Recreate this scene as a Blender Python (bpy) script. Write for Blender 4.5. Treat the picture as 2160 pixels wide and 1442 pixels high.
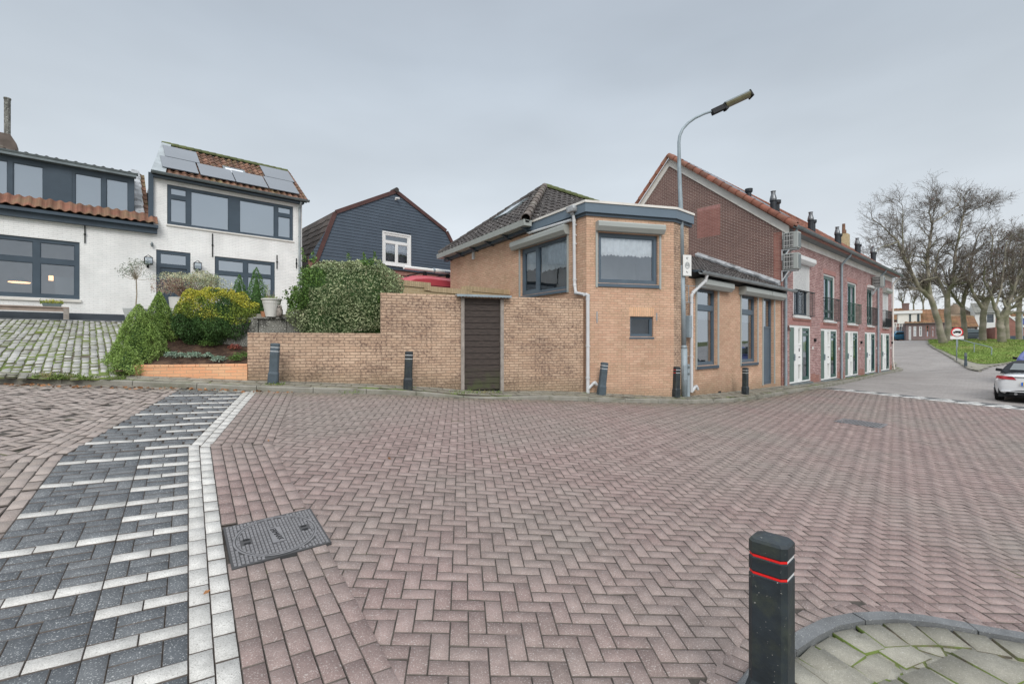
import bpy, bmesh, math, random
import numpy as np
from mathutils import Vector, Matrix
random.seed(7); RNG = np.random.default_rng(7)
for _o in list(bpy.data.objects): bpy.data.objects.remove(_o)
SC = bpy.context.scene; COL = SC.collection
R = math.radians
# ------------------------------------------------------------------ camera
EYE = 1.84                       # eye height above the road at the photographer's feet
cam = bpy.data.cameras.new('camera'); cam.sensor_width = 36.0; cam.lens = 36.0*1000/2160
cam.clip_start = 0.05; cam.clip_end = 1500
camo = bpy.data.objects.new('camera', cam); COL.objects.link(camo)
camo.location = (0, 0, EYE); camo.rotation_euler = (R(90), 0, 0)
SC.camera = camo
# ------------------------------------------------------------------ light
SC.view_settings.view_transform = 'Standard'; SC.view_settings.look = 'None'
SC.view_settings.exposure = 0.35; SC.view_settings.gamma = 1.0
W = bpy.data.worlds.new('World'); SC.world = W; W.use_nodes = True
nt = W.node_tree; nt.nodes.clear()
def nd(t, kind, **kw):
    n = t.nodes.new(kind)
    for k, v in kw.items():
        if k.startswith('_'): n.inputs[k[1:].replace('_', ' ')].default_value = v
        else: setattr(n, k, v)
    return n
SUN_EL, SUN_AZ = R(36), R(5)   # high, behind the camera a little to the left
sky = nd(nt, 'ShaderNodeTexSky', sky_type='NISHITA', sun_disc=False, sun_elevation=SUN_EL, sun_rotation=math.pi+SUN_AZ,
         air_density=1.0, dust_density=4.0, ozone_density=1.0)
tc = nd(nt, 'ShaderNodeTexCoord'); sep = nd(nt, 'ShaderNodeSeparateXYZ')
nt.links.new(tc.outputs['Generated'], sep.inputs[0])
ramp = nd(nt, 'ShaderNodeValToRGB'); cr = ramp.color_ramp
stops = [(0.0, (6.3, 6.5, 6.7)), (0.10, (5.9, 6.2, 6.5)), (0.30, (4.85, 5.3, 5.7)), (0.50, (3.75, 4.2, 4.7)), (0.62, (3.4, 3.8, 4.3)), (0.82, (11.6, 12.1, 12.7)), (1.0, (16, 16.4, 17))]
cr.elements[0].position = 0; cr.elements[0].color = (*[c/20 for c in stops[0][1]], 1)
cr.elements[1].position = 1; cr.elements[1].color = (*[c/20 for c in stops[-1][1]], 1)
for p, c in stops[1:-1]:
    e = cr.elements.new(p); e.color = (*[x/20 for x in c], 1)
nt.links.new(sep.outputs['Z'], ramp.inputs[0])
mp = nd(nt, 'ShaderNodeMapping'); mp.inputs['Scale'].default_value = (1.2, 1.2, 3.6)
nt.links.new(tc.outputs['Generated'], mp.inputs[0])
nz = nd(nt, 'ShaderNodeTexNoise', _Scale=1.7, _Detail=4.0, _Roughness=0.45); nt.links.new(mp.outputs[0], nz.inputs['Vector'])
mr = nd(nt, 'ShaderNodeMapRange', _From_Min=0.3, _From_Max=0.7, _To_Min=20.4, _To_Max=24.6)
nt.links.new(nz.outputs[0], mr.inputs[0])
vm = nd(nt, 'ShaderNodeVectorMath', operation='SCALE')
nt.links.new(ramp.outputs[0], vm.inputs[0]); nt.links.new(mr.outputs[0], vm.inputs['Scale'])
mx = nd(nt, 'ShaderNodeMix', data_type='RGBA'); mx.inputs[0].default_value = 0.9
nt.links.new(sky.outputs[0], mx.inputs[6]); nt.links.new(vm.outputs[0], mx.inputs[7])
bg = nd(nt, 'ShaderNodeBackground', _Strength=0.1); wo = nd(nt, 'ShaderNodeOutputWorld')
nt.links.new(mx.outputs[2], bg.inputs[0]); nt.links.new(bg.outputs[0], wo.inputs[0])
sl = bpy.data.lights.new('sun', 'SUN'); sl.energy = 1.5; sl.angle = R(28); sl.color = (1, .965, .92)
so = bpy.data.objects.new('sun', sl); COL.objects.link(so); so.location = (0, 0, 40)
so.rotation_euler = (R(90)-SUN_EL, 0, SUN_AZ)
# ------------------------------------------------------------------ pixel <-> world helpers (photo is 2160 x 1442)
def rx(px): return (px-1080)/1000.0
def ry(py): return (721-py)/1000.0
CTRL = [(-9,4),(-9,8),(-5,2),(-5,6),(-3,9),(0,1),(0,5),(0,9),(4,3),(4,8),(0,11),(6,12),(2,11.6),(-14,7),(7,3)]
CTRL = [(x, y, -.088*x+.054*y) for x, y in CTRL] + [(-5.2,9.0,.93),(10.5,17,.06),(25.5,30.4,-.02),(17,16,-.13),(9,5,-.42),(16,8,-.42),(26.6,27,.25),
  (28,33,.40),(31.5,38,1.05),(36,43,1.6),(40,47,1.85),(60,70,2.0),(63,78,2.05),(44,42,1.85),(50,46,1.9),(32,30,.5),(38,32,.75),(45,30,.65),(70,50,2),(24,18,.0),(16,22,-.05)]
CP = np.array(CTRL)
def _U(r2): return np.where(r2 > 0, r2*np.log(np.maximum(r2, 1e-12)), 0)
_n = len(CP); _d = ((CP[:, None, :2]-CP[None, :, :2])**2).sum(-1)
_A = np.zeros((_n+3, _n+3)); _A[:_n, :_n] = _U(_d)+np.eye(_n)*1.0; _A[:_n, _n] = 1; _A[:_n, _n+1:] = CP[:, :2]
_A[_n, :_n] = 1; _A[_n+1:, :_n] = CP[:, :2].T
_w = np.linalg.solve(_A, np.concatenate([CP[:, 2], [0, 0, 0]]))
def G(x, y):
    x = np.clip(np.asarray(x, float), -15, 75); y = np.clip(np.asarray(y, float), -1, 85)
    s = x.shape; x = x.ravel(); y = y.ravel(); out = np.empty(len(x))
    for i in range(0, len(x), 50000):
        a, b = x[i:i+50000], y[i:i+50000]
        d = (a[:, None]-CP[None, :, 0])**2+(b[:, None]-CP[None, :, 1])**2
        out[i:i+50000] = _U(d)@_w[:_n]+_w[_n]+_w[_n+1]*a+_w[_n+2]*b
    return np.clip(out, -1.2, 2.3).reshape(s)
def g1(x, y): return float(G([x], [y])[0])
def pg(px, py, up=0.0):
    """where the sight line of a photo point meets the ground"""
    r, v = rx(px), ry(py); ds = np.concatenate([np.arange(.6, 30, .05), np.arange(30, 90, .2)])
    f = EYE+v*ds-(G(r*ds, ds)+up)
    i = int(np.argmax(f <= 0)); i = max(i, 1)
    if not (f <= 0).any(): i = len(ds)-1
    t = f[i-1]/(f[i-1]-f[i]) if f[i-1] != f[i] else 0
    d = ds[i-1]+t*(ds[i]-ds[i-1]); return (r*d, d)
# ------------------------------------------------------------------ materials
def newmat(name):
    m = bpy.data.materials.new(name); m.use_nodes = True; t = m.node_tree
    b = t.nodes['Principled BSDF']; return m, t, b
def sp(b, v):
    k = 'Specular IOR Level' if 'Specular IOR Level' in b.inputs else 'Specular'
    b.inputs[k].default_value = v
def c4(c): return (*c, 1)
def mixc(t, fac, a, b, blend='MIX'):
    n = t.nodes.new('ShaderNodeMix'); n.data_type = 'RGBA'; n.blend_type = blend
    for i, v in ((0, fac), (6, a), (7, b)):
        if hasattr(v, 'links') or hasattr(v, 'is_linked'): t.links.new(v, n.inputs[i])
        else: n.inputs[i].default_value = c4(v) if isinstance(v, tuple) and len(v) == 3 else v
    return n.outputs[2]
def math1(t, op, a, b=None, clamp=False):
    n = t.nodes.new('ShaderNodeMath'); n.operation = op; n.use_clamp = clamp
    for i, v in enumerate((a, b)):
        if v is None: continue
        if hasattr(v, 'is_linked'): t.links.new(v, n.inputs[i])
        else: n.inputs[i].default_value = v
    return n.outputs[0]
def noise(t, vec, scale, detail=3, rough=.55):
    n = nd(t, 'ShaderNodeTexNoise', _Scale=scale, _Detail=detail, _Roughness=rough)
    if vec is not None: t.links.new(vec, n.inputs['Vector'])
    return n.outputs[0]
def rampf(t, f, a, b, c=0.0, d=1.0):
    n = nd(t, 'ShaderNodeMapRange', _From_Min=a, _From_Max=b, _To_Min=c, _To_Max=d); t.links.new(f, n.inputs[0]); return n.outputs[0]
def bump(t, b, h, strength=.3, dist=.01):
    n = nd(t, 'ShaderNodeBump', _Strength=strength, _Distance=dist); t.links.new(h, n.inputs['Height']); t.links.new(n.outputs[0], b.inputs['Normal'])
def scale3(c, k): return tuple(x*k for x in c)
def pmat(name, col, var=.12, scale=6, rough=.6, bs=None, bst=.25, spec=.35, metal=0, col2=None, lo=.42, hi=.62, island=0, speck=None):
    m, t, b = newmat(name); tcn = nd(t, 'ShaderNodeTexCoord'); v = tcn.outputs['Object']
    f = noise(t, v, scale, 4)
    c = mixc(t, rampf(t, f, .3, .7), scale3(col, 1-var), scale3(col, 1+var))
    if col2: c = mixc(t, rampf(t, noise(t, v, scale*.6, 5, .65), lo, hi), c, col2)
    if island:
        gm = nd(t, 'ShaderNodeNewGeometry')
        k = rampf(t, gm.outputs['Random Per Island'], 0, 1, 1-island, 1+island)
        vmn = nd(t, 'ShaderNodeVectorMath', operation='SCALE'); t.links.new(c, vmn.inputs[0]); t.links.new(k, vmn.inputs['Scale']); c = vmn.outputs[0]
    if speck: c = mixc(t, rampf(t, noise(t, v, speck[0], 2, .6), speck[1], speck[1]+.04), c, speck[2])
    t.links.new(c, b.inputs['Base Color']) if hasattr(c, 'is_linked') else None
    b.inputs['Roughness'].default_value = rough; b.inputs['Metallic'].default_value = metal; sp(b, spec)
    if bs: bump(t, b, noise(t, v, bs, 3), bst, .01)
    return m
def brickmat(name, c1, c2, mortar, bw=.22, bh=.0625, ms=.006, bst=.5, dirt=None, rough=.85, vert=False, bias=0.0, foot=None, flat=False):
    m, t, b = newmat(name); tcn = nd(t, 'ShaderNodeTexCoord'); s = nd(t, 'ShaderNodeSeparateXYZ'); t.links.new(tcn.outputs['Object'], s.inputs[0])
    u = math1(t, 'ADD', s.outputs[0], s.outputs[1]) if not flat else s.outputs[0]
    cb = nd(t, 'ShaderNodeCombineXYZ')
    w = s.outputs[2] if not flat else s.outputs[1]
    if vert: t.links.new(w, cb.inputs[0]); t.links.new(u, cb.inputs[1])
    else: t.links.new(u, cb.inputs[0]); t.links.new(w, cb.inputs[1])
    # a little irregularity in the courses
    wob = nd(t, 'ShaderNodeTexNoise', _Scale=3.0, _Detail=2.0); t.links.new(tcn.outputs['Object'], wob.inputs['Vector'])
    ws = nd(t, 'ShaderNodeVectorMath', operation='SCALE'); ws.inputs['Scale'].default_value = .012; t.links.new(wob.outputs['Color'], ws.inputs[0])
    wa = nd(t, 'ShaderNodeVectorMath', operation='ADD'); t.links.new(cb.outputs[0], wa.inputs[0]); t.links.new(ws.outputs[0], wa.inputs[1])
    bt = nd(t, 'ShaderNodeTexBrick', _Scale=1.0, _Mortar_Size=ms, _Mortar_Smooth=.25, _Bias=bias); bt.inputs['Brick Width'].default_value = bw; bt.inputs['Row Height'].default_value = bh
    t.links.new(wa.outputs[0], bt.inputs['Vector'])
    bt.inputs['Color1'].default_value = c4(c1); bt.inputs['Color2'].default_value = c4(c2); bt.inputs['Mortar'].default_value = c4(mortar)
    c = bt.outputs[0]
    v = tcn.outputs['Object']
    big = noise(t, v, .9, 5, .6)
    c = mixc(t, .55, c, mixc(t, rampf(t, big, .3, .7), scale3((1, 1, 1), .72), scale3((1, 1, 1), 1.22)), 'MULTIPLY')
    fine = noise(t, v, 60, 3, .7)
    c = mixc(t, .5, c, mixc(t, rampf(t, fine, .25, .75), (.75, .75, .75), (1.25, 1.25, 1.25)), 'MULTIPLY')
    if dirt:
        dc, lo, hi, sc_ = dirt
        mpn = nd(t, 'ShaderNodeMapping'); mpn.inputs['Scale'].default_value = (1, 1, 1.7); t.links.new(v, mpn.inputs[0])
        n1 = noise(t, mpn.outputs[0], sc_, 8, .72)
        n2 = noise(t, v, 17, 6, .75); sp_m = math1(t, 'MULTIPLY', rampf(t, n1, lo-.10, hi-.02, 0, 1), rampf(t, n2, .46, .58, 0, .95)); c = mixc(t, sp_m, c, dc); c = mixc(t, rampf(t, n1, lo, hi+.04, 0, .35), c, dc)
    if foot:      # mottled brown band, stronger towards the foot of the wall (k0 + kx*x is the ground line)
        gl = math1(t, 'ADD', math1(t, 'MULTIPLY', s.outputs[0], foot[1]), foot[0]); hh = math1(t, 'SUBTRACT', s.outputs[2], gl); wv = math1(t, 'MULTIPLY', noise(t, v, 2.3, 5, .7), .55); m_ = math1(t, 'MULTIPLY', rampf(t, math1(t, 'SUBTRACT', hh, wv), .12, -.30, 0, .75), rampf(t, noise(t, v, 26, 5, .75), .36, .60, .25, 1))
        c = mixc(t, m_, c, (.17, .135, .085))
    t.links.new(c, b.inputs['Base Color']); b.inputs['Roughness'].default_value = rough; sp(b, .2)
    h = math1(t, 'ADD', math1(t, 'MULTIPLY', bt.outputs['Fac'], -1.0), math1(t, 'MULTIPLY', fine, .35))
    bump(t, b, h, bst, .008)
    return m
def glassmat(name, refl=.35, tint=(.75, .8, .84), gl=(.85, .92, 1)):
    m, t, b = newmat(name); t.nodes.remove(b); out = t.nodes['Material Output']
    g = nd(t, 'ShaderNodeBsdfGlossy'); g.inputs['Roughness'].default_value = .02; g.inputs['Color'].default_value = c4(gl)
    tr = nd(t, 'ShaderNodeBsdfTransparent'); tr.inputs[0].default_value = c4(tint)
    lw = nd(t, 'ShaderNodeLayerWeight', _Blend=.35); f = rampf(t, lw.outputs['Fresnel'], 0, 1, refl, 1)
    wn = noise(t, nd(t, 'ShaderNodeTexCoord').outputs['Object'], 1.3, 1); bp = nd(t, 'ShaderNodeBump', _Strength=.05, _Distance=.05); t.links.new(wn, bp.inputs['Height']); t.links.new(bp.outputs[0], g.inputs['Normal'])
    ms = nd(t, 'ShaderNodeMixShader'); t.links.new(f, ms.inputs[0]); t.links.new(tr.outputs[0], ms.inputs[1]); t.links.new(g.outputs[0], ms.inputs[2]); t.links.new(ms.outputs[0], out.inputs[0])
    return m
def emit(name, col, st):
    m, t, b = newmat(name); b.inputs['Emission Color'].default_value = c4(col); b.inputs['Emission Strength'].default_value = st; b.inputs['Base Color'].default_value = c4(col); return m
# ------------------------------------------------------------------ mesh helpers
class MB:
    def __init__(s): s.v = []; s.f = []; s.m = []
    def add(s, vs, fs, mi=0):
        o = len(s.v); s.v += [tuple(p) for p in vs]; s.f += [tuple(i+o for i in f) for f in fs]; s.m += [mi]*len(fs); return s
    def box(s, x0, x1, y0, y1, z0, z1, mi=0):
        return s.add([(x0,y0,z0),(x1,y0,z0),(x1,y1,z0),(x0,y1,z0),(x0,y0,z1),(x1,y0,z1),(x1,y1,z1),(x0,y1,z1)],
              [(0,3,2,1),(4,5,6,7),(0,1,5,4),(1,2,6,5),(2,3,7,6),(3,0,4,7)], mi)
    def hexa(s, b, t, mi=0):
        return s.add(list(b)+list(t), [(0,3,2,1),(4,5,6,7),(0,1,5,4),(1,2,6,5),(2,3,7,6),(3,0,4,7)], mi)
    def poly(s, pts, mi=0): return s.add(pts, [tuple(range(len(pts)))], mi)
    def prism(s, pts, off, mi=0):
        """closed prism: polygon pts swept by vector off"""
        n = len(pts); q = [tuple(a+b for a, b in zip(p, off)) for p in pts]
        return s.add(list(pts)+q, [tuple(range(n))[::-1], tuple(range(n, 2*n))]+[(i, (i+1) % n, n+(i+1) % n, n+i) for i in range(n)], mi)
    def tube(s, pts, r, seg=8, cap=True, mi=0):
        pts = [Vector(p) for p in pts]; n = len(pts); rr = r if isinstance(r, (list, tuple)) else [r]*n; vs = []
        up = None
        for i, p in enumerate(pts):
            t = (pts[min(i+1, n-1)]-pts[max(i-1, 0)])
            t = t.normalized() if t.length > 1e-9 else Vector((0, 0, 1))
            if up is None:
                a = Vector((0, 0, 1)) if abs(t.z) < .9 else Vector((1, 0, 0)); up = t.cross(a).normalized()
            else:
                up = (up-t*up.dot(t)); up = up.normalized() if up.length > 1e-6 else t.orthogonal().normalized()
            w = t.cross(up)
            k = 1.0
            for j in range(seg):
                an = 2*math.pi*j/seg; vs.append(tuple(p+(up*math.cos(an)+w*math.sin(an))*rr[i]*k))
        fs = [(i*seg+j, i*seg+(j+1) % seg, (i+1)*seg+(j+1) % seg, (i+1)*seg+j) for i in range(n-1) for j in range(seg)]
        if cap: fs += [tuple(range(seg))[::-1], tuple(range((n-1)*seg, n*seg))]
        return s.add(vs, fs, mi)
    def lathe(s, prof, cx=0, cy=0, seg=20, mi=0, cap=True):
        vs = [(cx+r*math.cos(2*math.pi*j/seg), cy+r*math.sin(2*math.pi*j/seg), z) for r, z in prof for j in range(seg)]
        n = len(prof); fs = [(i*seg+j, i*seg+(j+1) % seg, (i+1)*seg+(j+1) % seg, (i+1)*seg+j) for i in range(n-1) for j in range(seg)]
        if cap: fs += [tuple(range(seg))[::-1], tuple(range((n-1)*seg, n*seg))]
        return s.add(vs, fs, mi)
    def slab(s, outline, holes, y0=0.0, depth=.12, mi=0, sides=True):
        """front sheet at y0 of a convex outline [(x,z)...ccw] with rectangular holes; reveals go back by depth"""
        xs = sorted({p[0] for p in outline}|{h[0] for h in holes}|{h[1] for h in holes})
        zs = sorted({p[1] for p in outline}|{h[2] for h in holes}|{h[3] for h in holes})
        def clip(poly):
            n = len(outline)
            for i in range(n):
                a, b = outline[i], outline[(i+1) % n]; out = []
                def sd(p): return (b[0]-a[0])*(p[1]-a[1])-(b[1]-a[1])*(p[0]-a[0])
                for j in range(len(poly)):
                    p, q = poly[j], poly[(j+1) % len(poly)]; dp, dq = sd(p), sd(q)
                    if dp >= -1e-9: out.append(p)
                    if dp*dq < -1e-14:
                        k = dp/(dp-dq); out.append((p[0]+k*(q[0]-p[0]), p[1]+k*(q[1]-p[1])))
                poly = out
                if len(poly) < 3: return []
            return poly
        for i in range(len(xs)-1):
            for j in range(len(zs)-1):
                a, b, c, d = xs[i], xs[i+1], zs[j], zs[j+1]
                if b-a < 1e-6 or d-c < 1e-6: continue
                mx_, mz = (a+b)/2, (c+d)/2
                if any(h[0] < mx_ < h[1] and h[2] < mz < h[3] for h in holes): continue
                q = clip([(a, c), (b, c), (b, d), (a, d)])
                if q: s.poly([(x, y0, z) for x, z in q], mi)
        for a, b, c, d in holes:
            y1 = y0+depth
            s.poly([(a,y0,c),(a,y1,c),(b,y1,c),(b,y0,c)], mi); s.poly([(a,y0,d),(b,y0,d),(b,y1,d),(a,y1,d)], mi)
            s.poly([(a,y0,c),(a,y0,d),(a,y1,d),(a,y1,c)], mi); s.poly([(b,y0,c),(b,y1,c),(b,y1,d),(b,y0,d)], mi)
        if sides:
            n = len(outline)
            for i in range(n):
                a, b = outline[i], outline[(i+1) % n]
                s.poly([(a[0],y0,a[1]),(a[0],y0+depth,a[1]),(b[0],y0+depth,b[1]),(b[0],y0,b[1])], mi)
        return s
def mkobj(name, mb, mats, parent=None, smooth=False, zs=0.0, bevel=0):
    me = bpy.data.meshes.new(name); v = mb.v
    if zs: v = [(a, b, c-zs) for a, b, c in v]
    me.from_pydata(v, [], mb.f)
    mats = mats if isinstance(mats, (list, tuple)) else [mats]
    for m in mats: me.materials.append(m)
    if len(mats) > 1: me.polygons.foreach_set('material_index', mb.m)
    if smooth: me.polygons.foreach_set('use_smooth', [True]*len(me.polygons))
    me.update()
    o = bpy.data.objects.new(name, me); COL.objects.link(o)
    if parent is not None: o.parent = parent
    if bevel:
        bm = o.modifiers.new('bevel', 'BEVEL'); bm.width = bevel; bm.segments = 2; bm.limit_method = 'ANGLE'; bm.angle_limit = R(40)
    return o
def mesh_np(name, V, F, mats, parent=None, smooth=False):
    me = bpy.data.meshes.new(name); V = np.asarray(V, np.float32); F = np.asarray(F, np.int32)
    me.vertices.add(len(V)); me.vertices.foreach_set('co', V.ravel())
    k = F.shape[1]; me.loops.add(F.size); me.loops.foreach_set('vertex_index', F.ravel())
    me.polygons.add(len(F)); me.polygons.foreach_set('loop_start', np.arange(0, F.size, k, dtype=np.int32)); me.polygons.foreach_set('loop_total', np.full(len(F), k, np.int32))
    mats = mats if isinstance(mats, (list, tuple)) else [mats]
    for m in mats: me.materials.append(m)
    if smooth: me.polygons.foreach_set('use_smooth', np.ones(len(F), bool))
    me.update(calc_edges=True)
    o = bpy.data.objects.new(name, me); COL.objects.link(o)
    if parent is not None: o.parent = parent
    return o
def tag(o, label=None, cat=None, group=None, kind=None):
    if label: o['label'] = label
    if cat: o['category'] = cat
    if group: o['group'] = group
    if kind: o['kind'] = kind
    return o
def empty(name, loc, rz=0, label=None, cat=None, group=None, rot=None):
    o = bpy.data.objects.new(name, None); COL.objects.link(o); o.location = loc; o.rotation_euler = rot or (0, 0, rz); o.empty_display_size = .2
    return tag(o, label, cat, group)
def copy_tree(o, parent=None):
    kids = [c for c in bpy.data.objects if c.parent == o]
    c = o.copy(); COL.objects.link(c)
    if parent is not None: c.parent = parent
    for k in kids: copy_tree(k, c)
    return c
class Fac:
    """a vertical plane: O on the plane, d runs left to right as seen from the street; local x along, y into the building, z up"""
    def __init__(s, O, d, zb=0.0):
        n = math.hypot(*d); s.O = O; s.d = (d[0]/n, d[1]/n); s.zb = zb; s.i = (-s.d[1], s.d[0]); s.ang = math.atan2(s.d[1], s.d[0])
    def s(s, px, off=0.0):
        r = rx(px); ox, oy = s.O[0]+s.i[0]*off, s.O[1]+s.i[1]*off
        return (r*oy-ox)/(s.d[0]-r*s.d[1])
    def Y(s, px, off=0.0): return s.O[1]+s.i[1]*off+s.d[1]*s.s(px, off)
    def z(s, px, py, off=0.0): return EYE+ry(py)*s.Y(px, off)
    def w(s, a, off=0.0): return (s.O[0]+s.d[0]*a+s.i[0]*off, s.O[1]+s.d[1]*a+s.i[1]*off)
    def root(s, name, label, cat, group=None): return empty(name, (s.O[0], s.O[1], s.zb), s.ang, label, cat, group)
    def part(s, name, mb, mats, parent, **k): return mkobj(name, mb, mats, parent, zs=s.zb, **k)
# ------------------------------------------------------------------ material library
M = {}
def paver(name, a, b, c, spk, ms=.62):
    """one colour per stone, pale grit in the surface"""
    m, t, bs = newmat(name); gm = nd(t, 'ShaderNodeNewGeometry'); v = nd(t, 'ShaderNodeTexCoord').outputs['Object']
    rd = gm.outputs['Random Per Island']
    rp = nd(t, 'ShaderNodeValToRGB'); rp.color_ramp.elements[0].color = c4(a); rp.color_ramp.elements[1].color = c4(c); e = rp.color_ramp.elements.new(.5); e.color = c4(b)
    t.links.new(rd, rp.inputs[0]); col = rp.outputs[0]
    col = mixc(t, rampf(t, noise(t, v, .35, 4, .6), .42, .66, 0, .6), col, scale3(b, .92) if name != 'paver_red' else (.215, .20, .175))
    col = mixc(t, .75, col, mixc(t, rampf(t, noise(t, v, 9, 5, .7), .3, .7), (.78, .78, .78), (1.2, 1.2, 1.2)), 'MULTIPLY')
    at_ = nd(t, 'ShaderNodeAttribute', attribute_name='grime'); col = mixc(t, math1(t, 'MULTIPLY', at_.outputs['Fac'], rampf(t, noise(t, v, 5, 6, .7), .35, .62, .15, .85)), col, (.15, .14, .085))
    gr = noise(t, v, 170, 2, .8)
    col = mixc(t, .8, col, mixc(t, rampf(t, gr, .3, .7), (.72, .72, .72), (1.3, 1.3, 1.3)), 'MULTIPLY')
    col = mixc(t, rampf(t, noise(t, v, 120, 1, .5), ms, ms+.05, 0, .75), col, spk)
    t.links.new(col, bs.inputs['Base Color']); bs.inputs['Roughness'].default_value = .72; sp(bs, .35)
    bump(t, bs, math1(t, 'ADD', gr, math1(t, 'MULTIPLY', noise(t, v, 30, 3), .7)), .5, .004)
    return m
M['pave_red'] = paver('paver_red', (.212, .152, .140), (.245, .178, .164), (.285, .215, .198), (.42, .38, .36))
M['pave_old'] = paver('paver_old', (.25, .215, .19), (.295, .245, .22), (.35, .30, .27), (.45, .42, .4), .66)
M['pave_dark'] = paver('paver_dark', (.085, .094, .104), (.105, .114, .122), (.135, .143, .15), (.42, .43, .43))
M['pave_dark2'] = paver('paver_dark_far', (.16, .165, .16), (.2, .205, .2), (.24, .24, .235), (.42, .43, .43))
M['pave_white'] = paver('paver_white', (.45, .445, .42), (.52, .51, .485), (.58, .57, .54), (.25, .24, .22), .62)
M['line_white'] = paver('line_white', (.60, .60, .58), (.68, .68, .66), (.75, .75, .73), (.4, .4, .38), .7)
M['tile_grey'] = paver('paver_grey', (.215, .205, .165), (.25, .24, .20), (.285, .275, .23), (.42, .41, .38), .66)
M['sett'] = paver('sett', (.24, .24, .22), (.36, .355, .33), (.47, .465, .44), (.5, .5, .48), .70)
def jointmat(name, c1, c2, moss, lo, hi, sc=.8):
    m, t, b = newmat(name); v = nd(t, 'ShaderNodeTexCoord').outputs['Object']
    c = mixc(t, rampf(t, noise(t, v, 14, 4), .35, .65), c1, c2)
    c = mixc(t, rampf(t, noise(t, v, sc, 6, .7), lo, hi), c, moss)
    t.links.new(c, b.inputs['Base Color']); b.inputs['Roughness'].default_value = .95; bump(t, b, noise(t, v, 80, 4), .6, .01); return m
M['joint'] = jointmat('joint_sand', (.045, .039, .034), (.075, .064, .055), (.085, .10, .035), .60, .72)
M['joint_side'] = jointmat('joint_side', (.085, .072, .063), (.13, .11, .096), (.11, .12, .05), .62, .72)
M['joint_bank'] = jointmat('joint_bank', (.05, .048, .035), (.09, .08, .05), (.15, .19, .04), .44, .56, 1.2)
M['joint_moss'] = jointmat('joint_moss', (.07, .06, .045), (.12, .10, .07), (.13, .18, .04), .44, .55, 1.6)
M['soil'] = pmat('soil', (.055, .036, .028), .5, 8, .95, 30, 1.0, .1, col2=(.10, .065, .045), lo=.5, hi=.6, speck=(90, .63, (.2, .12, .06)))
M['kerb'] = pmat('kerb_stone', (.25, .24, .21), .15, 3, .85, 60, .4, .2, col2=(.15, .15, .11), lo=.45, hi=.7, speck=(140, .64, (.4, .38, .33)))
M['kerb_dark'] = pmat('kerb_tarred', (.14, .147, .152), .2, 6, .85, 90, .6, .25, speck=(140, .64, (.4, .4, .38)))
M['far_road'] = brickmat('far_road_brick', (.24, .225, .215), (.29, .27, .26), (.17, .155, .145), .2, .1, .006, .3, ((.34, .325, .31), .42, .62, .25), flat=True)
M['cobble'] = brickmat('cobble_strip', (.27, .26, .22), (.33, .31, .27), (.13, .14, .08), .3, .3, .015, .4, flat=True)
M['earth'] = pmat('earth', (.10, .11, .05), .3, .4, .95, 10, .5, .1)
M['grass'] = pmat('grass', (.17, .24, .06), .25, .6, .95, 25, .8, .1, col2=(.26, .27, .10), lo=.5, hi=.66)
M['blade'] = pmat('grass_blade', (.17, .25, .065), .3, .7, .9, island=.4, spec=.1, col2=(.25, .26, .10), lo=.52, hi=.66)
M['weed'] = pmat('weed_leaf', (.13, .19, .05), .3, 5, .8, island=.4, spec=.2, col2=(.28, .25, .12), lo=.5, hi=.6)
# masonry
OR_D = ((.20, .15, .10), .62, .78, 1.3)
M['brick_orange'] = brickmat('brick_orange', (.545, .335, .235), (.63, .425, .305), (.33, .235, .175), dirt=((.34, .25, .16), .50, .72, 1.3), ms=.0062, foot=(.50, -.04))
M['brick_orange_c'] = brickmat('brick_orange_c', (.545, .335, .235), (.63, .425, .305), (.33, .235, .175), dirt=((.34, .25, .16), .50, .72, 1.3), ms=.0062, foot=(.16, -.042))
M['brick_sill'] = brickmat('brick_soldier', (.62, .38, .24), (.70, .46, .30), (.42, .31, .21), bw=.22, bh=.0625, vert=True)
M['brick_wall'] = brickmat('brick_weathered', (.53, .365, .26), (.62, .455, .335), (.32, .235, .17), bw=.22, bh=.0625, ms=.009, bst=1.0, foot=(.05, -.06), dirt=((.15, .10, .08), .47, .62, 1.3))
M['brick_new'] = brickmat('brick_new', (.72, .36, .20), (.70, .44, .26), (.50, .33, .21), bias=-.2)
M['brick_yellow'] = brickmat('brick_yellow', (.42, .32, .185), (.50, .39, .235), (.55, .47, .33), dirt=((.22, .16, .09), .6, .75, 1.5))
M['soldier_yellow'] = brickmat('brick_soldier_yellow', (.40, .31, .19), (.50, .39, .25), (.34, .27, .18), bw=.5, bh=.0625, vert=True)
M['brick_brown'] = brickmat('brick_brown', (.125, .068, .062), (.165, .092, .08), (.40, .33, .29), ms=.0085, bst=.5)
M['brick_red'] = brickmat('brick_rowhouse', (.36, .195, .185), (.54, .355, .335), (.20, .155, .15), bh=.072, bw=.24, ms=.013, bst=.8)
M['brick_patch'] = brickmat('brick_patch', (.26, .115, .10), (.31, .145, .125), (.36, .26, .22))
M['brick_darkred'] = brickmat('brick_darkred', (.26, .11, .09), (.34, .16, .13), (.36, .28, .24))
M['lintel'] = brickmat('brick_lintel', (.36, .18, .165), (.42, .22, .20), (.30, .20, .18), vert=True)
M['brick_grey'] = brickmat('brick_greybrown', (.16, .12, .12), (.21, .155, .15), (.28, .24, .22))
M['white_brick'] = brickmat('white_painted_brick', (.82, .83, .82), (.86, .86, .85), (.70, .71, .70), ms=.005, bst=.75, rough=.6)
M['white'] = pmat('white_paint', (.74, .75, .74), .04, 3, .45)
M['cream'] = pmat('cream_render', (.74, .72, .66), .06, 2, .8, 40, .2)
M['brown_render'] = pmat('brown_render', (.40, .31, .23), .08, 2, .9)
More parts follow.
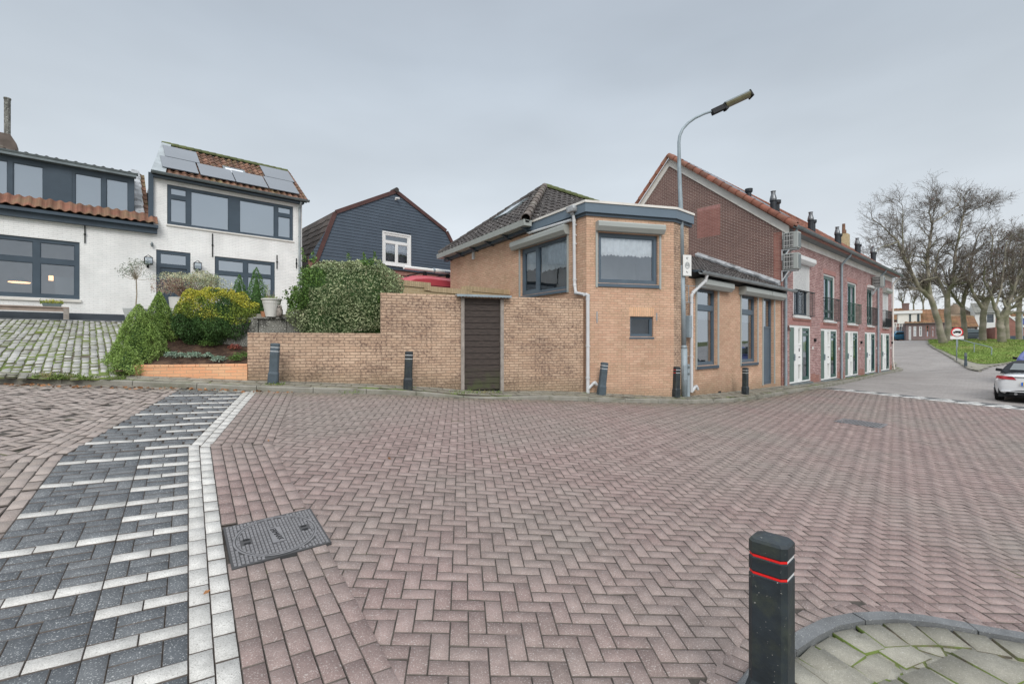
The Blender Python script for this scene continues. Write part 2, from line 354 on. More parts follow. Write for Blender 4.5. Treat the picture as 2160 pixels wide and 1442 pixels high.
M['trim_white'] = pmat('trim_white', (.70, .68, .64), .08, 1.5, .6, col2=(.52, .50, .46), lo=.55, hi=.75)
M['navy'] = pmat('frame_anthracite', (.058, .082, .108), .12, 2, .42)
M['navy2'] = pmat('frame_blue_grey', (.085, .12, .155), .10, 2, .42)
M['fascia'] = pmat('fascia_blue_grey', (.13, .175, .22), .06, 1.2, .4)
M['shutter_box'] = pmat('shutter_box_grey', (.35, .375, .36), .04, 2, .4)
M['shutter_white'] = pmat('shutter_white', (.66, .67, .67), .04, 2, .45)
M['plinth'] = pmat('plinth_tar', (.05, .062, .078), .15, 3, .6)
M['zinc'] = pmat('zinc', (.30, .335, .35), .18, 2.5, .45, metal=.3)
M['zinc_dark'] = pmat('zinc_dark', (.17, .20, .21), .2, 3, .5, metal=.3)
M['lead'] = pmat('lead_flashing', (.36, .38, .40), .3, 5, .6, 12, .6, col2=(.16, .17, .18), lo=.5, hi=.6)
M['pvc'] = pmat('pvc_pipe', (.56, .58, .60), .08, 3, .4)
M['galv'] = pmat('galvanised', (.27, .325, .36), .14, 5, .5, metal=.1)
M['galv_dark'] = pmat('arm_grey', (.16, .19, .20), .14, 5, .45, metal=.3)
M['black_plastic'] = pmat('black_plastic', (.020, .023, .026), .3, 6, .45)
M['flue'] = pmat('flue_black', (.022, .027, .034), .25, 5, .5)
M['flue_metal'] = pmat('flue_cowl', (.16, .17, .18), .2, 5, .35, metal=.6)
M['green_frame'] = pmat('dark_green_paint', (.03, .085, .075), .15, 3, .35)
M['green_door'] = pmat('green_door', (.09, .15, .13), .1, 3, .4)
M['rail_green'] = pmat('rail_green', (.02, .08, .06), .1, 3, .4)
M['rail_black'] = pmat('rail_black', (.02, .024, .026), .1, 3, .4)
M['siding'] = pmat('siding_blue_grey', (.072, .095, .125), .10, 1.2, .5)
M['barge_red'] = pmat('bargeboard_brown', (.085, .042, .038), .2, 3, .6)
M['tile_dark'] = pmat('tile_dark', (.050, .044, .042), .25, 4, .75, 40, .4, island=.25, speck=(16, .66, (.42, .41, .38)))
M['tile_darkw'] = pmat('tile_ridge', (.13, .105, .09), .25, 4, .8, 40, .4, island=.2, col2=(.22, .2, .17), lo=.55, hi=.6)
M['tile_moss'] = pmat('tile_mossy_ridge', (.10, .12, .05), .3, 6, .85, 40, .6, island=.2)
M['tile_orange'] = pmat('tile_orange', (.225, .085, .055), .2, 3, .75, 40, .4, island=.28, col2=(.17, .085, .055), lo=.46, hi=.62)
M['tile_eave'] = pmat('tile_eave', (.225, .105, .07), .25, 3, .8, 40, .4, island=.3, col2=(.20, .13, .08), lo=.46, hi=.6)
M['tile_old'] = pmat('tile_old', (.17, .09, .06), .3, 4, .8, 40, .5, island=.35, col2=(.13, .115, .05), lo=.52, hi=.66)
M['tile_brown'] = pmat('tile_brown', (.085, .07, .062), .2, 2, .8, island=.15)
M['tile_far'] = pmat('tile_far', (.20, .105, .055), .2, .8, .8, island=.2, col2=(.19, .12, .05), lo=.45, hi=.6)
M['tile_farg'] = pmat('tile_far_grey', (.20, .20, .18), .2, .8, .8, island=.2)
M['panel'] = pmat('solar_glass', (.13, .15, .175), .05, 1, .35, spec=.45)
M['panel_frame'] = pmat('solar_frame', (.02, .02, .025), .1, 1, .4)
M['wood_black'] = None
M['wood_grey'] = pmat('wood_weathered', (.30, .27, .245), .2, 8, .8, 50, .4)
M['wood_bench'] = pmat('wood_bench', (.34, .27, .23), .15, 6, .75, 40, .3)
M['concrete'] = pmat('concrete_old', (.10, .10, .09), .3, 5, .95, 25, .8, col2=(.19, .19, .17), lo=.45, hi=.55, speck=(45, .60, (.62, .62, .58)))
M['pot_white'] = pmat('pot_white', (.62, .62, .59), .08, 4, .6)
M['pot_grey'] = pmat('pot_grey', (.40, .42, .42), .08, 4, .7, 40, .2)
M['planter_green'] = pmat('planter_green', (.16, .21, .21), .1, 4, .6)
M['terracotta'] = pmat('terracotta', (.42, .2, .11), .1, 4, .8)
M['owl'] = pmat('stone_figure', (.30, .27, .24), .3, 25, .9, 40, .6, col2=(.12, .10, .09), lo=.5, hi=.55)
M['bark'] = pmat('bark', (.27, .245, .20), .25, 1.5, .9, 12, .9, col2=(.17, .17, .11), lo=.42, hi=.6)
M['twig'] = pmat('twig', (.15, .13, .11), .2, 1, .9)
M['dead_leaf'] = pmat('dead_leaf', (.10, .05, .04), .3, 1, .9, island=.5)
M['bud'] = pmat('twig_green', (.12, .115, .05), .3, 1, .9, island=.4)
M['bark_thin'] = pmat('bark_thin', (.30, .26, .20), .2, 6, .9, 60, .4)
def leafm(name, c, c2, lo, hi, sc, isl=.35, sp_=.25):
    m = pmat(name, c, .2, 3, .6, island=isl, spec=sp_, col2=c2, lo=lo, hi=hi); return m
M['leaf_holly'] = leafm('leaf_variegated', (.22, .27, .14), (.33, .37, .21), .46, .62, 7)
M['leaf_green'] = leafm('leaf_green', (.085, .155, .035), (.12, .21, .05), .5, .6, 3)
M['leaf_conifer'] = leafm('leaf_conifer', (.19, .29, .07), (.27, .38, .11), .45, .6, 3)
M['leaf_conifer_d'] = leafm('leaf_conifer_dark', (.08, .17, .045), (.12, .23, .06), .45, .6, 3)
M['leaf_yellow'] = leafm('leaf_yellow', (.44, .42, .055), (.54, .42, .06), .55, .65, 3)
M['leaf_ygreen'] = leafm('leaf_yellow_green', (.19, .25, .04), (.42, .40, .06), .5, .6, 3)
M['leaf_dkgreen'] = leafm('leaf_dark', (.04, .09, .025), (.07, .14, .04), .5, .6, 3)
M['leaf_olive'] = leafm('leaf_olive', (.13, .17, .11), (.25, .29, .22), .5, .6, 3)
M['leaf_cream'] = leafm('leaf_cream', (.40, .42, .25), (.62, .60, .42), .48, .56, 3)
M['leaf_sage'] = leafm('leaf_sage', (.20, .30, .22), (.34, .42, .34), .48, .56, 3)
M['leaf_red'] = leafm('leaf_red', (.22, .06, .05), (.3, .1, .06), .48, .56, 3)
M['car_white'] = pmat('car_paint_white', (.66, .68, .70), .02, 1, .25, spec=.6)
M['car_white'].node_tree.nodes['Principled BSDF'].inputs['Coat Weight'].default_value = .8
M['car_blue'] = pmat('car_paint_blue', (.13, .42, .66), .02, 1, .25, spec=.6)
M['car_dark'] = pmat('car_paint_dark', (.02, .03, .035), .02, 1, .25, spec=.6)
M['car_violet'] = pmat('car_paint_violet', (.10, .13, .35), .02, 1, .25, spec=.6)
M['van_red'] = pmat('van_red', (.40, .055, .075), .06, 1.5, .4, spec=.5)
M['tyre'] = pmat('tyre', (.015, .015, .016), .2, 5, .8)
M['rim'] = pmat('rim', (.35, .36, .37), .1, 3, .3, metal=.8)
M['soft_top'] = pmat('soft_top', (.022, .026, .032), .15, 3, .8, 200, .3)
M['car_glass'] = pmat('car_glass', (.05, .07, .075), .02, 1, .05, spec=1.0)
M['tail'] = pmat('tail_lamp', (.42, .01, .02), .15, 5, .15, spec=.8)
M['black'] = pmat('black_matt', (.012, .013, .015), .1, 3, .7)
M['red_band'] = pmat('reflector_red', (.75, .02, .02), .05, 5, .4)
M['white_band'] = pmat('reflector_white', (.68, .70, .72), .05, 5, .4)
M['bollard'] = pmat('bollard_plastic', (.022, .030, .036), .3, 9, .5, 60, .15, spec=.4, col2=(.05, .06, .045), lo=.5, hi=.72, speck=(60, .70, (.3, .3, .28)))
M['bollard_grey'] = pmat('bollard_faded', (.075, .10, .12), .2, 7, .6, 60, .15, spec=.3, col2=(.05, .065, .07), lo=.5, hi=.72)
M['iron'] = pmat('cast_iron', (.17, .168, .175), .15, 12, .45, 120, .3, spec=.5)
M['iron_dark'] = pmat('iron_recess', (.06, .06, .062), .1, 5, .7)
M['sign_white'] = pmat('sign_white', (.72, .73, .72), .03, 3, .4)
M['sign_red'] = pmat('sign_red', (.62, .03, .04), .03, 3, .4)
M['lamp_glass'] = pmat('lamp_cover', (.13, .12, .07), .15, 8, .2, spec=.7)
M['curtain'] = pmat('net_curtain', (.80, .82, .82), .10, 9, .8)
M['blind'] = pmat('blind_grey', (.40, .44, .46), .05, 1, .8)
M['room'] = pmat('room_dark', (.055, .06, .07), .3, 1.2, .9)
M['room_mid'] = pmat('room_mid', (.42, .44, .46), .3, .9, .9)
M['glass'] = glassmat('window_glass', .20, (.93, .95, .97))
M['glass_sky'] = glassmat('window_glass_sky', .5, gl=(.74, .80, .86))
M['glass_dark'] = glassmat('window_glass_dark', .05, (.80, .84, .87))
M['glass_clear'] = glassmat('lantern_glass', .03, (.9, .93, .95))
M['warm'] = emit('warm_lamp', (1, .55, .25), 2.2)
M['leafdry'] = pmat('fallen_leaf', (.30, .15, .07), .3, 3, .8, island=.4)
# black-stained boards with a long grain
m_, t_, b_ = newmat('wood_black'); v_ = nd(t_, 'ShaderNodeTexCoord').outputs['Object']; mp_ = nd(t_, 'ShaderNodeMapping'); mp_.inputs['Scale'].default_value = (2.2, 1, 26); t_.links.new(v_, mp_.inputs[0])
g_ = noise(t_, mp_.outputs[0], 3.0, 6, .65); cg_ = mixc(t_, rampf(t_, g_, .35, .68), (.022, .017, .015), (.078, .058, .050))
sz_ = nd(t_, 'ShaderNodeSeparateXYZ'); t_.links.new(v_, sz_.inputs[0])
cg_ = mixc(t_, math1(t_, 'MULTIPLY', rampf(t_, sz_.outputs[2], .55, .05, 0, .8), rampf(t_, noise(t_, v_, 5, 5), .4, .6)), cg_, (.06, .075, .025))
t_.links.new(cg_, b_.inputs['Base Color']); b_.inputs['Roughness'].default_value = .7; bump(t_, b_, g_, .4, .01); M['wood_black'] = m_
# ------------------------------------------------------------------ ground
FW = Fac((-12.5, 17.5), (.746, .666), 2.5)
FM = Fac((-5.385, 9.65), (7.185, 2.33), 1.0)
FA = Fac((-2.49, 19.17), (.521, -.854), 1.0)
FB = Fac((1.884, 12.0), (.967, .254), .55)
FR = Fac((10.2, 17.9), (.746, .666), .1)
P0 = np.array([1.884, 12.0]); P1 = np.array([4.31, 12.64])
def KH(x, y):
    x = np.asarray(x, float); y = np.asarray(y, float)
    return .095-.065*np.exp(-((x+.75)/1.0)**2)*(y < 14)
def inpoly(x, y, P):
    P = np.asarray(P); x = np.asarray(x); y = np.asarray(y); c = np.zeros(x.shape, bool); j = len(P)-1
    for i in range(len(P)):
        xi, yi = P[i]; xj, yj = P[j]
        t = ((yi > y) != (yj > y)) & (x < (xj-xi)*(y-yi)/((yj-yi) if yj != yi else 1e-9)+xi); c ^= t; j = i
    return c
def bricks(name, C, ang, L, Wd, mat, zoff=0.0, cham=.006, depth=.010, jit=.0012, joint=.0028, kh=False, gfun=None, rot=.006, parent=None, side='joint_side'):
    """real paving stones: C (N,2) centres, ang/L/Wd scalars or arrays; each one slightly out of true"""
    C = np.asarray(C, float); N = len(C)
    ang = np.broadcast_to(ang, N)+RNG.normal(0, rot, N); L = np.broadcast_to(L, N)-joint; Wd = np.broadcast_to(Wd, N)-joint
    ca, sa = np.cos(ang), np.sin(ang); cor = np.array([(-1,-1),(1,-1),(1,1),(-1,1)])*.5
    V = np.empty((N, 8, 3)); dz = RNG.normal(0, jit, N); tx = RNG.normal(0, jit/.12, N); ty = RNG.normal(0, jit/.12, N)
    for k in range(8):
        ins = cham*.55 if k < 4 else 0; cx, cy = cor[k % 4]
        a = cx*(L-2*ins); b = cy*(Wd-2*ins)
        x = C[:, 0]+a*ca-b*sa; y = C[:, 1]+a*sa+b*ca
        V[:, k, 0] = x; V[:, k, 1] = y
    fl = V[:, :, :2].reshape(-1, 2); g = (gfun or G)(fl[:, 0], fl[:, 1]).reshape(N, 8)
    if kh: g = g+KH(fl[:, 0], fl[:, 1]).reshape(N, 8)
    V[:, :, 2] = g+zoff+dz[:, None]+tx[:, None]*(V[:, :, 0]-C[:, :1])+ty[:, None]*(V[:, :, 1]-C[:, 1:2]); V[:, 4:, 2] -= depth
    V = V.reshape(-1, 3); base = np.arange(N)[:, None]*8
    F = np.concatenate([base+np.array(f) for f in ((0,1,2,3),(4,5,1,0),(5,6,2,1),(6,7,3,2),(7,4,0,3))])
    o = mesh_np(name, V, F, [mat, M[side]], parent); mi = np.zeros(len(F), np.int32); mi[N:] = 1; o.data.polygons.foreach_set('material_index', mi)
    d = np.full(N, 9.0)
    for k in range(0, len(KD)): d = np.minimum(d, np.hypot(C[:, 0]-KD[k, 0], C[:, 1]-KD[k, 1]))
    at_ = o.data.attributes.new('grime', 'FLOAT', 'POINT'); at_.data.foreach_set('value', np.repeat(np.exp(-(d/.38)**2), 8).astype(np.float32)); return o
def gridmesh(name, x0, x1, y0, y1, st, mat, zoff, poly=None, kh=False):
    xs = np.arange(x0, x1+st*.5, st); ys = np.arange(y0, y1+st*.5, st); X, Y = np.meshgrid(xs, ys); Z = G(X, Y)+zoff
    if kh: Z = Z+KH(X, Y)
    V = np.stack([X.ravel(), Y.ravel(), Z.ravel()], 1); nx = len(xs); i, j = np.meshgrid(np.arange(nx-1), np.arange(len(ys)-1)); b = (j*nx+i).ravel()
    F = np.stack([b, b+1, b+nx+1, b+nx], 1)
    if poly is not None: F = F[inpoly((X.ravel()[b]+st/2), (Y.ravel()[b]+st/2), poly)]
    return mesh_np(name, V, F, mat)
# --- far terrain and the base road
def far_ground():
    xs = np.concatenate([[-500, -200, -80, -40, -25], np.arange(-16, 76, 2.0), [90, 130, 200, 320, 600]])
    ys = np.concatenate([[-60, -20, -6], np.arange(-2, 88, 2.0), [100, 140, 220, 400, 800]])
    X, Y = np.meshgrid(xs, ys); Z = G(X, Y)-.09; V = np.stack([X.ravel(), Y.ravel(), Z.ravel()], 1); nx = len(xs)
    i, j = np.meshgrid(np.arange(nx-1), np.arange(len(ys)-1)); b = (j*nx+i).ravel()
    return mesh_np('ground', V, np.stack([b, b+1, b+nx+1, b+nx], 1), M['earth'], smooth=True)
tag(far_ground(), kind='structure')
tag(gridmesh('road', -13, 74, -1.5, 82, .5, M['far_road'], -.022), kind='structure')
# --- kerb line of the far pavement (road side, from the photo)
KPX = [(-230, 803), (0, 807.5), (150, 809.5), (235, 812.5), (390, 818), (520, 823.5), (680, 828.5), (860, 832.5), (975, 839), (1100, 842.5), (1180, 843.5), (1293, 848), (1400, 850), (1480, 850), (1550, 847),
       (1600, 840.5), (1680, 827.5), (1750, 814), (1830, 797), (1880, 785.5), (1906, 780.5)]
KW = [np.array(pg(*p)) for p in KPX]
def smooth_path(P, n=2):
    P = [np.array(p) for p in P]
    for _ in range(n):
        Q = [P[0]]
        for a, b in zip(P[:-1], P[1:]): Q += [a*.75+b*.25, a*.25+b*.75]
        Q.append(P[-1]); P = Q
    return np.array(P)
KW = smooth_path(KW, 1)
KD = KW.copy(); e_ = KW[-1]; KW = np.vstack([KW, e_+np.array([.35, .75]), e_+np.array([.25, 1.6]), e_+np.array([-.3, 2.6])])
def normals(P):
    T = np.gradient(P, axis=0); T /= np.linalg.norm(T, axis=1)[:, None]; return np.stack([-T[:, 1], T[:, 0]], 1)
def resample(P, st):
    d = np.concatenate([[0], np.cumsum(np.linalg.norm(np.diff(P, axis=0), axis=1))]); n = max(2, int(d[-1]/st)+1); t = np.linspace(0, d[-1], n)
    return np.stack([np.interp(t, d, P[:, 0]), np.interp(t, d, P[:, 1])], 1)
def kerb_mesh(name, P, w, h, mat, side=1, stone=1.0, khf=None, top=0.0):
    """kerb stones of about 1 m with fine gaps; the top edge facing the road is bevelled"""
    P = resample(P, .25); N = normals(P)*side; mb = MB(); per = max(1, int(stone/.25))
    for a in range(0, len(P)-1, per):
        idx = list(range(a, min(a+per, len(P)-1)+1)); dzj = random.gauss(0, .003); rows = []
        for q, k in enumerate(idx):
            p = P[k].copy()
            if q == 0: p = p+(P[k+1]-P[k])*.02
            if q == len(idx)-1: p = p-(P[k]-P[k-1])*.02
            n = N[k]; z = g1(*p); hh = (float(khf(p[0], p[1])) if khf else h)+dzj
            rows.append([(p[0], p[1], z-.05), (*(p+n*.006), z+hh-.018), (*(p+n*.022), z+hh), (*(p+n*w), z+hh+top), (*(p+n*w), z-.05)])
        vs = [v for r in rows for v in r]; fs = []
        for i in range(len(rows)-1):
            for j in range(4): fs.append((i*5+j, (i+1)*5+j, (i+1)*5+j+1, i*5+j+1))
        fs += [(0, 1, 2, 3, 4), tuple((len(rows)-1)*5+j for j in (4, 3, 2, 1, 0))]
        if side > 0: fs = [f[::-1] for f in fs]
        mb.add(vs, fs)
    return mkobj(name, mb, mat)
tag(kerb_mesh('kerb', KW, .14, .1, M['kerb'], 1, khf=lambda x, y: KH(x, y)), kind='structure')
# --- pavement tiles between kerb and walls
KD = resample(KD, .2)
KI = KW+normals(KW)*.145
back = [(-16, 9.5), (-9.6, 9.0), (-7.4, 9.3), (-5.4, 9.85), tuple(FM.w(3.4, .08)), tuple(FM.w(7.5, .1)), tuple(P0+[.05, .08]), tuple(P1+[-.05, .1]), tuple(FR.w(-3, .1)), tuple(FR.w(10, .1)), tuple(FR.w(19.5, .1)), tuple(FR.w(22.5, .3))]
pav = np.vstack([KI, np.array(back)[::-1]])
def lattice(P, a, L, Wd, bond=.5, pad=.2):
    P = np.asarray(P); ca, sa = math.cos(a), math.sin(a); c = P.mean(0); q = P-c; U = q@np.array([ca, sa]); Vv = q@np.array([-sa, ca])
    js = np.arange(math.floor((Vv.min()-pad)/Wd), math.ceil((Vv.max()+pad)/Wd)+1); i_ = np.arange(math.floor((U.min()-pad)/L), math.ceil((U.max()+pad)/L)+1)
    I, J = np.meshgrid(i_, js); u = (I+bond*(J % 2))*L; v = J*Wd; return np.stack([c[0]+u.ravel()*ca-v.ravel()*sa, c[1]+u.ravel()*sa+v.ravel()*ca], 1)
C = lattice(pav, math.atan2(.254, .967), .3, .3); C = C[inpoly(C[:, 0], C[:, 1], pav)]
Cn = C[C[:, 1] < 16.5]; Cf = lattice(pav, FR.ang, .3, .3); Cf = Cf[inpoly(Cf[:, 0], Cf[:, 1], pav)]; Cf = Cf[(Cf[:, 1] >= 16.5)]
o = bricks('pavement', np.vstack([Cn, Cf]), np.concatenate([np.full(len(Cn), math.atan2(.254, .967)), np.full(len(Cf), FR.ang)]), .3, .3, M['tile_grey'], 0, .004, .01, .0018, .006, kh=True); tag(o, kind='structure')
tag(gridmesh('pavement_bed', -16, 28, 7, 36, .2, M['joint_moss'], -.007, pav, kh=True), kind='structure')
# --- the line of white stones and the raised table
K = np.array(pg(397, 945)); Bp = np.array(pg(397, 1441)); T = np.array(pg(515, 825.5)); aL = (Bp-K)/np.linalg.norm(Bp-K); bU = (T-K)/np.linalg.norm(T-K)
nL = np.array([-aL[1], aL[0]]); nU = np.array([bU[1], -bU[0]])   # to the right of the line
if nL[0] < 0: nL = -nL
angL = math.atan2(aL[1], aL[0]); angU = math.atan2(bU[1], bU[0]); bis = (aL-bU)/np.linalg.norm(aL-bU)
wdir = -nL; PIT = .107
def columns(k0, k1, L=.212, right=True, maxL=5.0, maxU=4.6):
    out = []; an = []
    for k in range(k0, k1):
        off = (.0535+PIT*k)*(1 if right else -1); st = (k % 2)*.5*L+random.uniform(-.03, .03)
        for i in range(-3, int(maxL/L)):
            p = K+nL*off+aL*(i*L+st)
            if (p-K)@bis > -.05: out.append(p); an.append(angL)
        for i in range(-3, int(maxU/L)):
            p = K+nU*off+bU*(i*L+st)
            if (p-K)@bis <= -.02: out.append(p); an.append(angU)
    return np.array(out), np.array(an)
def clipkerb(C, A):
    far = np.array([(-40., 30.), (40., 60.)]); P = np.vstack([KW, [[60, 60], [-40, 60]]]); k = ~inpoly(C[:, 0], C[:, 1], P); return C[k], A[k]
C, A = clipkerb(*columns(0, 2)); tag(bricks('road_marking', C, A, .212, PIT, M['pave_white'], .006, .005), kind='structure')
MHW = [np.array(pg(*p)) for p in ((470.4, 1117), (654.8, 1075.6), (699, 1147.4), (489, 1206))]
C, A = clipkerb(*columns(2, 8)); k = ~inpoly(C[:, 0], C[:, 1], np.array(MHW)); C, A = C[k], A[k]; tag(bricks('road_border', C, A, .212, PIT, M['pave_red'], .009, .006, jit=.0012), kind='structure')
# dark ramp with white cross rows
LW = 1.06
def leftline(q):
    """point where the row at distance q (along the lower line; negative = above the bend) leaves the white stones"""
    if q >= 0: return K+aL*q
    t = -q/(-(bU@aL)) if (bU@aL) < 0 else 0
    return K+bU*t
Wc, Wa, Dc, Da, Dw = [], [], [], [], []
def row(q, n0, n1, lst, al, L=.212, st=0.0):
    p = leftline(q)
    for i in range(n0, n1): lst.append(p+wdir*((i+.5)*L+st)); al.append(math.atan2(wdir[1], wdir[0]))
rows = []
q = .19+.0535; k = 0
while q < 4.6: rows.append((q, k % 2 == 0, .324)); q += .324; k += 1
q = -.10; k = 0; up = []
while q > -3.7: up.append((q, k % 2 == 1, .35)); q -= .35; k += 1
for q, long_, pt in rows+up:
    row(q, 0, 5 if long_ else 2, Wc, Wa)
    cw = (pt-.107)/2
    if not long_:
        row(q, 2, 5, Dc, Da, st=random.choice((0, .1)) if 0 else 0); Dw += [.107]*3
    # the two dark courses on the far side of this row
    qs = q-.107/2
    p = leftline(qs-cw)
    off = 0
    pat = ['V', 'H', 'V', 'H', 'V', 'H', 'V'] if long_ else ['V', 'H', 'V', 'V', 'H', 'H', 'V']
    for c in pat:
        if c == 'V':
            if off+.106 > LW+.02: break
            Dc.append(p+wdir*(off+.053)); Da.append(math.atan2(aL[1], aL[0])); Dw.append(.107); off += .106
        else:
            if off+.212 > LW+.05: continue
            for m in (0, 1):
                Dc.append(leftline(qs-cw*(m+.5))+wdir*(off+.106)); Da.append(math.atan2(wdir[1], wdir[0])); Dw.append(cw)
            off += .212
Wc, Wa = clipkerb(np.array(Wc), np.array(Wa)); tag(bricks('road_marking', Wc, Wa, .212, .107, M['pave_white'], .007, .005), kind='structure')
Dc = np.array(Dc); Da = np.array(Da); Dw = np.array(Dw); Pk = np.vstack([KW, [[60, 60], [-40, 60]]]); kk = ~inpoly(Dc[:, 0], Dc[:, 1], Pk)
tag(bricks('road_ramp', Dc[kk], Da[kk], .212, Dw[kk], M['pave_dark'], .005, .005), kind='structure')
# --- old pavers left of the ramp
OL = K+wdir*LW
def oldcols():
    out, an = [], []
    for k in range(4):
        st = (k % 2)*.1
        for i in range(-2, 30):
            p = OL+wdir*(.055+.108*k)+aL*(i*.212+st)
            if (p-OL)@aL > -.02: out.append(p); an.append(angL)
        for i in range(-1, 26):
            p = OL+wdir*(.055+.108*k)+bU*(i*.212+st)
            if (p-OL)@aL <= -.02: out.append(p); an.append(angU)
    return clipkerb(np.array(out), np.array(an))
C, A = oldcols(); tag(bricks('road_border', C, A, .212, .108, M['pave_old'], .003, .009, jit=.004, joint=.005, rot=.012), kind='structure')
def herring(P, a0, w):
    P = np.asarray(P); ca, sa = math.cos(a0), math.sin(a0); c = P.mean(0); q = P-c; u = q@np.array([ca, sa]); v = q@np.array([-sa, ca])
    X, Y = np.meshgrid(np.arange(math.floor(u.min()/w)-2, math.ceil(u.max()/w)+2), np.arange(math.floor(v.min()/w)-2, math.ceil(v.max()/w)+2)); k = (X-Y) % 4
    H = k == 0; Vv = k == 3
    cu = np.concatenate([(X[H]+1)*w, (X[Vv]+.5)*w]); cv = np.concatenate([(Y[H]+.5)*w, (Y[Vv]+1)*w]); an = np.concatenate([np.full(H.sum(), a0), np.full(Vv.sum(), a0+math.pi/2)])
    return np.stack([c[0]+cu*ca-cv*sa, c[1]+cu*sa+cv*ca], 1), an
pl = [OL+wdir*.40+aL*6, OL+wdir*.40, OL+wdir*.42+bU*4.2, (-9, 11), (-17, 10), (-17, .2)]
C, A = herring(pl, angL+math.pi/4, .106); k = inpoly(C[:, 0], C[:, 1], pl); C, A = clipkerb(C[k], A[k])
tag(bricks('road_paving', C, A, .212, .106, M['pave_old'], 0, .009, jit=.0045, joint=.005, rot=.014), kind='structure')
# --- red herringbone field
BW = PIT*8
bl = [tuple(K+nL*(BW-.09)+aL*4.6), tuple(K+nL*(BW-.09)), tuple(K+nU*(BW-.09)+bU*.15), tuple(K+nU*(BW-.1)+bU*4.4)]
TA, TB = np.array(pg(1752, 821.5)), np.array(pg(2165, 865.5)); TD = (TB-TA)/np.linalg.norm(TB-TA)
red = [(bl[0][0]+1.2, .3), bl[0], bl[1], bl[2], bl[3], (0, 14), (8, 19), tuple(TA-TD*1.5), tuple(TB+TD*3), (19, 5), (9, .3)]
IS = [(1500, 1500), (1545, 1460), (1580, 1408), (1625, 1372), (1677, 1341), (1702, 1323), (1745, 1309), (1806, 1300), (1867, 1298.5), (1959, 1308), (2050, 1326), (2160, 1344), (2330, 1372)]
ISW = smooth_path([np.array(pg(*p)) for p in IS], 1)
isl = np.vstack([ISW, [[ISW[-1][0]+.5, .3], [ISW[0][0], .3]]])
C, A = herring(red, math.atan2(.105, 1), .1055); k = inpoly(C[:, 0], C[:, 1], red); C, A = clipkerb(C[k], A[k])
IB = ISW+normals(ISW)*.11
islb = np.vstack([ISW+normals(ISW)*.08, [[ISW[-1][0]+.5, .3], [ISW[0][0], .3]]])
k = ~inpoly(C[:, 0], C[:, 1], islb); C, A = C[k], A[k]
# holes for the cover and the gully
MHW = [np.array(pg(*p)) for p in ((470.4, 1117), (654.8, 1075.6), (699, 1147.4), (489, 1206))]
GUL = [np.array(pg(*p)) for p in ((1764, 889), (1784, 883.2), (1868, 894.5), (1853, 902))]
k = ~inpoly(C[:, 0], C[:, 1], np.array(GUL)); C, A = C[k], A[k]
tag(bricks('road_paving', C, A, .211, .1055, M['pave_red'], 0, .006, jit=.0014), kind='structure')
# border course round the island
Rb = resample(ISW+normals(ISW)*.06, .109); Tn = np.gradient(Rb, axis=0); ang_ = np.arctan2(Tn[:, 1], Tn[:, 0])
tag(bricks('road_border', Rb, ang_+math.pi/2+.25, .14, .106, M['pave_red'], .005, .006, jit=.0017), kind='structure')
# joint bed under all stones
bedp = [(-17, .0), (-17, 11), (-9, 10.5), (-5, 9.6), (0, 13), (8, 19), tuple(TA-TD*1.5), tuple(TB+TD*3), (19.5, 5), (10, -.2)]
tag(gridmesh('road_bed', -17, 24, -.2, 22, .15, M['joint'], -.0085, np.array(bedp)), kind='structure')
# --- island
tag(kerb_mesh('kerb', ISW, .115, .045, M['kerb_dark'], -1, stone=.8), kind='structure')
KI2 = ISW-normals(ISW)*.12
isp = np.vstack([KI2, [[KI2[-1][0]+.4, .3], [KI2[0][0], .3]]])
Rt = resample(ISW-normals(ISW)*.225, .21); Tn = np.gradient(Rt, axis=0); at = np.arctan2(Tn[:, 1], Tn[:, 0])
tag(bricks('island_paving', Rt, at, .21, .21, M['tile_grey'], .032, .005, .02, .003, .016, rot=.03, side='joint_moss'), kind='structure')
isq = np.vstack([ISW-normals(ISW)*.26, [[KI2[-1][0]+.4, .3], [KI2[0][0], .3]]])
C = lattice(isq, .45, .30, .30, .5); C = C[inpoly(C[:, 0], C[:, 1], isq)]
tag(bricks('island_paving', C, .45, .3, .3, M['tile_grey'], .026, .006, .02, .003, .022, rot=.02, side='joint_moss'), kind='structure')
C = lattice(isp, 1.1, .15, .15, .5); C = C[inpoly(C[:, 0], C[:, 1], isp)]; tag(bricks('island_paving', C, 1.1, .15, .15, M['tile_grey'], .016, .004, .01, .002, .012, rot=.06, side='joint_moss'), kind='structure')
tag(gridmesh('island_bed', 0, 8, .2, 6, .05, M['joint_moss'], .010, isp), kind='structure')
# --- sloping bank of setts in front of the white houses, dark edging stone at its top
e1 = np.array([.746, .666]); e2 = np.array([-.666, .746])
topL = np.array(FW.w(-11, -1.25)); topR = np.array(FW.w(-1.0, -1.25))
bank = [(-18.5, 8.2), (-12, 7.98), tuple(pg(-40, 799, .09)), tuple(pg(120, 799, .09)), tuple(pg(240, 801, .09)), (-7.85, 9.6), tuple(topR), tuple(topL)]
def bankz(x, y):
    x = np.asarray(x); y = np.asarray(y); yb = np.interp(x, [-18, -9.6, -8.0, -7.0], [8.2, 8.15, 8.35, 8.9]); zb = G(x, yb)+.09
    yt = np.interp(x, [topL[0], topR[0]], [topL[1], topR[1]]); t = np.clip((y-yb)/(yt-yb), 0, 1); return zb+(2.50-zb)*t
C = lattice(bank, math.atan2(e2[1], e2[0]), .26, .13, .5); C = C+RNG.normal(0, .004, C.shape); C = C[inpoly(C[:, 0], C[:, 1], bank)]
tag(bricks('bank', C, math.atan2(e2[1], e2[0]), RNG.uniform(.215, .245, len(C)), RNG.uniform(.112, .128, len(C)), M['sett'], .010, .014, .03, .006, .004, gfun=bankz, rot=.03, side='joint_bank'), kind='structure')
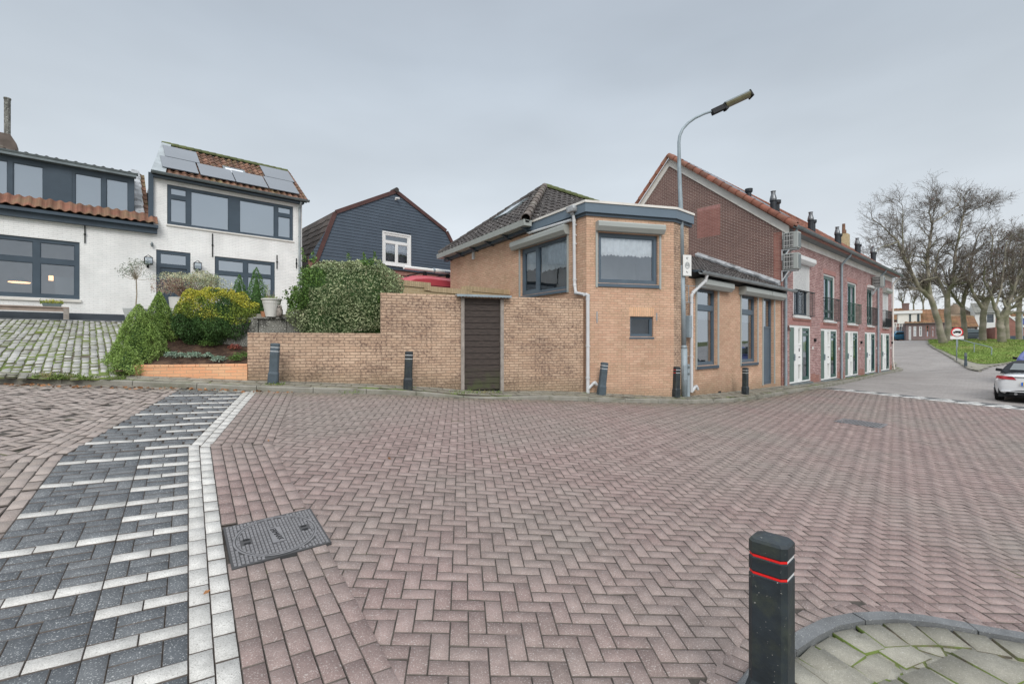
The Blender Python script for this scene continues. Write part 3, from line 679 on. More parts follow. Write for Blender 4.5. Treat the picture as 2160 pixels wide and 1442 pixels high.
def surf(name, xs, ys, fn, mat, poly=None):
    X, Y = np.meshgrid(xs, ys); Z = fn(X, Y); V = np.stack([X.ravel(), Y.ravel(), Z.ravel()], 1); nx = len(xs); i, j = np.meshgrid(np.arange(nx-1), np.arange(len(ys)-1)); b = (j*nx+i).ravel(); F = np.stack([b, b+1, b+nx+1, b+nx], 1)
    if poly is not None: F = F[inpoly(X.ravel()[b]+(xs[1]-xs[0])/2, Y.ravel()[b]+(ys[1]-ys[0])/2, poly)]
    return mesh_np(name, V, F, mat, smooth=True)
tag(surf('bank_soil', np.arange(-19, -6, .12), np.arange(7.9, 18, .12), lambda x, y: bankz(x, y)-.006, M['joint_moss'], bank), kind='structure')
mb = MB()
for i in range(10):
    a, b = topL+(topR-topL)*(i+.004)/10, topL+(topR-topL)*(i+.996)/10; n = e2*.14
    mb.hexa([(*a, 2.35), (*b, 2.35), (*(b+n), 2.35), (*(a+n), 2.35)], [(*a, 2.535), (*b, 2.535), (*(b+n), 2.535), (*(a+n), 2.535)])
tag(mkobj('kerb', mb, M['kerb_dark'], bevel=.01), kind='structure')
# yard behind
yard = MB(); yp = [tuple(topL+e2*.13), tuple(topR+e2*.13), (-9.6, 13.2), (-6.2, 11.1), (-2.9, 11.9), (-2.5, 14), (0, 16), (-3, 24), (-11, 24), (-22, 14)]
yard.poly([(x, y, 2.50) for x, y in yp]); yard.prism([(x, y, 2.50) for x, y in yp][1:5], (0, 0, -1.2)); tag(mkobj('yard', yard, M['tile_grey']), kind='structure')
# planting bed that climbs from the low orange wall to the yard
BED = [tuple(pg(236, 800, .09)), (-7.25, 9.15), (-5.42, 9.75), (-5.3, 10.5), (-6.2, 11.15), (-9.7, 13.3), tuple(topR+np.array([.25, 0])), (-7.9, 9.6)]
def bedz(x, y):
    x = np.asarray(x); y = np.asarray(y); yb = np.interp(x, [-8.2, -7.3, -5.4], [8.6, 9.1, 9.75]); t = np.clip((y-yb)/3.6, 0, 1.2)
    return 1.30+1.2*np.minimum(t, 1)+.03*np.sin(x*7)*np.cos(y*6)
tag(surf('planting_bed', np.arange(-10.5, -5, .1), np.arange(8.4, 14.5, .1), bedz, M['soil'], BED), kind='structure')
# ------------------------------------------------------------------ building helpers
def pgrid(s0, s1, z0, z1, cols, rows, fw=.07, ml=.07):
    """pane rectangles inside a frame; cols / rows are fractions of the divisions"""
    xs = [0]+list(cols)+[1]; zs = [0]+list(rows)+[1]; out = []
    for i in range(len(xs)-1):
        a = s0+(s1-s0)*xs[i]+(fw if i == 0 else ml/2); b = s0+(s1-s0)*xs[i+1]-(fw if i == len(xs)-2 else ml/2)
        for j in range(len(zs)-1):
            c = z0+(z1-z0)*zs[j]+(fw if j == 0 else ml/2); d = z0+(z1-z0)*zs[j+1]-(fw if j == len(zs)-2 else ml/2)
            out.append((a, b, c, d))
    return out
def frame(mb, s0, s1, z0, z1, panes, y0, t=.06, mi=0):
    mb.slab([(s0, z0), (s1, z0), (s1, z1), (s0, z1)], panes, y0, t, mi)
def win(fac, th, s0, s1, z0, z1, panes, fmat='navy', glass='glass', y=.07, back='room', bd=.5, sill=None, curtain=None, sash=True, name='window'):
    mb = MB(); frame(mb, s0, s1, z0, z1, panes, y, .07)
    if sash:      # an inner profile that steps back, so frames do not read as flat strips
        for a, b, c, d in panes:
            w = .022; mb.slab([(a, c), (b, c), (b, d), (a, d)], [(a+w, b-w, c+w, d-w)], y+.018, .03)
    f = fac.part(name, mb, M[fmat], th)
    g = MB()
    for a, b, c, d in panes: g.poly([(a, y+.04, c), (b, y+.04, c), (b, y+.04, d), (a, y+.04, d)])
    fac.part('pane', g, M[glass], f)
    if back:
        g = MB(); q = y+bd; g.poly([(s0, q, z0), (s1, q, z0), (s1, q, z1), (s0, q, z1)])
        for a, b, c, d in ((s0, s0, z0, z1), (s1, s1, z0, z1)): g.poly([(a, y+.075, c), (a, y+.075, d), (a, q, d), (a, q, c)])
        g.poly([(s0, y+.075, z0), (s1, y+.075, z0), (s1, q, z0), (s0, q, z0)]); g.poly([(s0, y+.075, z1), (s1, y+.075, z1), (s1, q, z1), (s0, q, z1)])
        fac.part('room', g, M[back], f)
    if curtain:
        for (a, b, c, d, mode) in curtain:
            g = MB(); n = max(8, int((b-a)/.03)); rows = 6 if mode == 'net' else 2; vs = []
            for j in range(rows+1):
                for i in range(n+1):
                    x = a+(b-a)*i/n; zz = d+(c-d)*j/rows
                    if j == rows and mode == 'net': zz += .022*math.sin(i*1.9)+.03*abs(math.sin(x*6))
                    vs.append((x, y+.085+.018*math.sin(x*38+.7*math.sin(x*11)), zz))
            g.add(vs, [(j*(n+1)+i, j*(n+1)+i+1, (j+1)*(n+1)+i+1, (j+1)*(n+1)+i) for j in range(rows) for i in range(n)]); fac.part('curtain', g, M['curtain'], f, smooth=True)
    if sill:
        mat, ov, th_, ext = sill; g = MB(); g.hexa([(s0-ext, -ov, z0-th_), (s1+ext, -ov, z0-th_), (s1+ext, y, z0-th_), (s0-ext, y, z0-th_)], [(s0-ext, -ov, z0-.02), (s1+ext, -ov, z0-.02), (s1+ext, y, z0+.004), (s0-ext, y, z0+.004)])
        fac.part('sill', g, M[mat], f)
    return f
def pipe(fac, th, name, pts, r=.04, mat='pvc', clips=()):
    mb = MB(); mb.tube(pts, r, 10)
    for i, (a, b) in enumerate(zip(pts[:-1], pts[1:])):
        if 0 < i: mb.tube([Vector(a)+(Vector(b)-Vector(a)).normalized()*(-.02), Vector(a)+(Vector(b)-Vector(a)).normalized()*.05], r*1.15, 10)
    for (x, y, z) in clips: mb.tube([(x, y, z-.018), (x, y, z+.018)], r*1.28, 10); mb.box(x-.012, x+.012, y, y+.11, z-.012, z+.012)
    return fac.part(name, mb, M[mat], th, smooth=False)
def gutter(mb, a, b, r=.07, seg=8, lip=.012, mi=0):
    """half-round gutter from a to b"""
    a, b = Vector(a), Vector(b); t = (b-a).normalized(); w = Vector((t.y, -t.x, 0)).normalized(); vs = []
    prof = [(math.cos(math.pi+math.pi*k/seg)*r, math.sin(math.pi+math.pi*k/seg)*r) for k in range(seg+1)]
    prof = [(-r-lip, .01)]+prof+[(r+lip, .012), (r+lip, .0), (r-.012, .0)]+[(math.cos(math.pi*2-math.pi*k/seg)*(r-.01), math.sin(math.pi*2-math.pi*k/seg)*(r-.01)) for k in range(seg+1)]
    for p in (a, b): vs += [tuple(p+w*u+Vector((0, 0, v))) for u, v in prof]
    n = len(prof); mb.add(vs, [(i, (i+1) % n, n+(i+1) % n, n+i) for i in range(n)]+[tuple(range(n))[::-1], tuple(range(n, 2*n))], mi)
def tiles(P, U, Vv, W, L, tw=.24, th=.33, amp=.028, seg=5, thick=.022, clip=None, flat=False):
    """roof tiles: P lower-left corner, U unit vector along the eave, Vv unit vector up the slope; every tile is its own curved piece"""
    P, U, Vv = Vector(P), Vector(U).normalized(), Vector(Vv).normalized(); N = U.cross(Vv)
    if N.z < 0: N = -N
    nc = max(1, round(W/tw)); nr = max(1, round(L/th)); tw = W/nc; th = L/nr; vs = []; fs = []
    for r in range(nr):
        for c in range(nc):
            u0, v0 = c*tw, r*th
            if clip and not clip(u0+tw/2, v0+th/2): continue
            dz = random.gauss(0, .003); sk = random.gauss(0, .004); b = len(vs); ov = .06
            for vi, (vv, lift) in enumerate(((v0+sk, .042), (min(v0+th+ov, L), .010))):
                for k in range(seg+1):
                    x = k/seg; h = (amp*math.sin(2*math.pi*(x-.08))) if not flat else (amp*(1 if x < .22 else (-.3 if x < .9 else .6)))
                    vs.append(tuple(P+U*(u0+x*tw*1.02)+Vv*vv+N*(h+lift+dz)))
            for k in range(seg+1):      # front lip
                p = Vector(vs[b+k]); vs.append(tuple(p-N*thick-Vv*(-.002)))
            for k in range(seg):
                fs.append((b+k, b+k+1, b+seg+2+k, b+seg+1+k)); fs.append((b+2*(seg+1)+k, b+2*(seg+1)+k+1, b+k+1, b+k))
    mb = MB(); mb.v = vs; mb.f = fs; mb.m = [0]*len(fs); return mb
def ridge(a, b, r=.11, n=None, seg=8, over=.03, full=.62, up=Vector((0, 0, 1))):
    """half-round ridge or hip tiles laid one over the other from a (low) to b (high)"""
    a, b = Vector(a), Vector(b); t = (b-a).normalized(); w = t.cross(up).normalized(); u = w.cross(t).normalized(); Ln = (b-a).length; n = n or max(1, round(Ln/.36)); mb = MB()
    for i in range(n):
        p, q = a+t*Ln*i/n, a+t*(Ln*(i+1)/n+over); vs = []
        for c, rr in ((p, r*1.08), (q, r*.92)):
            for k in range(seg+1):
                an = math.pi*full*(2*k/seg-1); vs.append(tuple(c+w*math.sin(an)*rr+u*math.cos(an)*rr))
            for k in range(seg+1):
                an = math.pi*full*(2*k/seg-1); vs.append(tuple(c+w*math.sin(an)*(rr-.018)+u*math.cos(an)*(rr-.018)))
        m = seg+1; fs = [(k, k+1, 2*m+k+1, 2*m+k) for k in range(seg)]+[(m+k+1, m+k, k, k+1) for k in range(seg)]
        mb.add(vs, fs)
    return mb
def deck(pts, t=.05):
    """thin board under a roof surface: pts counter-clockwise seen from above"""
    mb = MB(); mb.prism([tuple(p) for p in pts], (0, 0, -t)); return mb
def skylight(fac, th, P, U, Vv, w, h, mat='zinc_dark'):
    P, U, Vv = Vector(P), Vector(U).normalized(), Vector(Vv).normalized(); N = U.cross(Vv); N = -N if N.z < 0 else N; mb = MB()
    def q(a, b, c): return tuple(P+U*a+Vv*b+N*c)
    f = .07
    for (a, b, c, d) in ((0, w, 0, f), (0, w, h-f, h), (0, f, f, h-f), (w-f, w, f, h-f)):
        mb.hexa([q(a, c, 0), q(b, c, 0), q(b, d, 0), q(a, d, 0)], [q(a, c, .10), q(b, c, .10), q(b, d, .10), q(a, d, .10)])
    o = fac.part('skylight', mb, M[mat], th); g = MB(); g.poly([q(f, f, .085), q(w-f, f, .085), q(w-f, h-f, .085), q(f, h-f, .085)]); fac.part('pane', g, M['panel'] if mat == 'x' else M['sky_pane'], o); return o
M['sky_pane'] = pmat('skylight_glass', (.55, .58, .62), .02, 1, .15, spec=1.0); M['sky_pane'].node_tree.nodes['Principled BSDF'].inputs['Coat Weight'].default_value = 1.0
def text_mesh(name, txt, size, mat, parent, M4, ext=.002, align='CENTER'):
    cu = bpy.data.curves.new(name, 'FONT'); cu.body = txt; cu.size = size; cu.extrude = ext; cu.align_x = align; cu.align_y = 'CENTER'
    tmp = bpy.data.objects.new('t', cu); COL.objects.link(tmp); dg = bpy.context.evaluated_depsgraph_get(); me = bpy.data.meshes.new_from_object(tmp.evaluated_get(dg)); bpy.data.objects.remove(tmp)
    me.materials.clear(); me.materials.append(mat); o = bpy.data.objects.new(name, me); COL.objects.link(o)
    if parent is not None: o.parent = parent
    o.matrix_local = M4; return o
# ------------------------------------------------------------------ the orange brick corner house
LA = 8.4; LB = 2.51
def z_(v): return EYE+v
CH = empty('corner_house', (P0[0], P0[1], .55), 0, 'low orange brick corner house with grey fascia, roller shutter boxes and dark tiled hipped roof', 'house')
# sub-roots are not wanted: every facade part is brought into the frame of its plane by its own transform
class FacT(Fac):
    """a facade whose parts hang directly under a thing that has another origin"""
    def __init__(s, O, d, thing): super().__init__(O, d, 0.0); s.thing = thing
    def part(s, name, mb, mats, parent, **k):
        o = mkobj(name, mb, mats, parent, zs=0.0, **k)
        if parent is s.thing:
            o.matrix_local = s.thing.matrix_world.inverted() @ (Matrix.Translation((s.O[0], s.O[1], 0)) @ Matrix.Rotation(s.ang, 4, 'Z'))
        return o
def settle(o): bpy.context.view_layer.update(); return o
settle(CH)
fA = FacT(FA.O, FA.d, CH); fB = FacT(FB.O, FB.d, CH); fR = FacT(FR.O, FR.d, CH)
ZT = z_(3.36)             # underside of the fascia
# A side: window 1098..1197 px
a0, a1 = fA.s(1098), fA.s(1197); zw0, zw1 = fA.z(1197, 609)+.0, z_(2.86)
print('A window', a0, a1, zw0, zw1, 'len', LA)
mb = MB(); mb.slab([(0, .3), (LA, .3), (LA, ZT), (0, ZT)], [(a0, a1, zw0, zw1)], 0, .10, sides=False); fA.part('wall', mb, M['brick_orange'], CH)
pn = pgrid(a0, a1, zw0, zw1, [.36], [], .075, .09)
l0 = pn[0]; pn[0] = (l0[0]+.06, l0[1]-.06, l0[2]+.06, l0[3]-.06)
win(fA, CH, a0, a1, zw0, zw1, pn, 'navy2', 'glass_dark', .07, 'room', .9, ('navy2', .05, .09, .0), [(pn[0][0]-.05, pn[0][1]+.05, zw0+.75, zw1-.1, 'net'), (pn[1][0], pn[1][1], zw0+.62, zw1-.08, 'net')])
def shbox(fac, th, s0, s1, z0, z1, dep=.19, mat='shutter_box', guides=None, gw=.055):
    mb = MB(); mb.prism([(s0, .0, z1), (s0, -dep*.88, z1), (s0, -dep, z1-.03), (s0, -dep, z0+.10), (s0, -dep*.62, z0), (s0, 0, z0)], (s1-s0, 0, 0))
    o = fac.part('shutter_box', mb, M[mat], th)
    if guides:
        for g, zb in guides:
            m2 = MB(); m2.box(g-gw/2, g+gw/2, -.03, .012, zb, z0); fac.part('guide_rail', m2, M[mat], o)
    return o
sb0, sb1 = fA.s(1086), fA.s(1201)
shbox(fA, CH, sb0, sb1, zw1+.0, zw1+.25, .2, guides=[(a0-.03, zw0-.1), (a1+.03, zw0-.1)])
# B side
b0, b1 = fB.s(1262), fB.s(1387.5); bz0, bz1 = fB.z(1262, 601)+.06, z_(2.80)
q0, q1 = fB.s(1329), fB.s(1378); qz0, qz1 = fB.z(1329, 712)+.03, fB.z(1329, 667)
print('B window', b0, b1, bz0, bz1, q0, q1, qz0, qz1)
mb = MB(); mb.slab([(0, .2), (LB, .2), (LB, ZT), (0, ZT)], [(b0, b1, bz0, bz1), (q0, q1, qz0, qz1)], 0, .10, sides=False); fB.part('wall', mb, M['brick_orange'], CH)
win(fB, CH, b0, b1, bz0, bz1, pgrid(b0, b1, bz0, bz1, [], [], .09), 'navy2', 'glass', .06, 'room_mid', 1.1, ('navy2', .04, .10, .02), [(b0+.1, b1-.1, bz0+.72, bz1-.1, 'net')])
mb = MB(); mb.box(b1-.42, b1-.12, .5, .62, bz0, bz0+.36)
shbox(fB, CH, fB.s(1256), fB.s(1396), bz1+.02, bz1+.25, .2, guides=[(b0-.05, bz0-.12), (b1+.06, bz0-.12)])
win(fB, CH, q0, q1, qz0, qz1, pgrid(q0, q1, qz0, qz1, [], [], .05), 'navy2', 'glass_dark', .06, 'room', .3, ('navy2', .02, .06, .02))
mb = MB(); mb.box(q0-.02, q1+.02, -.004, .02, qz1, qz1+.24); fB.part('soldier_course', mb, M['brick_sill'], CH)
for px, y0, y1 in ((1259, 657, 681), (1385, 660, 676)):
    mb = MB(); s_ = fB.s(px); mb.box(s_-.012, s_+.012, -.015, .01, fB.z(px, y1), fB.z(px, y0)); fB.part('wall_anchor', mb, M['galv'], CH)
# side return up to the extension and the high part
s1_ = -7.9; s2_ = -7.1
mb = MB(); mb.slab([(s1_, .1), (s2_, .1), (s2_, ZT), (s1_, ZT)], [], 0, .1, sides=False)
mb.poly([(s2_, 0, .1), (s2_, 5, .1), (s2_, 5, ZT), (s2_, 0, ZT)]); fR.part('wall', mb, M['brick_wall'], CH)
# fascia of the flat roof (blue grey, pale capping)
A_t = LA-2.35
def P3(p, z): return (float(p[0]), float(p[1]), z)
def wloc(x, y, z): return (x-P0[0], y-P0[1], z-.55)
pA = np.array(FA.w(A_t)); pB = P0; pC = P1; pD = np.array(FR.w(s2_+.12)); nA = np.array([-.854, -.521]); nB = np.array([.254, -.967]); nR = np.array([.666, -.746])
def mit(n1, n2, k): b = (n1+n2); b = b/np.linalg.norm(b); return b*k/float(b@n1)
def fasc(k, z0, z1, k_in=.02):
    outer = [pA+nA*k, pB+mit(nA, nB, k), pC+mit(nB, nR, k), pD+nR*k]; inner = [pA-nA*k_in, pB-mit(nA, nB, k_in), pC-mit(nB, nR, k_in), pD-nR*k_in]; mb = MB()
    for i in range(3):
        mb.hexa([wloc(*outer[i], z0), wloc(*outer[i+1], z0), wloc(*inner[i+1], z0), wloc(*inner[i], z0)], [wloc(*outer[i], z1), wloc(*outer[i+1], z1), wloc(*inner[i+1], z1), wloc(*inner[i], z1)])
    return mb
def world_part(name, mb, mat, **k): return mkobj(name, mb, mat, CH, **k)
f_ = world_part('fascia', fasc(.10, ZT-.09, z_(3.50)), M['fascia']); world_part('capping', fasc(.125, z_(3.502), z_(3.56), .05), M['trim_white']); f_
world_part('fascia_board', fasc(.04, ZT-.17, ZT-.092), M['navy'])
mb = MB(); mb.poly([wloc(*p, z_(3.49)) for p in (pA, pB, pC, pD, (1.9, 19.2), (-.5, 16.2))]); world_part('flat_roof', mb, M['zinc_dark'])
# tiled hipped roof: eave along A
E0 = np.array(FA.w(-.25, -.38)); E1 = np.array(FA.w(A_t+.12, -.38)); zE = z_(3.55)
AP = np.array([1.27, 18.63]); zA_ = z_(6.07)
E0v, E1v, APv = Vector(wloc(*E0, zE)), Vector(wloc(*E1, zE)), Vector(wloc(*AP, zA_))
U = (E1v-E0v).normalized(); Nn = U.cross(APv-E0v).normalized(); Nn = -Nn if Nn.z < 0 else Nn; Vd = Nn.cross(U); Vd = Vd if Vd.z > 0 else -Vd
Ln = (E1v-E0v).length; au = (APv-E0v).dot(U); av = (APv-E0v).dot(Vd)
def tri(u, v): return v < av and (u > au*v/av) and (u < Ln-(Ln-au)*v/av)
mbt = tiles(E0v, U, Vd, Ln, av, .30, .33, .028, 5, clip=tri); world_part('roof', mbt, M['tile_dark'])
world_part('roof_deck', deck([E0v-Vector((0,0,.02)), E1v-Vector((0,0,.02)), APv-Vector((0,0,.02))]), M['black'])
# street-facing slope: between hip, ridge (runs along the row direction) and the fascia
RG = Vector(wloc(*(AP+np.array([.746, .666])*5.5), zA_)); F1v = Vector(wloc(*(np.array([.0, 0])+E1+np.array([.746, .666])*7.2), zE-.1))
U2 = Vector((.746, .666, 0)); N2 = U2.cross(APv-E1v).normalized(); N2 = -N2 if N2.z < 0 else N2; V2 = N2.cross(U2); V2 = V2 if V2.z > 0 else -V2
au2 = (APv-E1v).dot(U2); av2 = (APv-E1v).dot(V2)
mbt = tiles(E1v-U2*1.5, U2, V2, 9.5, av2, .30, .33, .028, 5, clip=lambda u, v: (u-1.5) > au2*v/av2); world_part('roof', mbt, M['tile_dark'])
world_part('roof_deck', deck([E1v-Vector((0,0,.03)), E1v+U2*8-Vector((0,0,.03)), APv+U2*5.5-Vector((0,0,.03)), APv-Vector((0,0,.03))]), M['black'])
world_part('hip_ridge', ridge(E1v+Vector((0,0,.02)), APv+Vector((0,0,.04)), .13, 11), M['tile_darkw'], smooth=True)
world_part('hip_ridge', ridge(E0v+Vector((0,0,.02)), APv+Vector((0,0,.04)), .11, 14), M['tile_dark'], smooth=True)
world_part('ridge', ridge(APv+U2*6+Vector((0,0,.03)), APv+Vector((0,0,.05)), .12, 16), M['tile_moss'], smooth=True)
# skylight in the A slope
k0 = E0v+U*(au-.60)+Vd*(av*.42)
skylight(fA, CH, k0, U, Vd, 1.0, 1.15).matrix_local = Matrix.Identity(4)
# box gutter along A with brackets
s_e = A_t+.1; mb = MB(); zg = z_(3.38)
for i in range(6):
    x0 = -.4+(s_e+.4)*i/6+.004; x1 = -.4+(s_e+.4)*(i+1)/6-.004; mb.prism([(x0, -.42, zg), (x0, -.44, zg+.17), (x0, -.40, zg+.17), (x0, -.16, zg+.17), (x0, -.16, zg)][::-1], (x1-x0, 0, 0))
fA.part('gutter', mb, M['shutter_box'], CH)
mb = MB(); mb.box(-.3, s_e-.06, -.16, -.0, zg-.1, zg+.14)
for i in range(6): x = .1+i*1.15; mb.prism([(x, -.36, zg-.006), (x, -.14, zg-.006), (x, 0, zg-.13), (x, -.14, zg-.13)], (.08, 0, 0))
fA.part('soffit', mb, M['navy'], CH)
mb = MB(); s_ = fA.s(1000); mb.box(s_-.06, s_+.06, -.06, 0, fA.z(1000, 547), fA.z(1000, 530)); fA.part('vent', mb, M['pvc'], CH)
mb = MB(); mb.tube([wloc(-1.4, 19.6, z_(3.5)), wloc(-1.4, 19.6, z_(4.45))], .02, 6); mb.tube([wloc(-1.25, 19.6, z_(4.0)), wloc(-1.25, 19.6, z_(4.3))], .03, 6); world_part('aerial', mb, M['galv_dark'])
# downpipes on A / B
sA = fA.s(1216); zt = z_(3.30)
pts = [(sA, -.12, zt+.06), (sA, -.08, zt-.15), (sA, -.06, fA.z(1217, 600)), (sA+.05, -.06, fA.z(1217, 618)), (LA+.02, -.09, fA.z(1217, 624))]
pipe(fA, CH, 'downpipe', pts, .042, 'pvc', [(sA, -.06, fA.z(1216, y)) for y in (475, 497, 515, 590)])
mb = MB(); mb.prism([(sA-.13, -.05, zt+.04), (sA-.16, -.05, zt+.12), (sA-.14, -.05, zt+.2), (sA+.14, -.05, zt+.2), (sA+.16, -.05, zt+.12), (sA+.13, -.05, zt+.04)], (0, -.19, 0)); mb.tube([(sA, -.13, zt-.02), (sA, -.13, zt+.08)], .06, 10); fA.part('rainwater_head', mb, M['lead'], CH, bevel=.02)
sB = fB.s(1236)+.02; zk = fA.z(1217, 624)
pipe(fB, CH, 'downpipe', [(sB-.07, -.06, zk), (sB, -.07, zk-.02), (sB, -.07, zk-.10), (sB, -.07, .52)], .045, 'pvc', [(sB, -.07, z_(-.1)), (sB, -.07, z_(-.9))])
pipe(fB, CH, 'overflow_pipe', [(sB+.0, -.09, .66), (sB+.13, -.12, .80), (sB+.17, -.12, .82), (sB+.23, -.12, .76)], .035, 'pvc')
# sloping feed pipe under the fascia, from the box gutter to the rainwater head
pipe(fA, CH, 'feed_pipe', [(s_e-.3, -.12, zg-.0), (s_e-.28, -.1, zg-.12), (s_e-.2, -.1, zg-.15), (sA-.1, -.09, z_(3.16)+.02)], .038, 'pvc')
# ---- low extension with two tall windows and a door
sC0 = s2_; zc = fR.z(1650, 611)
w1 = (fR.s(1469), fR.s(1513)); w2 = (fR.s(1563), fR.s(1597)); dr = (fR.s(1609), fR.s(1632))
wz1 = (fR.z(1471, 773)+.02, fR.z(1471, 606)); wz2 = (fR.z(1563, 771)+.02, fR.z(1563, 621)); dz = (fR.z(1611, 812), fR.z(1611, 627))
print('C', w1, w2, dr, wz1, wz2, dz, zc)
mb = MB(); mb.slab([(sC0, -.3), (-.15, -.3), (-.15, zc), (sC0, zc)], [(w1[0], w1[1], *wz1), (w2[0], w2[1], *wz1), (dr[0], dr[1], dz[0], wz1[1])], 0, .14, sides=False); fR.part('wall', mb, M['brick_orange_c'], CH)
mb = MB(); mb.box(sC0, -.15, .0, .02, -.3, .2); 
zt_ = wz1[1]; spl = .74
for (a, b) in (w1, w2):
    pz = [(a+.07, b-.07, wz1[0]+.08, wz1[0]+(zt_-wz1[0])*spl-.04), (a+.07, b-.07, wz1[0]+(zt_-wz1[0])*spl+.10, zt_-.07)]
    win(fR, CH, a, b, wz1[0], zt_, pz, 'navy2', 'glass_sky', .10, 'room', .6, ('navy', .05, .10, .02), [(a+.05, b-.05, wz1[0]+(zt_-wz1[0])*.60, wz1[0]+(zt_-wz1[0])*.72, 'flat')])
# door: leaf + fanlight
mb = MB(); a, b = dr; zd = dz[0]; zf = zd+2.02; frame(mb, a, b, zd, zt_, [(a+.06, b-.06, zd+.05, zf), (a+.06, b-.06, zf+.06, zt_-.06)], .09, .06)
df = fR.part('door_frame', mb, M['navy2'], CH); g = MB(); g.poly([(a+.06, .13, zf+.06), (b-.06, .13, zf+.06), (b-.06, .13, zt_-.06), (a+.06, .13, zt_-.06)]); fR.part('pane', g, M['glass_sky'], df); g = MB(); g.poly([(a, .5, zf), (b, .5, zf), (b, .5, zt_), (a, .5, zt_)]); fR.part('room', g, M['room'], df)
g = MB(); g.box(a+.06, b-.06, .115, .15, zd+.05, zf); g.box(a+.07, b-.07, .10, .12, zd+.06, zd+.14); dl = fR.part('door', g, M['navy2'], CH); g = MB(); g.tube([(a+.14, .07, zd+1.05), (a+.26, .07, zd+1.05)], .012, 8); g.tube([(a+.14, .07, zd+1.05), (a+.14, .12, zd+1.05)], .012, 8); fR.part('handle', g, M['galv'], dl)
zb_ = zt_-.02
shbox(fR, CH, fR.s(1467), fR.s(1537)-.12, zb_, zb_+.26, .24, guides=[(w1[0]-.03, wz1[0]-.1), (w1[1]+.04, wz1[0]-.1)], gw=.06)
shbox(fR, CH, fR.s(1562)-.12, fR.s(1616)-.12, zb_, zb_+.26, .24, guides=[(w2[0]-.03, wz1[0]-.1), (w2[1]+.04, wz1[0]-.1)], gw=.06)
shbox(fR, CH, fR.s(1617)-.12, -.25, zb_, zb_+.26, .24, guides=[(dr[0]-.03, zd), (dr[1]+.04, zd)], gw=.06)
# roof of the extension
zr = zc+.06; sl_ = math.atan(.47); dv = Vector((0, math.cos(sl_), math.sin(sl_))); Lr = 3.5/math.cos(sl_)
mbt = tiles((sC0+.05, -.28, zr-.12), (1, 0, 0), dv, -.0-sC0+.02, Lr, .24, .30, .022, 5); fR.part('roof', mbt, M['tile_dark'], CH)
mb = MB(); mb.prism([(sC0, -.2, zr-.12), (sC0, 3.3, zr+.47*3.5-.14), (sC0, 3.3, zr+.2), (sC0, 0, zr-.25)], (-sC0, 0, 0)); fR.part('roof_deck', mb, M['black'], CH)
mb = MB()
for i in range(6):
    a = sC0+.06+(.35-sC0)*i/6; b = sC0+.06+(.35-sC0)*(i+1)/6-.012; gutter(mb, (a, -.33, zr-.10), (b, -.33, zr-.10), .075)
fR.part('gutter', mb, M['zinc'], CH)
mb = MB(); mb.box(sC0+.05, .05, -.26, -.0, zc-.04, zc+.02); fR.part('soffit', mb, M['navy'], CH)
# lead flashing against the brown gable and the lead apron at the top
mb = MB()
for i in range(9):
    y0 = .05+3.25*i/9; y1 = .05+3.25*(i+1)/9+.02; j = random.uniform(-.01, .01)
    mb.hexa([(-.26, y0, zr+.47*(y0+.28)-.06), (-.02, y0, zr+.47*(y0+.28)-.06), (-.02, y1, zr+.47*(y1+.28)-.06), (-.26, y1, zr+.47*(y1+.28)-.06)], [(-.28+j, y0, zr+.47*(y0+.28)+.02), (-.01, y0, zr+.47*(y0+.28)+.13), (-.01, y1, zr+.47*(y1+.28)+.13), (-.28+j, y1, zr+.47*(y1+.28)+.02)])
fR.part('flashing', mb, M['lead'], CH)
mb = MB(); mb.prism([(sC0+.3, 2.2, zr+1.36), (sC0+1.6, 2.2, zr+1.30), (sC0+1.7, 2.6, zr+1.55), (sC0+1.6, 3.1, zr+1.85), (sC0+.35, 3.1, zr+1.85)], (0, 0, .05)); mb.box(sC0+.3, sC0+1.65, 2.15, 2.2, zr+1.18, zr+1.42); fR.part('lead_apron', mb, M['lead'], CH, bevel=.02)
# downpipe left of the first window
sp_ = fR.s(1452); zz = zr-.15
pipe(fR, CH, 'downpipe', [(sp_+.42, -.33, zz-.02), (sp_+.42, -.28, zz-.18), (sp_+.06, -.12, zz-.5), (sp_, -.09, zz-.6), (sp_, -.09, .45)], .045, 'pvc', [(sp_, -.09, z_(.4)), (sp_, -.09, z_(-.4))])
pipe(fR, CH, 'overflow_pipe', [(sp_+.02, -.1, .48), (sp_+.12, -.14, .60), (sp_+.18, -.14, .60), (sp_+.26, -.14, .52)], .04, 'pvc')
for px in (1518, 1560): mb = MB(); s_ = fR.s(px); mb.box(s_-.09, s_+.09, -.004, .03, fR.z(px, 828)-.02, fR.z(px, 828)+.05); fR.part('air_brick', mb, M['black'], CH)
mb = MB(); mb.box(sp_-.22, sp_-.10, -.16, -.02, z_(.12), z_(.72)); fR.part('cable_box', mb, M['galv'], CH, bevel=.01)
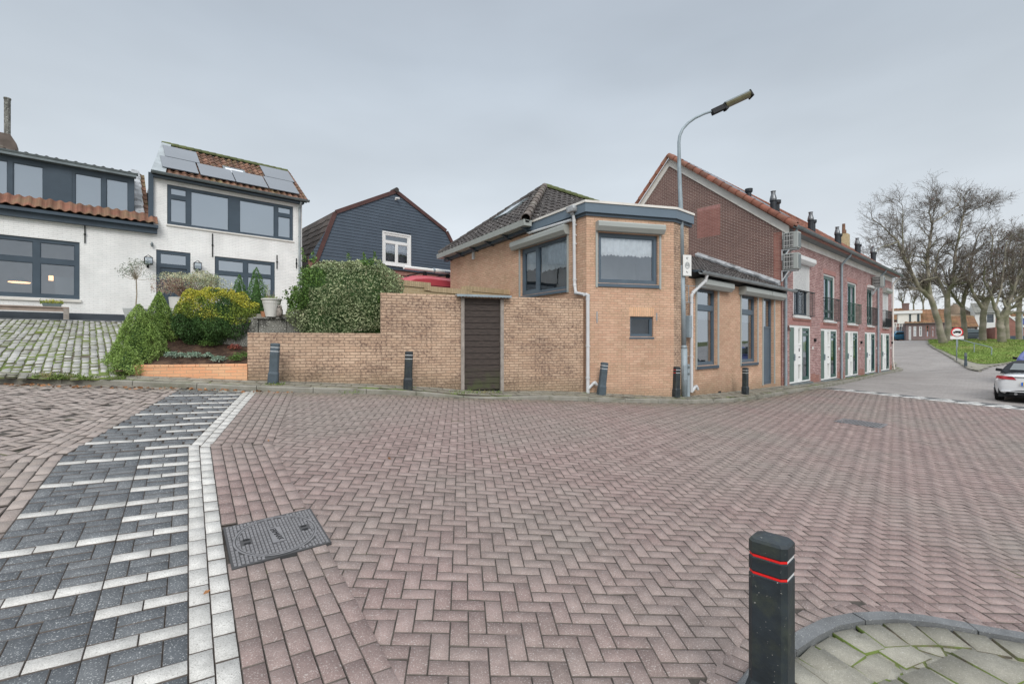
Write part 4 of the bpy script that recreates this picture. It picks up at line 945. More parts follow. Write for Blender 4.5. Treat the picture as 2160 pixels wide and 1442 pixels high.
# ------------------------------------------------------------------ terrace of five red brick houses
HW = 3.9; ZEV = z_(4.16); SLR = .80; DB = 4.64; ZRG = ZEV+4.0
LBL = [('terrace end house with brown brick gable and half-lowered white roller shutter upstairs', 'half'),
       ('second terrace house from the brown gable, with a downpipe on its right', 'open'),
       ('middle red brick terrace house with green balcony railing under a dark green french window', 'open'),
       ('fourth red brick terrace house with rolled-up short awning above its narrow balcony window', 'awning'),
       ('far end red brick terrace house with closed white shutter and air conditioner beside it', 'closed')]
def row_house(i):
    x0 = HW*i; gz = g1(*FR.w(x0+2))+.095
    F = Fac(FR.w(x0), FR.d, gz); th = F.root('terrace_house', LBL[i][0], 'house', 'houses of the red brick terrace'); md = LBL[i][1]
    gz2 = g1(*FR.w(x0+HW))+.095
    gl = g1(*FR.w(x0))+.095
    zd0 = gz+.06; zd1 = gz+2.36; w0 = 1.18; w1 = 3.12; zw0 = gz+2.72; zw1 = gz+4.86
    if i: w1 = 3.0
    if i >= 3: w0, w1 = 1.25, 2.75
    dx0, dx1 = .78, 3.28
    mb = MB(); mb.slab([(0, gz-.5), (HW, gz-.5), (HW, ZEV+.05), (0, ZEV+.05)], [(dx0, dx1, gz-.02, zd1), (w0, w1, zw0, zw1)], 0, .12, sides=False)
    F.part('wall', mb, M['brick_red'], th)
    mb = MB(); mb.box(dx0-.1, dx1+.1, -.003, .02, zd1+.002, zd1+.26); F.part('lintel', mb, M['lintel'], th)
    mb = MB(); mb.box(w0-.1, w1+.1, -.003, .02, zw1+.002, zw1+.21); F.part('lintel', mb, M['lintel'], th)
    for a_, b_q in ((0, .55), (dx1+.05, HW)): mb = MB(); mb.box(a_, b_q, -.004, .01, gz-.4, gz+.34); F.part('plinth', mb, M['brick_darkred'], th)
    mb = MB(); mb.box(dx0-.03, dx1+.03, -.10, .1, gz-.1, gz+.035); F.part('doorstep', mb, M['zinc_dark'], th)
    # door set: green door, white post, mail panel, narrow window
    y = .02; a = dx0; L = dx1-dx0
    parts = [(a+.05, a+.60), (a+1.05, a+1.42), (a+1.52, a+2.40)]
    mb = MB(); frame(mb, a, dx1, zd0, zd1, [(p[0], p[1], zd0+.06, zd1-.09) for p in parts], y, .10); fr = F.part('door_frame', mb, M['white'], th)
    mb = MB(); mb.box(parts[0][0], parts[0][1], y+.012, y+.05, zd0+.06, zd1-.09); mb.box(parts[0][0]+.06, parts[0][1]-.06, y+.006, y+.013, zd0+.18, zd1-.2); dl = F.part('door', mb, M['green_door'], th)
    m2 = MB(); m2.box(parts[0][1]-.01, parts[0][1]+.05, y-.03, y+.02, gz+.95, gz+1.22); m2.tube([(parts[0][1]+.02, y-.05, gz+1.12), (parts[0][1]-.10, y-.05, gz+1.12)], .012, 6); F.part('handle', m2, M['galv'], dl)
    p = parts[1]; mb = MB(); mb.slab([(p[0], zd0+.06), (p[1], zd0+.06), (p[1], zd1-.09), (p[0], zd1-.09)], [(p[0]+.05, p[1]-.05, zd0+.12, zd0+.70), (p[0]+.05, p[1]-.05, zd0+1.56, zd1-.14)], y+.02, .06)
    mb.box(p[0], p[1], y-.01, y+.02, zd0+1.50, zd0+1.54); mb.box(p[0]+.02, p[1]-.02, y, y+.02, zd0+.72, zd0+.76); pp = F.part('mail_panel', mb, M['white'], th)
    mb = MB(); mb.poly([(p[0], y+.08, zd0+.1), (p[1], y+.08, zd0+.1), (p[1], y+.08, zd1-.1), (p[0], y+.08, zd1-.1)]); F.part('panel_inlay', mb, M['shutter_box'], pp)
    mb = MB(); mb.box(p[0]+.09, p[1]-.09, y+.012, y+.019, zd0+1.0, zd0+1.035)
    if i == 0: mb.box(p[0]+.13, p[0]+.2, y+.008, y+.019, zd0+1.25, zd0+1.38)
    F.part('letter_slot', mb, M['black'], pp)
    p = parts[2]; win(F, th, p[0]-.02, p[1]+.02, zd0+.06, zd1-.09, [(p[0]+.10, p[1]-.12, zd0+.18, zd1-.40), (p[0]+.10, p[1]-.12, zd1-.32, zd1-.2)], 'green_frame', 'glass', y+.004, 'room', .5, curtain=[(p[0]+.15, p[1]-.15, zd0+1.0, zd1-.36, 'flat')], name='side_window')
    # upstairs french window
    wm = (w0+w1)/2
    fm = 'green_frame'
    mb = MB(); frame(mb, w0, w1, zw0, zw1, [(w0+.07, w1-.07, zw0+.07, zw1-.07)], .05, .07); F.part('window_frame', mb, M['white'], th)
    pn = [(w0+.18, wm-.07, zw0+.5, zw1-.2), (wm+.07, w1-.18, zw0+.5, zw1-.2), (w0+.18, wm-.07, zw0+.16, zw0+.42), (wm+.07, w1-.18, zw0+.16, zw0+.42)] if i else [(w0+.14, w0+.8, zw0+.14, zw1-.2), (w0+.92, w1-.14, zw0+.14, zw1-.2)]
    win(F, th, w0+.07, w1-.07, zw0+.07, zw1-.07, pn, fm if i else 'navy', 'glass', .085, 'room', .6, curtain=[(wm+.1, w1-.1, zw0+.1, zw1-.1, 'flat')] if i in (1, 2, 3) else [(w0+.3, w1-.3, zw0+.1, zw0+1.2, 'flat')] if i == 4 else None, name='french_window')
    mb = MB(); mb.box(w0-.02, w1+.02, -.06, .1, zw0-.07, zw0-.003); F.part('sill', mb, M['white'], th)
    mb = MB(); mb.box(w0-.08, w1+.12, -.04, .02, zw0-.16, zw0-.072); F.part('sill_course', mb, M['brick_darkred'], th)
    # railing
    mb = MB(); r0, r1 = w0-.12, w1+.12; d_ = .17; zt, zb = zw0+1.02, zw0+.04
    for zz in (zt, zb): mb.tube([(r0, .0, zz), (r0, -d_, zz), (r1, -d_, zz), (r1, 0, zz)], .014 if zz == zb else .02, 6)
    n = 17
    for k in range(n): x = r0+(r1-r0)*k/(n-1); mb.tube([(x, -d_, zb), (x, -d_, zt)], .0075, 4, cap=False)
    for x in (r0, r1):
        mb.tube([(x, -d_/2, zb), (x, -d_/2, zt)], .0075, 4, cap=False)
    rl = F.part('balcony_railing', mb, M['rail_green'] if i == 2 else M['rail_black'], th)
    if i == 4: mb = MB(); mb.box(r0+.02, r1-.02, -d_+.012, -d_+.02, zb+.02, zb+.5); F.part('screen', mb, M['black'], rl)
    if md in ('half', 'closed'):
        zl = zw0+1.05 if md == 'half' else zw0+.1; mb = MB(); n = int((zw1-zl)/.045)
        for k in range(n):
            za = zl+(zw1-zl)*k/n; zb_ = zl+(zw1-zl)*(k+1)/n; mb.prism([(w0+.03, .03, za+.006), (w0+.03, .018, za+.012), (w0+.03, .018, zb_-.006), (w0+.03, .03, zb_)], (w1-w0-.06, 0, 0))
        for x in (w0-.0, w1-.05): mb.box(x, x+.05, -.005, .05, zw0, zw1)
        F.part('roller_shutter', mb, M['shutter_white'], th)
        shbox(F, th, w0-.06, w1+.1, zw1-.0, zw1+.27, .24, 'shutter_white' if md == 'half' else 'shutter_box')
    if md == 'awning':
        mb = MB(); mb.tube([(w0-.05, -.08, zw1+.06), (w1+.1, -.08, zw1+.06)], .085, 10); F.part('awning', mb, M['shutter_white'], th)
    # lamp, number, bell
    mb = MB(); xl = dx1+.42 if i else dx1+.42
    mb.box(xl, xl+.07, -.09, 0, gz+1.72, gz+1.84); mb.box(xl+.10, xl+.22, -.04, 0, gz+1.70, gz+1.82); F.part('wall_lamp', mb, M['black'], th)
    mb = MB(); mb.box(dx1+.22, dx1+.32, -.02, 0, gz+1.38, gz+1.50); F.part('house_number', mb, M['sign_white'], th)
    # eaves board and soffit, gutter, roof
    mb = MB(); mb.box(0, HW, -.03, .0, ZEV-.28, ZEV+.02); F.part('eaves_board', mb, M['trim_white'], th)
    mb = MB(); mb.prism([(0, -.42, ZEV+.03), (0, 0, ZEV+.0), (0, 0, ZEV+.05), (0, -.42, ZEV+.07)], (HW, 0, 0)); F.part('soffit', mb, M['galv_dark'], th)
    mb = MB(); gutter(mb, (-.16 if i == 0 else 0, -.50, ZEV+.12), (HW+(.12 if i == 4 else 0), -.50, ZEV+.12), .085); F.part('gutter', mb, M['zinc_dark'], th)
    dv = Vector((0, 1, SLR)).normalized(); Lr = (DB+.45)*math.hypot(1, SLR)
    p0 = (-.05 if i == 0 else 0, -.45, ZEV+.10)
    F.part('roof', tiles(p0, (1, 0, 0), dv, HW+(.05 if i == 0 else 0), Lr, .24, .33, .03, 5), M['tile_orange'], th)
    zr0 = ZEV+.09
    mb = MB(); mb.prism([(0, -.45, zr0-.02), (0, DB, zr0-.02+SLR*(DB+.45)), (0, DB+3.9, zr0+SLR*(DB+.45)-3.9*1.12), (0, DB+3.8, zr0+SLR*(DB+.45)-3.9*1.12-.2), (0, DB, zr0-.25+SLR*(DB+.45)), (0, -.4, zr0-.12)][::-1], (HW, 0, 0)); F.part('roof_deck', mb, M['brick_darkred'], th)
    zR = zr0+SLR*(DB+.45)+.05
    F.part('ridge', ridge((HW, DB, zR), (0, DB, zR), .12, 11), M['tile_orange'], th, smooth=True)
    # flues
    if i < 5:
        fy = .85; fx = FR.s((1631, 1710, 1766, 1808, 1841)[i], fy)-x0; fz = zr0+SLR*(fy+.45)
        mb = MB(); mb.lathe([(.115, fz-.2), (.115, fz+.50), (.14, fz+.50), (.14, fz+.54)], fx, fy, 14); f1 = F.part('flue', mb, M['flue'], th, smooth=False)
        mb = MB(); mb.lathe([(.13, fz+.54), (.135, fz+.60), (.10, fz+.74), (.085, fz+.78), (.082, fz+.88), (.07, fz+.89), (.10, fz+.90), (.10, fz+.92)], fx, fy, 14); F.part('cowl', mb, M['flue_metal'], f1)
        for (ox, oy, hh, r) in (((.42, .0, .45, .10), (-.30, .85, .30, .10)) if i == 0 else ((.36, 0, .42, .10),)):
            fz2 = zr0+SLR*(fy+oy+.45); mb = MB(); mb.lathe([(r, fz2-.2), (r, fz2+hh), (r*1.5, fz2+hh+.05), (r*1.55, fz2+hh+.17), (r*1.3, fz2+hh+.17), (r*1.2, fz2+hh+.1)], fx+ox, fy+oy, 14); F.part('flue', mb, M['flue'], th)
    if i == 0:
        # brown brick gable facing the corner house, in its own plane
        mb = MB(); zt = ZEV+.40; b2 = 7.0; z2 = ZRG+.2-(b2-DB)*1.12
        ol = [(-b2, gz-.5), (0, gz-.5), (0, zt), (-DB, ZRG+.16), (-b2, z2)]
        mb.slab(ol, [], 0, .1, sides=False)
        # local: gable x runs from the back (negative) to the street corner (0); turn it so that it sits on the end wall
        o = F.part('gable_wall', mb, M['brick_brown'], th); o.matrix_local = Matrix.Rotation(R(-90), 4, 'Z')
        mb = MB(); a_, b_ = -2.08, -2.08; pa, pb = 2.35, 3.35; mb.box(-pb, -pa, -.004, .01, z_(4.60)-.16, z_(4.60)+.98); o = F.part('bricked_up_opening', mb, M['brick_patch'], th); o.matrix_local = Matrix.Rotation(R(-90), 4, 'Z')
        mb = MB(); mb.box(-pb, -pa, -.004, .01, z_(4.60)+.982, z_(4.60)+1.12); o = F.part('soldier_course', mb, M['lintel'], th); o.matrix_local = Matrix.Rotation(R(-90), 4, 'Z')
        mb = MB(); mb.box(-.30, -.001, -.006, .01, gz-.4, ZEV); o = F.part('corner_bricks', mb, M['brick_darkred'], th); o.matrix_local = Matrix.Rotation(R(-90), 4, 'Z')
        mb = MB(); w = .30; k1 = SLR; k2 = 1.12
        mb.prism([(.25, 0, zt-.24), (-DB, 0, ZRG+.16-.04), (-DB, 0, ZRG+.16-.04-w*1.25), (.25, 0, zt-.24-w*1.1)][::-1], (0, -.05, 0)); mb.prism([(-DB, 0, ZRG+.12), (-b2, 0, z2-.04), (-b2, 0, z2-.04-w*1.3), (-DB, 0, ZRG+.12-w*1.25)][::-1], (0, -.05, 0))
        o = F.part('bargeboard', mb, M['trim_white'], th); o.matrix_local = Matrix.Rotation(R(-90), 4, 'Z')
        va = (-.10, -.48, zr0+.02); vb = (-.10, DB, zR-.04); F.part('verge_tiles', ridge(va, vb, .15, 17, up=Vector((-.55, -.35, .75)), full=.45), M['tile_orange'], th, smooth=True)
        F.part('verge_tiles', ridge((-.10, b2, z2+.04), vb, .12, 8, up=Vector((-.8, 0, .6)), full=.45), M['tile_orange'], th, smooth=True)
        mb = MB()
        for (u0, u1) in ((.25, 2.2), (2.25, 4.2)):
            for (v0, v1) in ((1.1, 2.9), (2.95, 4.6)):
                h = .16; q = lambda u, v, o=h: (u, v, zr0+SLR*(v+.45)+o); mb.hexa([q(u0, v0), q(u1, v0), q(u1, v1), q(u0, v1)], [q(u0, v0, h+.04), q(u1, v0, h+.04), q(u1, v1, h+.04), q(u0, v1, h+.04)])
        F.part('solar_panel', mb, M['panel'], th)
    if i == 4:
        mb = MB(); mb.poly([(HW, 0, gz-.5), (HW, 8, gz-.5), (HW, 8, ZEV-1), (HW, DB, ZRG), (HW, 0, ZEV)]); F.part('end_wall', mb, M['brick_red'], th)
        pipe(F, th, 'downpipe', [(HW+.05, -.44, ZEV+.06), (HW+.03, -.2, ZEV-.2), (HW-.06, -.07, ZEV-.45), (HW-.06, -.07, gz+.6), (HW+.08, -.12, gz+.02)], .045, 'trim_white')
    if i in (0, 1, 3):
        xp = {0: .14, 1: 3.72, 3: 3.55}[i]
        pipe(F, th, 'downpipe', [(xp, -.46, ZEV+.06), (xp, -.40, ZEV-.06), (xp, -.09, ZEV-.42), (xp, -.08, ZEV-.6), (xp, -.08, gz)], .05, 'galv', [(xp, -.08, gz+v) for v in (.5, 1.7, 2.9, 3.9)])
    if i == 4:
        # brick chimney stack with a tall pot near the ridge
        mb = MB(); cy = 4.6; cx = FR.s(1781, cy)-x0; zb = FR.z(1781, 508, cy); mb.box(cx-.4, cx+.4, cy-.3, cy+.3, zb-1.6, zb+.55); zb -= .95; c = F.part('chimney', mb, M['brick_yellow'], th)
        mb = MB(); mb.lathe([(.13, zb+1.5), (.11, zb+2.35)], cx-.2, cy, 10); mb.lathe([(.1, zb+1.5), (.1, zb+1.9)], cx+.2, cy, 10); F.part('chimney_pot', mb, M['tile_old'], c)
    if i == 3:
        mb = MB(); mb.prism([(1.0, .9, zr0+1.0), (1.0, 2.3, zr0+2.2), (1.0, 2.4, zr0+2.1), (1.0, 1.0, zr0+.8)], (1.3, 0, 0)); F.part('solar_panel', mb, M['panel'], th)
    return th
TH = [row_house(i) for i in range(5)]
def aircon(name, px, py, label, w=.52, h=.60, d=.36, off=.05):
    """outdoor unit mounted end-on: its fan side looks back along the street towards the corner"""
    s = FR.s(px, -off-w); z = FR.z(px, py, -off-w)
    F = Fac(FR.w(s), FR.d, z); t = F.root(name, label, 'air conditioner', 'air conditioners on the terrace front')
    y1 = -off; y0 = y1-w; mb = MB(); mb.box(0, d, y0, y1, z, z+h); F.part('casing', mb, M['shutter_box'], t, bevel=.02)
    mb = MB(); mb.box(-.012, -.002, y0+.15, y1-.05, z+.04, z+h-.04); F.part('fan_grille', mb, M['black'], t)
    mb = MB()
    for k in range(6): y = y0+.16+k*.055; mb.box(-.024, -.013, y, y+.008, z+.03, z+h-.03)
    for k in range(3): zz = z+.10+k*.18; mb.box(-.02, -.012, y0+.15, y1-.05, zz, zz+.01)
    F.part('fan_guard', mb, M['sign_white'], t)
    mb = MB()
    for k in range(11): zz = z+.04+k*(h-.08)/11; mb.box(.04, d-.03, y0-.008, y0, zz, zz+.03)
    F.part('coil_fins', mb, M['zinc_dark'], t)
    mb = MB()
    for x in (.05, d-.08): mb.box(x, x+.035, y0+.05, 0, z-.05, z-.005); mb.box(x, x+.035, -.03, 0, z-.42, z-.051); mb.hexa([(x, y0+.30, z-.052), (x+.03, y0+.30, z-.052), (x+.03, -.03, z-.42), (x, -.03, z-.42)], [(x, y0+.34, z-.051), (x+.03, y0+.34, z-.051), (x+.03, -.03, z-.35), (x, -.03, z-.35)])
    F.part('bracket', mb, M['pvc'], t); return t
aircon('air_conditioner', 1683, 521, 'upper of the two air conditioners bracketed above the half-lowered shutter')
aircon('air_conditioner', 1683, 566, 'lower of the two stacked air conditioners, overlapping the half-lowered white shutter')
aircon('air_conditioner', 1864, 604, 'single air conditioner near the far end of the red brick terrace')
mb = MB(); mb.lathe([(.02, 0), (.09, 0), (.05, .10), (.012, .22)], 0, 0, 8)
s_ = FR.s(1660); z0_ = FR.z(1660, 698); o = mkobj('wall_lamp', mb, M['barge_red']); o.parent = TH[0]; o.location = (.42, -.08, z0_-FR.zb-.05)
# ------------------------------------------------------------------ garden walls, gate
GW = 7.555; wt = z_(1.085); wl = 2.03
sg0, sg1 = FM.s(972), FM.s(1063); sst = FM.s(803); 
th = FM.root('garden_wall', 'long weathered orange brick garden wall that steps up from low to high left of the plank gate', 'wall')
mb = MB(); zb0 = .4
mb.slab([(0, zb0), (sst, zb0), (sst, wl), (0, wl)], [], 0, .22); mb.poly([(0, 0, wl), (sst, 0, wl), (sst, .22, wl), (0, .22, wl)])
mb.slab([(sst, zb0), (sg0, zb0), (sg0, wt), (sst, wt)], [], 0, .22); mb.poly([(sst, 0, wt), (sg0, 0, wt), (sg0, .22, wt), (sst, .22, wt)])
mb.slab([(sg0, wt-.06), (sg1, wt-.06), (sg1, wt), (sg0, wt)], [], 0, .22)
mb.slab([(sg1, zb0), (GW, zb0), (GW, wt), (sg1, wt)], [], 0, .22); mb.poly([(sg1, 0, wt), (GW, 0, wt), (GW, .22, wt), (sg1, .22, wt)])
FM.part('wall', mb, M['brick_wall'], th)
Fg = Fac(FM.w(sg0), FM.d, g1(*FM.w((sg0+sg1)/2))+.04)
tg = Fg.root('plank_gate', 'tall black gate of horizontal planks under a small corrugated canopy', 'gate'); gw = sg1-sg0; zt = wt-.06; n = 15; zg0 = Fg.zb+.02
mb = MB()
for k in range(n):
    a = zg0+(zt-zg0)*k/n; b = zg0+(zt-zg0)*(k+1)/n-.009; yo = random.uniform(-.004, .004); mb.box(.09, gw-.09, .045+yo, .075, a, b)
Fg.part('planks', mb, M['wood_black'], tg, bevel=.004)
mb = MB(); mb.box(.005, .085, -.01, .12, zg0-.05, zt); mb.box(gw-.085, gw-.005, -.01, .12, zg0-.05, zt); mb.box(.085, gw-.085, .076, .12, zt-.08, zt); Fg.part('gate_frame', mb, M['wood_grey'], tg)
mb = MB(); mb.box(.05, gw-.05, .08, .6, zg0-.1, zt); Fg.part('backing', mb, M['black'], tg)
mb = MB(); xs = [-.12+(gw+.26)*k/60 for k in range(61)]; vs = []
for x in xs: h = .012*math.sin(x*2*math.pi/.076); vs += [(x, -.16, zt+.015+h), (x, .25, zt+.09+h), (x, -.16, zt+.021+h), (x, .25, zt+.096+h)]
for k in range(60): a = 4*k; mb.add([], []); mb.f += [(a, a+4, a+5, a+1), (a+2, a+3, a+7, a+6), (a, a+2, a+6, a+4)]; mb.m += [0]*3
mb.v = vs; Fg.part('canopy', mb, M['zinc_dark'], tg, smooth=False)
mb = MB(); mb.box(-.12, gw+.14, -.172, -.16, zt+.02, zt+.07); Fg.part('canopy_edge', mb, M['galv'], tg)
# low new orange wall in front of the planting bed
pL = (-7.33, 9.02); pR = (-5.42, 9.60); FL = Fac(pL, (pR[0]-pL[0], pR[1]-pL[1]), 1.1); L_ = math.hypot(pR[0]-pL[0], pR[1]-pL[1])
t = FL.root('planter_wall', 'low bright orange brick planter wall in front of the planting bed', 'wall'); zt1 = FL.z(400, 768.5)
mb = MB(); mb.box(0, L_+.05, 0, .11, .9, zt1-.052); FL.part('wall', mb, M['brick_new'], t)
mb = MB()
n = 9
for k in range(n): a = (L_+.05)*k/n; mb.box(a+.003, a+(L_+.05)/n-.003, -.004, .114, zt1-.05, zt1+random.uniform(-.002, .002))
FL.part('coping', mb, M['brick_new'], t, bevel=.004)
# stepped yellow wall behind
FU = Fac((-.08-.746*4.6, 15.2-.666*4.6), (.746, .666), 2.4)
t = FU.root('stepped_wall', 'yellow brick wall with stepped soldier coping behind the garden wall, in front of the red van', 'wall')
u0, u1, u2, u3 = FU.s(826), FU.s(902), FU.s(990), 4.65
def zU(px, py): return FU.z(px, py)
zc1, zc2, zc3 = zU(865, 592), zU(935, 606), zU(1030, 607)
mb = MB()
for a, b, zz in ((0, u1, zc1), (u1, u2, zc2), (u2, u3, zc3)): mb.slab([(a, 2), (b, 2), (b, zz-.15), (a, zz-.15)], [], .03, .2)
FU.part('wall', mb, M['brick_yellow'], t)
mb = MB()
for a, b, zz in ((0, u1+.1, zc1), (u1+.101, u2, zc2), (u2-.1, u3, zc3)): mb.box(a, b, 0, .28, zz-.15, zz)
mb.box(u1-.1, u1+.1, -.003, .283, zc2-.13, zc1-.151); mb.box(u2-.102, u2+.1, -.003, .283, zc2-.13, zc3-.151)
FU.part('coping', mb, M['soldier_yellow'], t)
# old concrete block wall on top
FC = Fac((-6.15, 10.85), (.951, .308), 2.0); t = FC.root('concrete_wall', 'old dark speckled concrete block wall behind the low end of the garden wall', 'wall')
mb = MB(); zz = EYE+.053*10.9
for k, (a, b) in enumerate(((-.15, .30), (.31, .90), (.91, 1.5))): mb.box(a, b, 0 if k != 1 else .02, .3, 1.7, zz-.05 if k else zz-.02)
mb.box(.2, 1.5, -.03, .34, zz-.048, zz-.0); FC.part('blocks', mb, M['concrete'], t, bevel=.012)
mb = MB(); mb.prism([(-.75, .2, 1.7), (-.14, 0, 1.7), (-.14, 0, zz-.12), (-.5, .1, zz-.35)], (0, .3, 0)); FC.part('rubble_stone', mb, M['concrete'], t, bevel=.03)
# ------------------------------------------------------------------ the two white houses and the gambrel house
ZP = 2.5
xs = FW.s(322)     # party line
WH = FW.root('white_house', 'low white brick house with long dark dormer and thin chimney, at left edge', 'house', 'white painted houses on the bank')
SL = -9.5
ze1 = EYE+3.93
wa1 = FW.s(168); wa0 = 2*FW.s(77)-wa1; wz0, wz1 = FW.z(168, 631.5), FW.z(168, 511)
mb = MB(); mb.slab([(SL, ZP-.3), (xs, ZP-.3), (xs, ze1), (SL, ze1)], [(wa0, wa1, wz0, wz1)], 0, .12, sides=False); FW.part('wall', mb, M['white_brick'], WH)
zpl = FW.z(210, 662); mb = MB(); mb.box(SL, xs, -.03, 0, ZP-.2, zpl); FW.part('plinth', mb, M['plinth'], WH)
mu = (FW.s(77)-wa0)/(wa1-wa0); spz = (FW.z(120, 552)-wz0)/(wz1-wz0)
mid = (wa1-wa0)*mu+wa0; lo = mid-(wa1-mid)
W_ = win(FW, WH, lo, wa1, wz0, wz1, pgrid(lo, wa1, wz0, wz1, [.5], [spz], .12, .16), 'navy', 'glass', .05, None, .5, ('trim_white', .06, .10, .04))
if lo < wa0: pass
# interior of that room with a lit pendant
mb = MB(); q = 3.0; y_ = .14
mb.poly([(lo-.5, q, wz0-.6), (wa1+.6, q, wz0-.6), (wa1+.6, q, wz1+.2), (lo-.5, q, wz1+.2)]); mb.poly([(lo-.5, y_, wz0-.6), (wa1+.6, y_, wz0-.6), (wa1+.6, q, wz0-.6), (lo-.5, q, wz0-.6)])
mb.poly([(lo-.5, y_, wz1+.2), (wa1+.6, y_, wz1+.2), (wa1+.6, q, wz1+.2), (lo-.5, q, wz1+.2)]); mb.poly([(wa1+.6, y_, wz0-.6), (wa1+.6, q, wz0-.6), (wa1+.6, q, wz1+.2), (wa1+.6, y_, wz1+.2)]); mb.poly([(lo-.5, y_, wz0-.6), (lo-.5, q, wz0-.6), (lo-.5, q, wz1+.2), (lo-.5, y_, wz1+.2)])
FW.part('room', mb, M['room_mid'], W_)
sl_ = FW.s(41, 1.2); zl_ = FW.z(41, 594, 1.2); mb = MB(); mb.lathe([(.03, zl_+.16), (.10, zl_+.12), (.30, zl_-.0), (.29, zl_-.01)], sl_, 1.2, 18); PL = FW.part('pendant_lamp', mb, M['room'], W_)
mb = MB(); mb.lathe([(.001, zl_-.02), (.27, zl_-.015), (.26, zl_-.035)], sl_, 1.2, 18); FW.part('bulb', mb, M['warm'], W_)
s2 = FW.s(108, 1.8); z2 = FW.z(108, 588, 1.8); mb = MB(); mb.box(s2-.07, s2+.05, 1.9, 1.95, z2-.05, z2+.12); FW.part('lit_lamp', mb, M['warm'], W_)
mb = MB(); mb.box(s2+.1, s2+.7, 1.5, 2.2, wz0-.5, z2+.05); mb.box(sl_-.9, sl_+.7, 1.0, 1.9, wz0-.15, wz0-.08); FW.part('furniture', mb, M['blind'], W_)
# tiled eaves strip, fascia and dormer
mb = MB(); z0 = ze1-.02; mb.box(SL, xs+.12, -.16, .0, z0-.02, z0+.16); mb.box(SL, xs+.14, -.30, -.02, z0+.161, z0+.26); FW.part('eaves_board', mb, M['navy'], WH)
mb = MB(); gutter(mb, (SL, -.30, z0+.16), (xs-.05, -.30, z0+.16), .06); 
zt0 = z0+.30
FW.part('roof', tiles((SL, -.34, zt0), (1, 0, 0), Vector((0, 1, 1.0)).normalized(), xs-SL+.12, .55, .235, .40, .034, 6), M['tile_eave'], WH)
sd1 = FW.s(283, .35); od = .32; zd0, zd1 = FW.z(100, 425, od), FW.z(180, 352, od)
zdb = FW.z(92, 428, od); zdt = FW.z(92, 343, od)
dcols = []
mb = MB(); D0 = SL; zlo, zhi = zdb-.10, FW.z(250, 372, od)+.02
pxs = [(-170, -62), (-52, 17), (27, 92), (158, 215), (224, 271)]
hol = [(FW.s(a, od), FW.s(b, od), zlo+.12, zhi-.16) for a, b in pxs]
mb.slab([(D0, zlo), (sd1, zlo), (sd1, zhi), (D0, zhi)], hol, od, .07); mb.poly([(sd1, od, zlo), (sd1, 2.6, zlo), (sd1, 2.6, zhi), (sd1, od, zhi)])
for a, b, c, d in hol: mb.slab([(a, c), (b, c), (b, d), (a, d)], [(a+.03, b-.03, c+.03, d-.03)], od+.02, .03)
a_, b_ = FW.s(99, od), FW.s(152, od); mb.box(a_, b_, od-.015, od, zlo+.1, zhi-.12)
DM = FW.part('dormer', mb, M['navy'], WH)
mb = MB(); mb.poly([(D0, od+.04, zlo), (sd1-.1, od+.04, zlo), (sd1-.1, od+.04, zhi), (D0, od+.04, zhi)]); FW.part('pane', mb, M['glass_sky'], DM)
mb = MB(); mb.poly([(D0, od+.12, zlo), (sd1-.1, od+.12, zlo), (sd1-.1, od+.12, zhi), (D0, od+.12, zhi)]); FW.part('blind', mb, M['blind'], DM)
mb = MB(); gutter(mb, (D0, od-.16, zhi+.13), (sd1+.1, od-.16, zhi+.13), .07); mb.box(D0, sd1+.05, od-.22, od+.05, zhi, zhi+.07); FW.part('dormer_gutter', mb, M['zinc_dark'], DM)
FW.part('dormer_roof', tiles((D0, od-.08, zhi+.14), (1, 0, 0), Vector((0, 1, .16)).normalized(), sd1-D0+.02, 2.2, .235, .33, .034, 6), M['tile_dark'], DM)
mb = MB(); mb.poly([(sd1+.005, od, zlo), (sd1+.005, 2.2, zlo), (sd1+.005, 2.2, zhi+.3), (sd1+.005, od, zhi+.1)]); FW.part('dormer_cheek', mb, M['lead'], DM)
# main roof slope seen between dormer and the higher house
FW.part('roof', tiles((sd1-.1, -.02+.3, zt0+.30), (1, 0, 0), Vector((0, 1, 1.0)).normalized(), xs-sd1+.02, 3.0, .235, .30, .034, 6), M['tile_old'], WH)
mb = MB(); w_ = .30
for k in range(5): a = .32+.42*k; mb.hexa([(sd1+.02, a, zt0+a+.08), (sd1+w_, a, zt0+a+.08), (sd1+w_-.03, a+.43, zt0+a+.5), (sd1+.02, a+.43, zt0+a+.5)], [(sd1+.02, a, zt0+a+.15), (sd1+w_, a, zt0+a+.14), (sd1+w_-.03, a+.43, zt0+a+.56), (sd1+.02, a+.43, zt0+a+.57)])
FW.part('flashing', mb, M['lead'], WH, bevel=.01)
mb = MB(); mb.prism([(SL, .2, zt0-.1), (SL, 1.9, zt0+1.6), (SL, 1.9, zt0+1.2), (SL, .6, zt0-.1)], (xs-SL, 0, 0)); FW.part('roof_deck', mb, M['black'], WH)
# chimney
c0, c1 = FW.s(8, 3.2), FW.s(23, 3.2); zc0, zc1 = FW.z(15, 300, 3.2), FW.z(15, 207, 3.2); mb = MB(); cx = (c0+c1)/2; hw = (c1-c0)/2
mb.lathe([(hw*.95, zc0-.4), (hw, zc1-.05), (hw*1.15, zc1-.05), (hw*1.15, zc1)], cx, 3.2, 10); CHM = FW.part('chimney_flue', mb, M['concrete'], WH)
b1 = FW.s(32, 3.2); zb1 = FW.z(20, 288, 3.2); mb = MB(); mb.prism([(c0-1.2, 2.9, zc0-1.2), (b1+.1, 2.9, zc0-1.2), (b1+.06, 2.9, zb1-.3), (b1-.1, 2.9, zb1), (c0-1.2, 2.9, zb1)], (0, .6, 0)); FW.part('chimney', mb, M['tile_darkw'], WH)
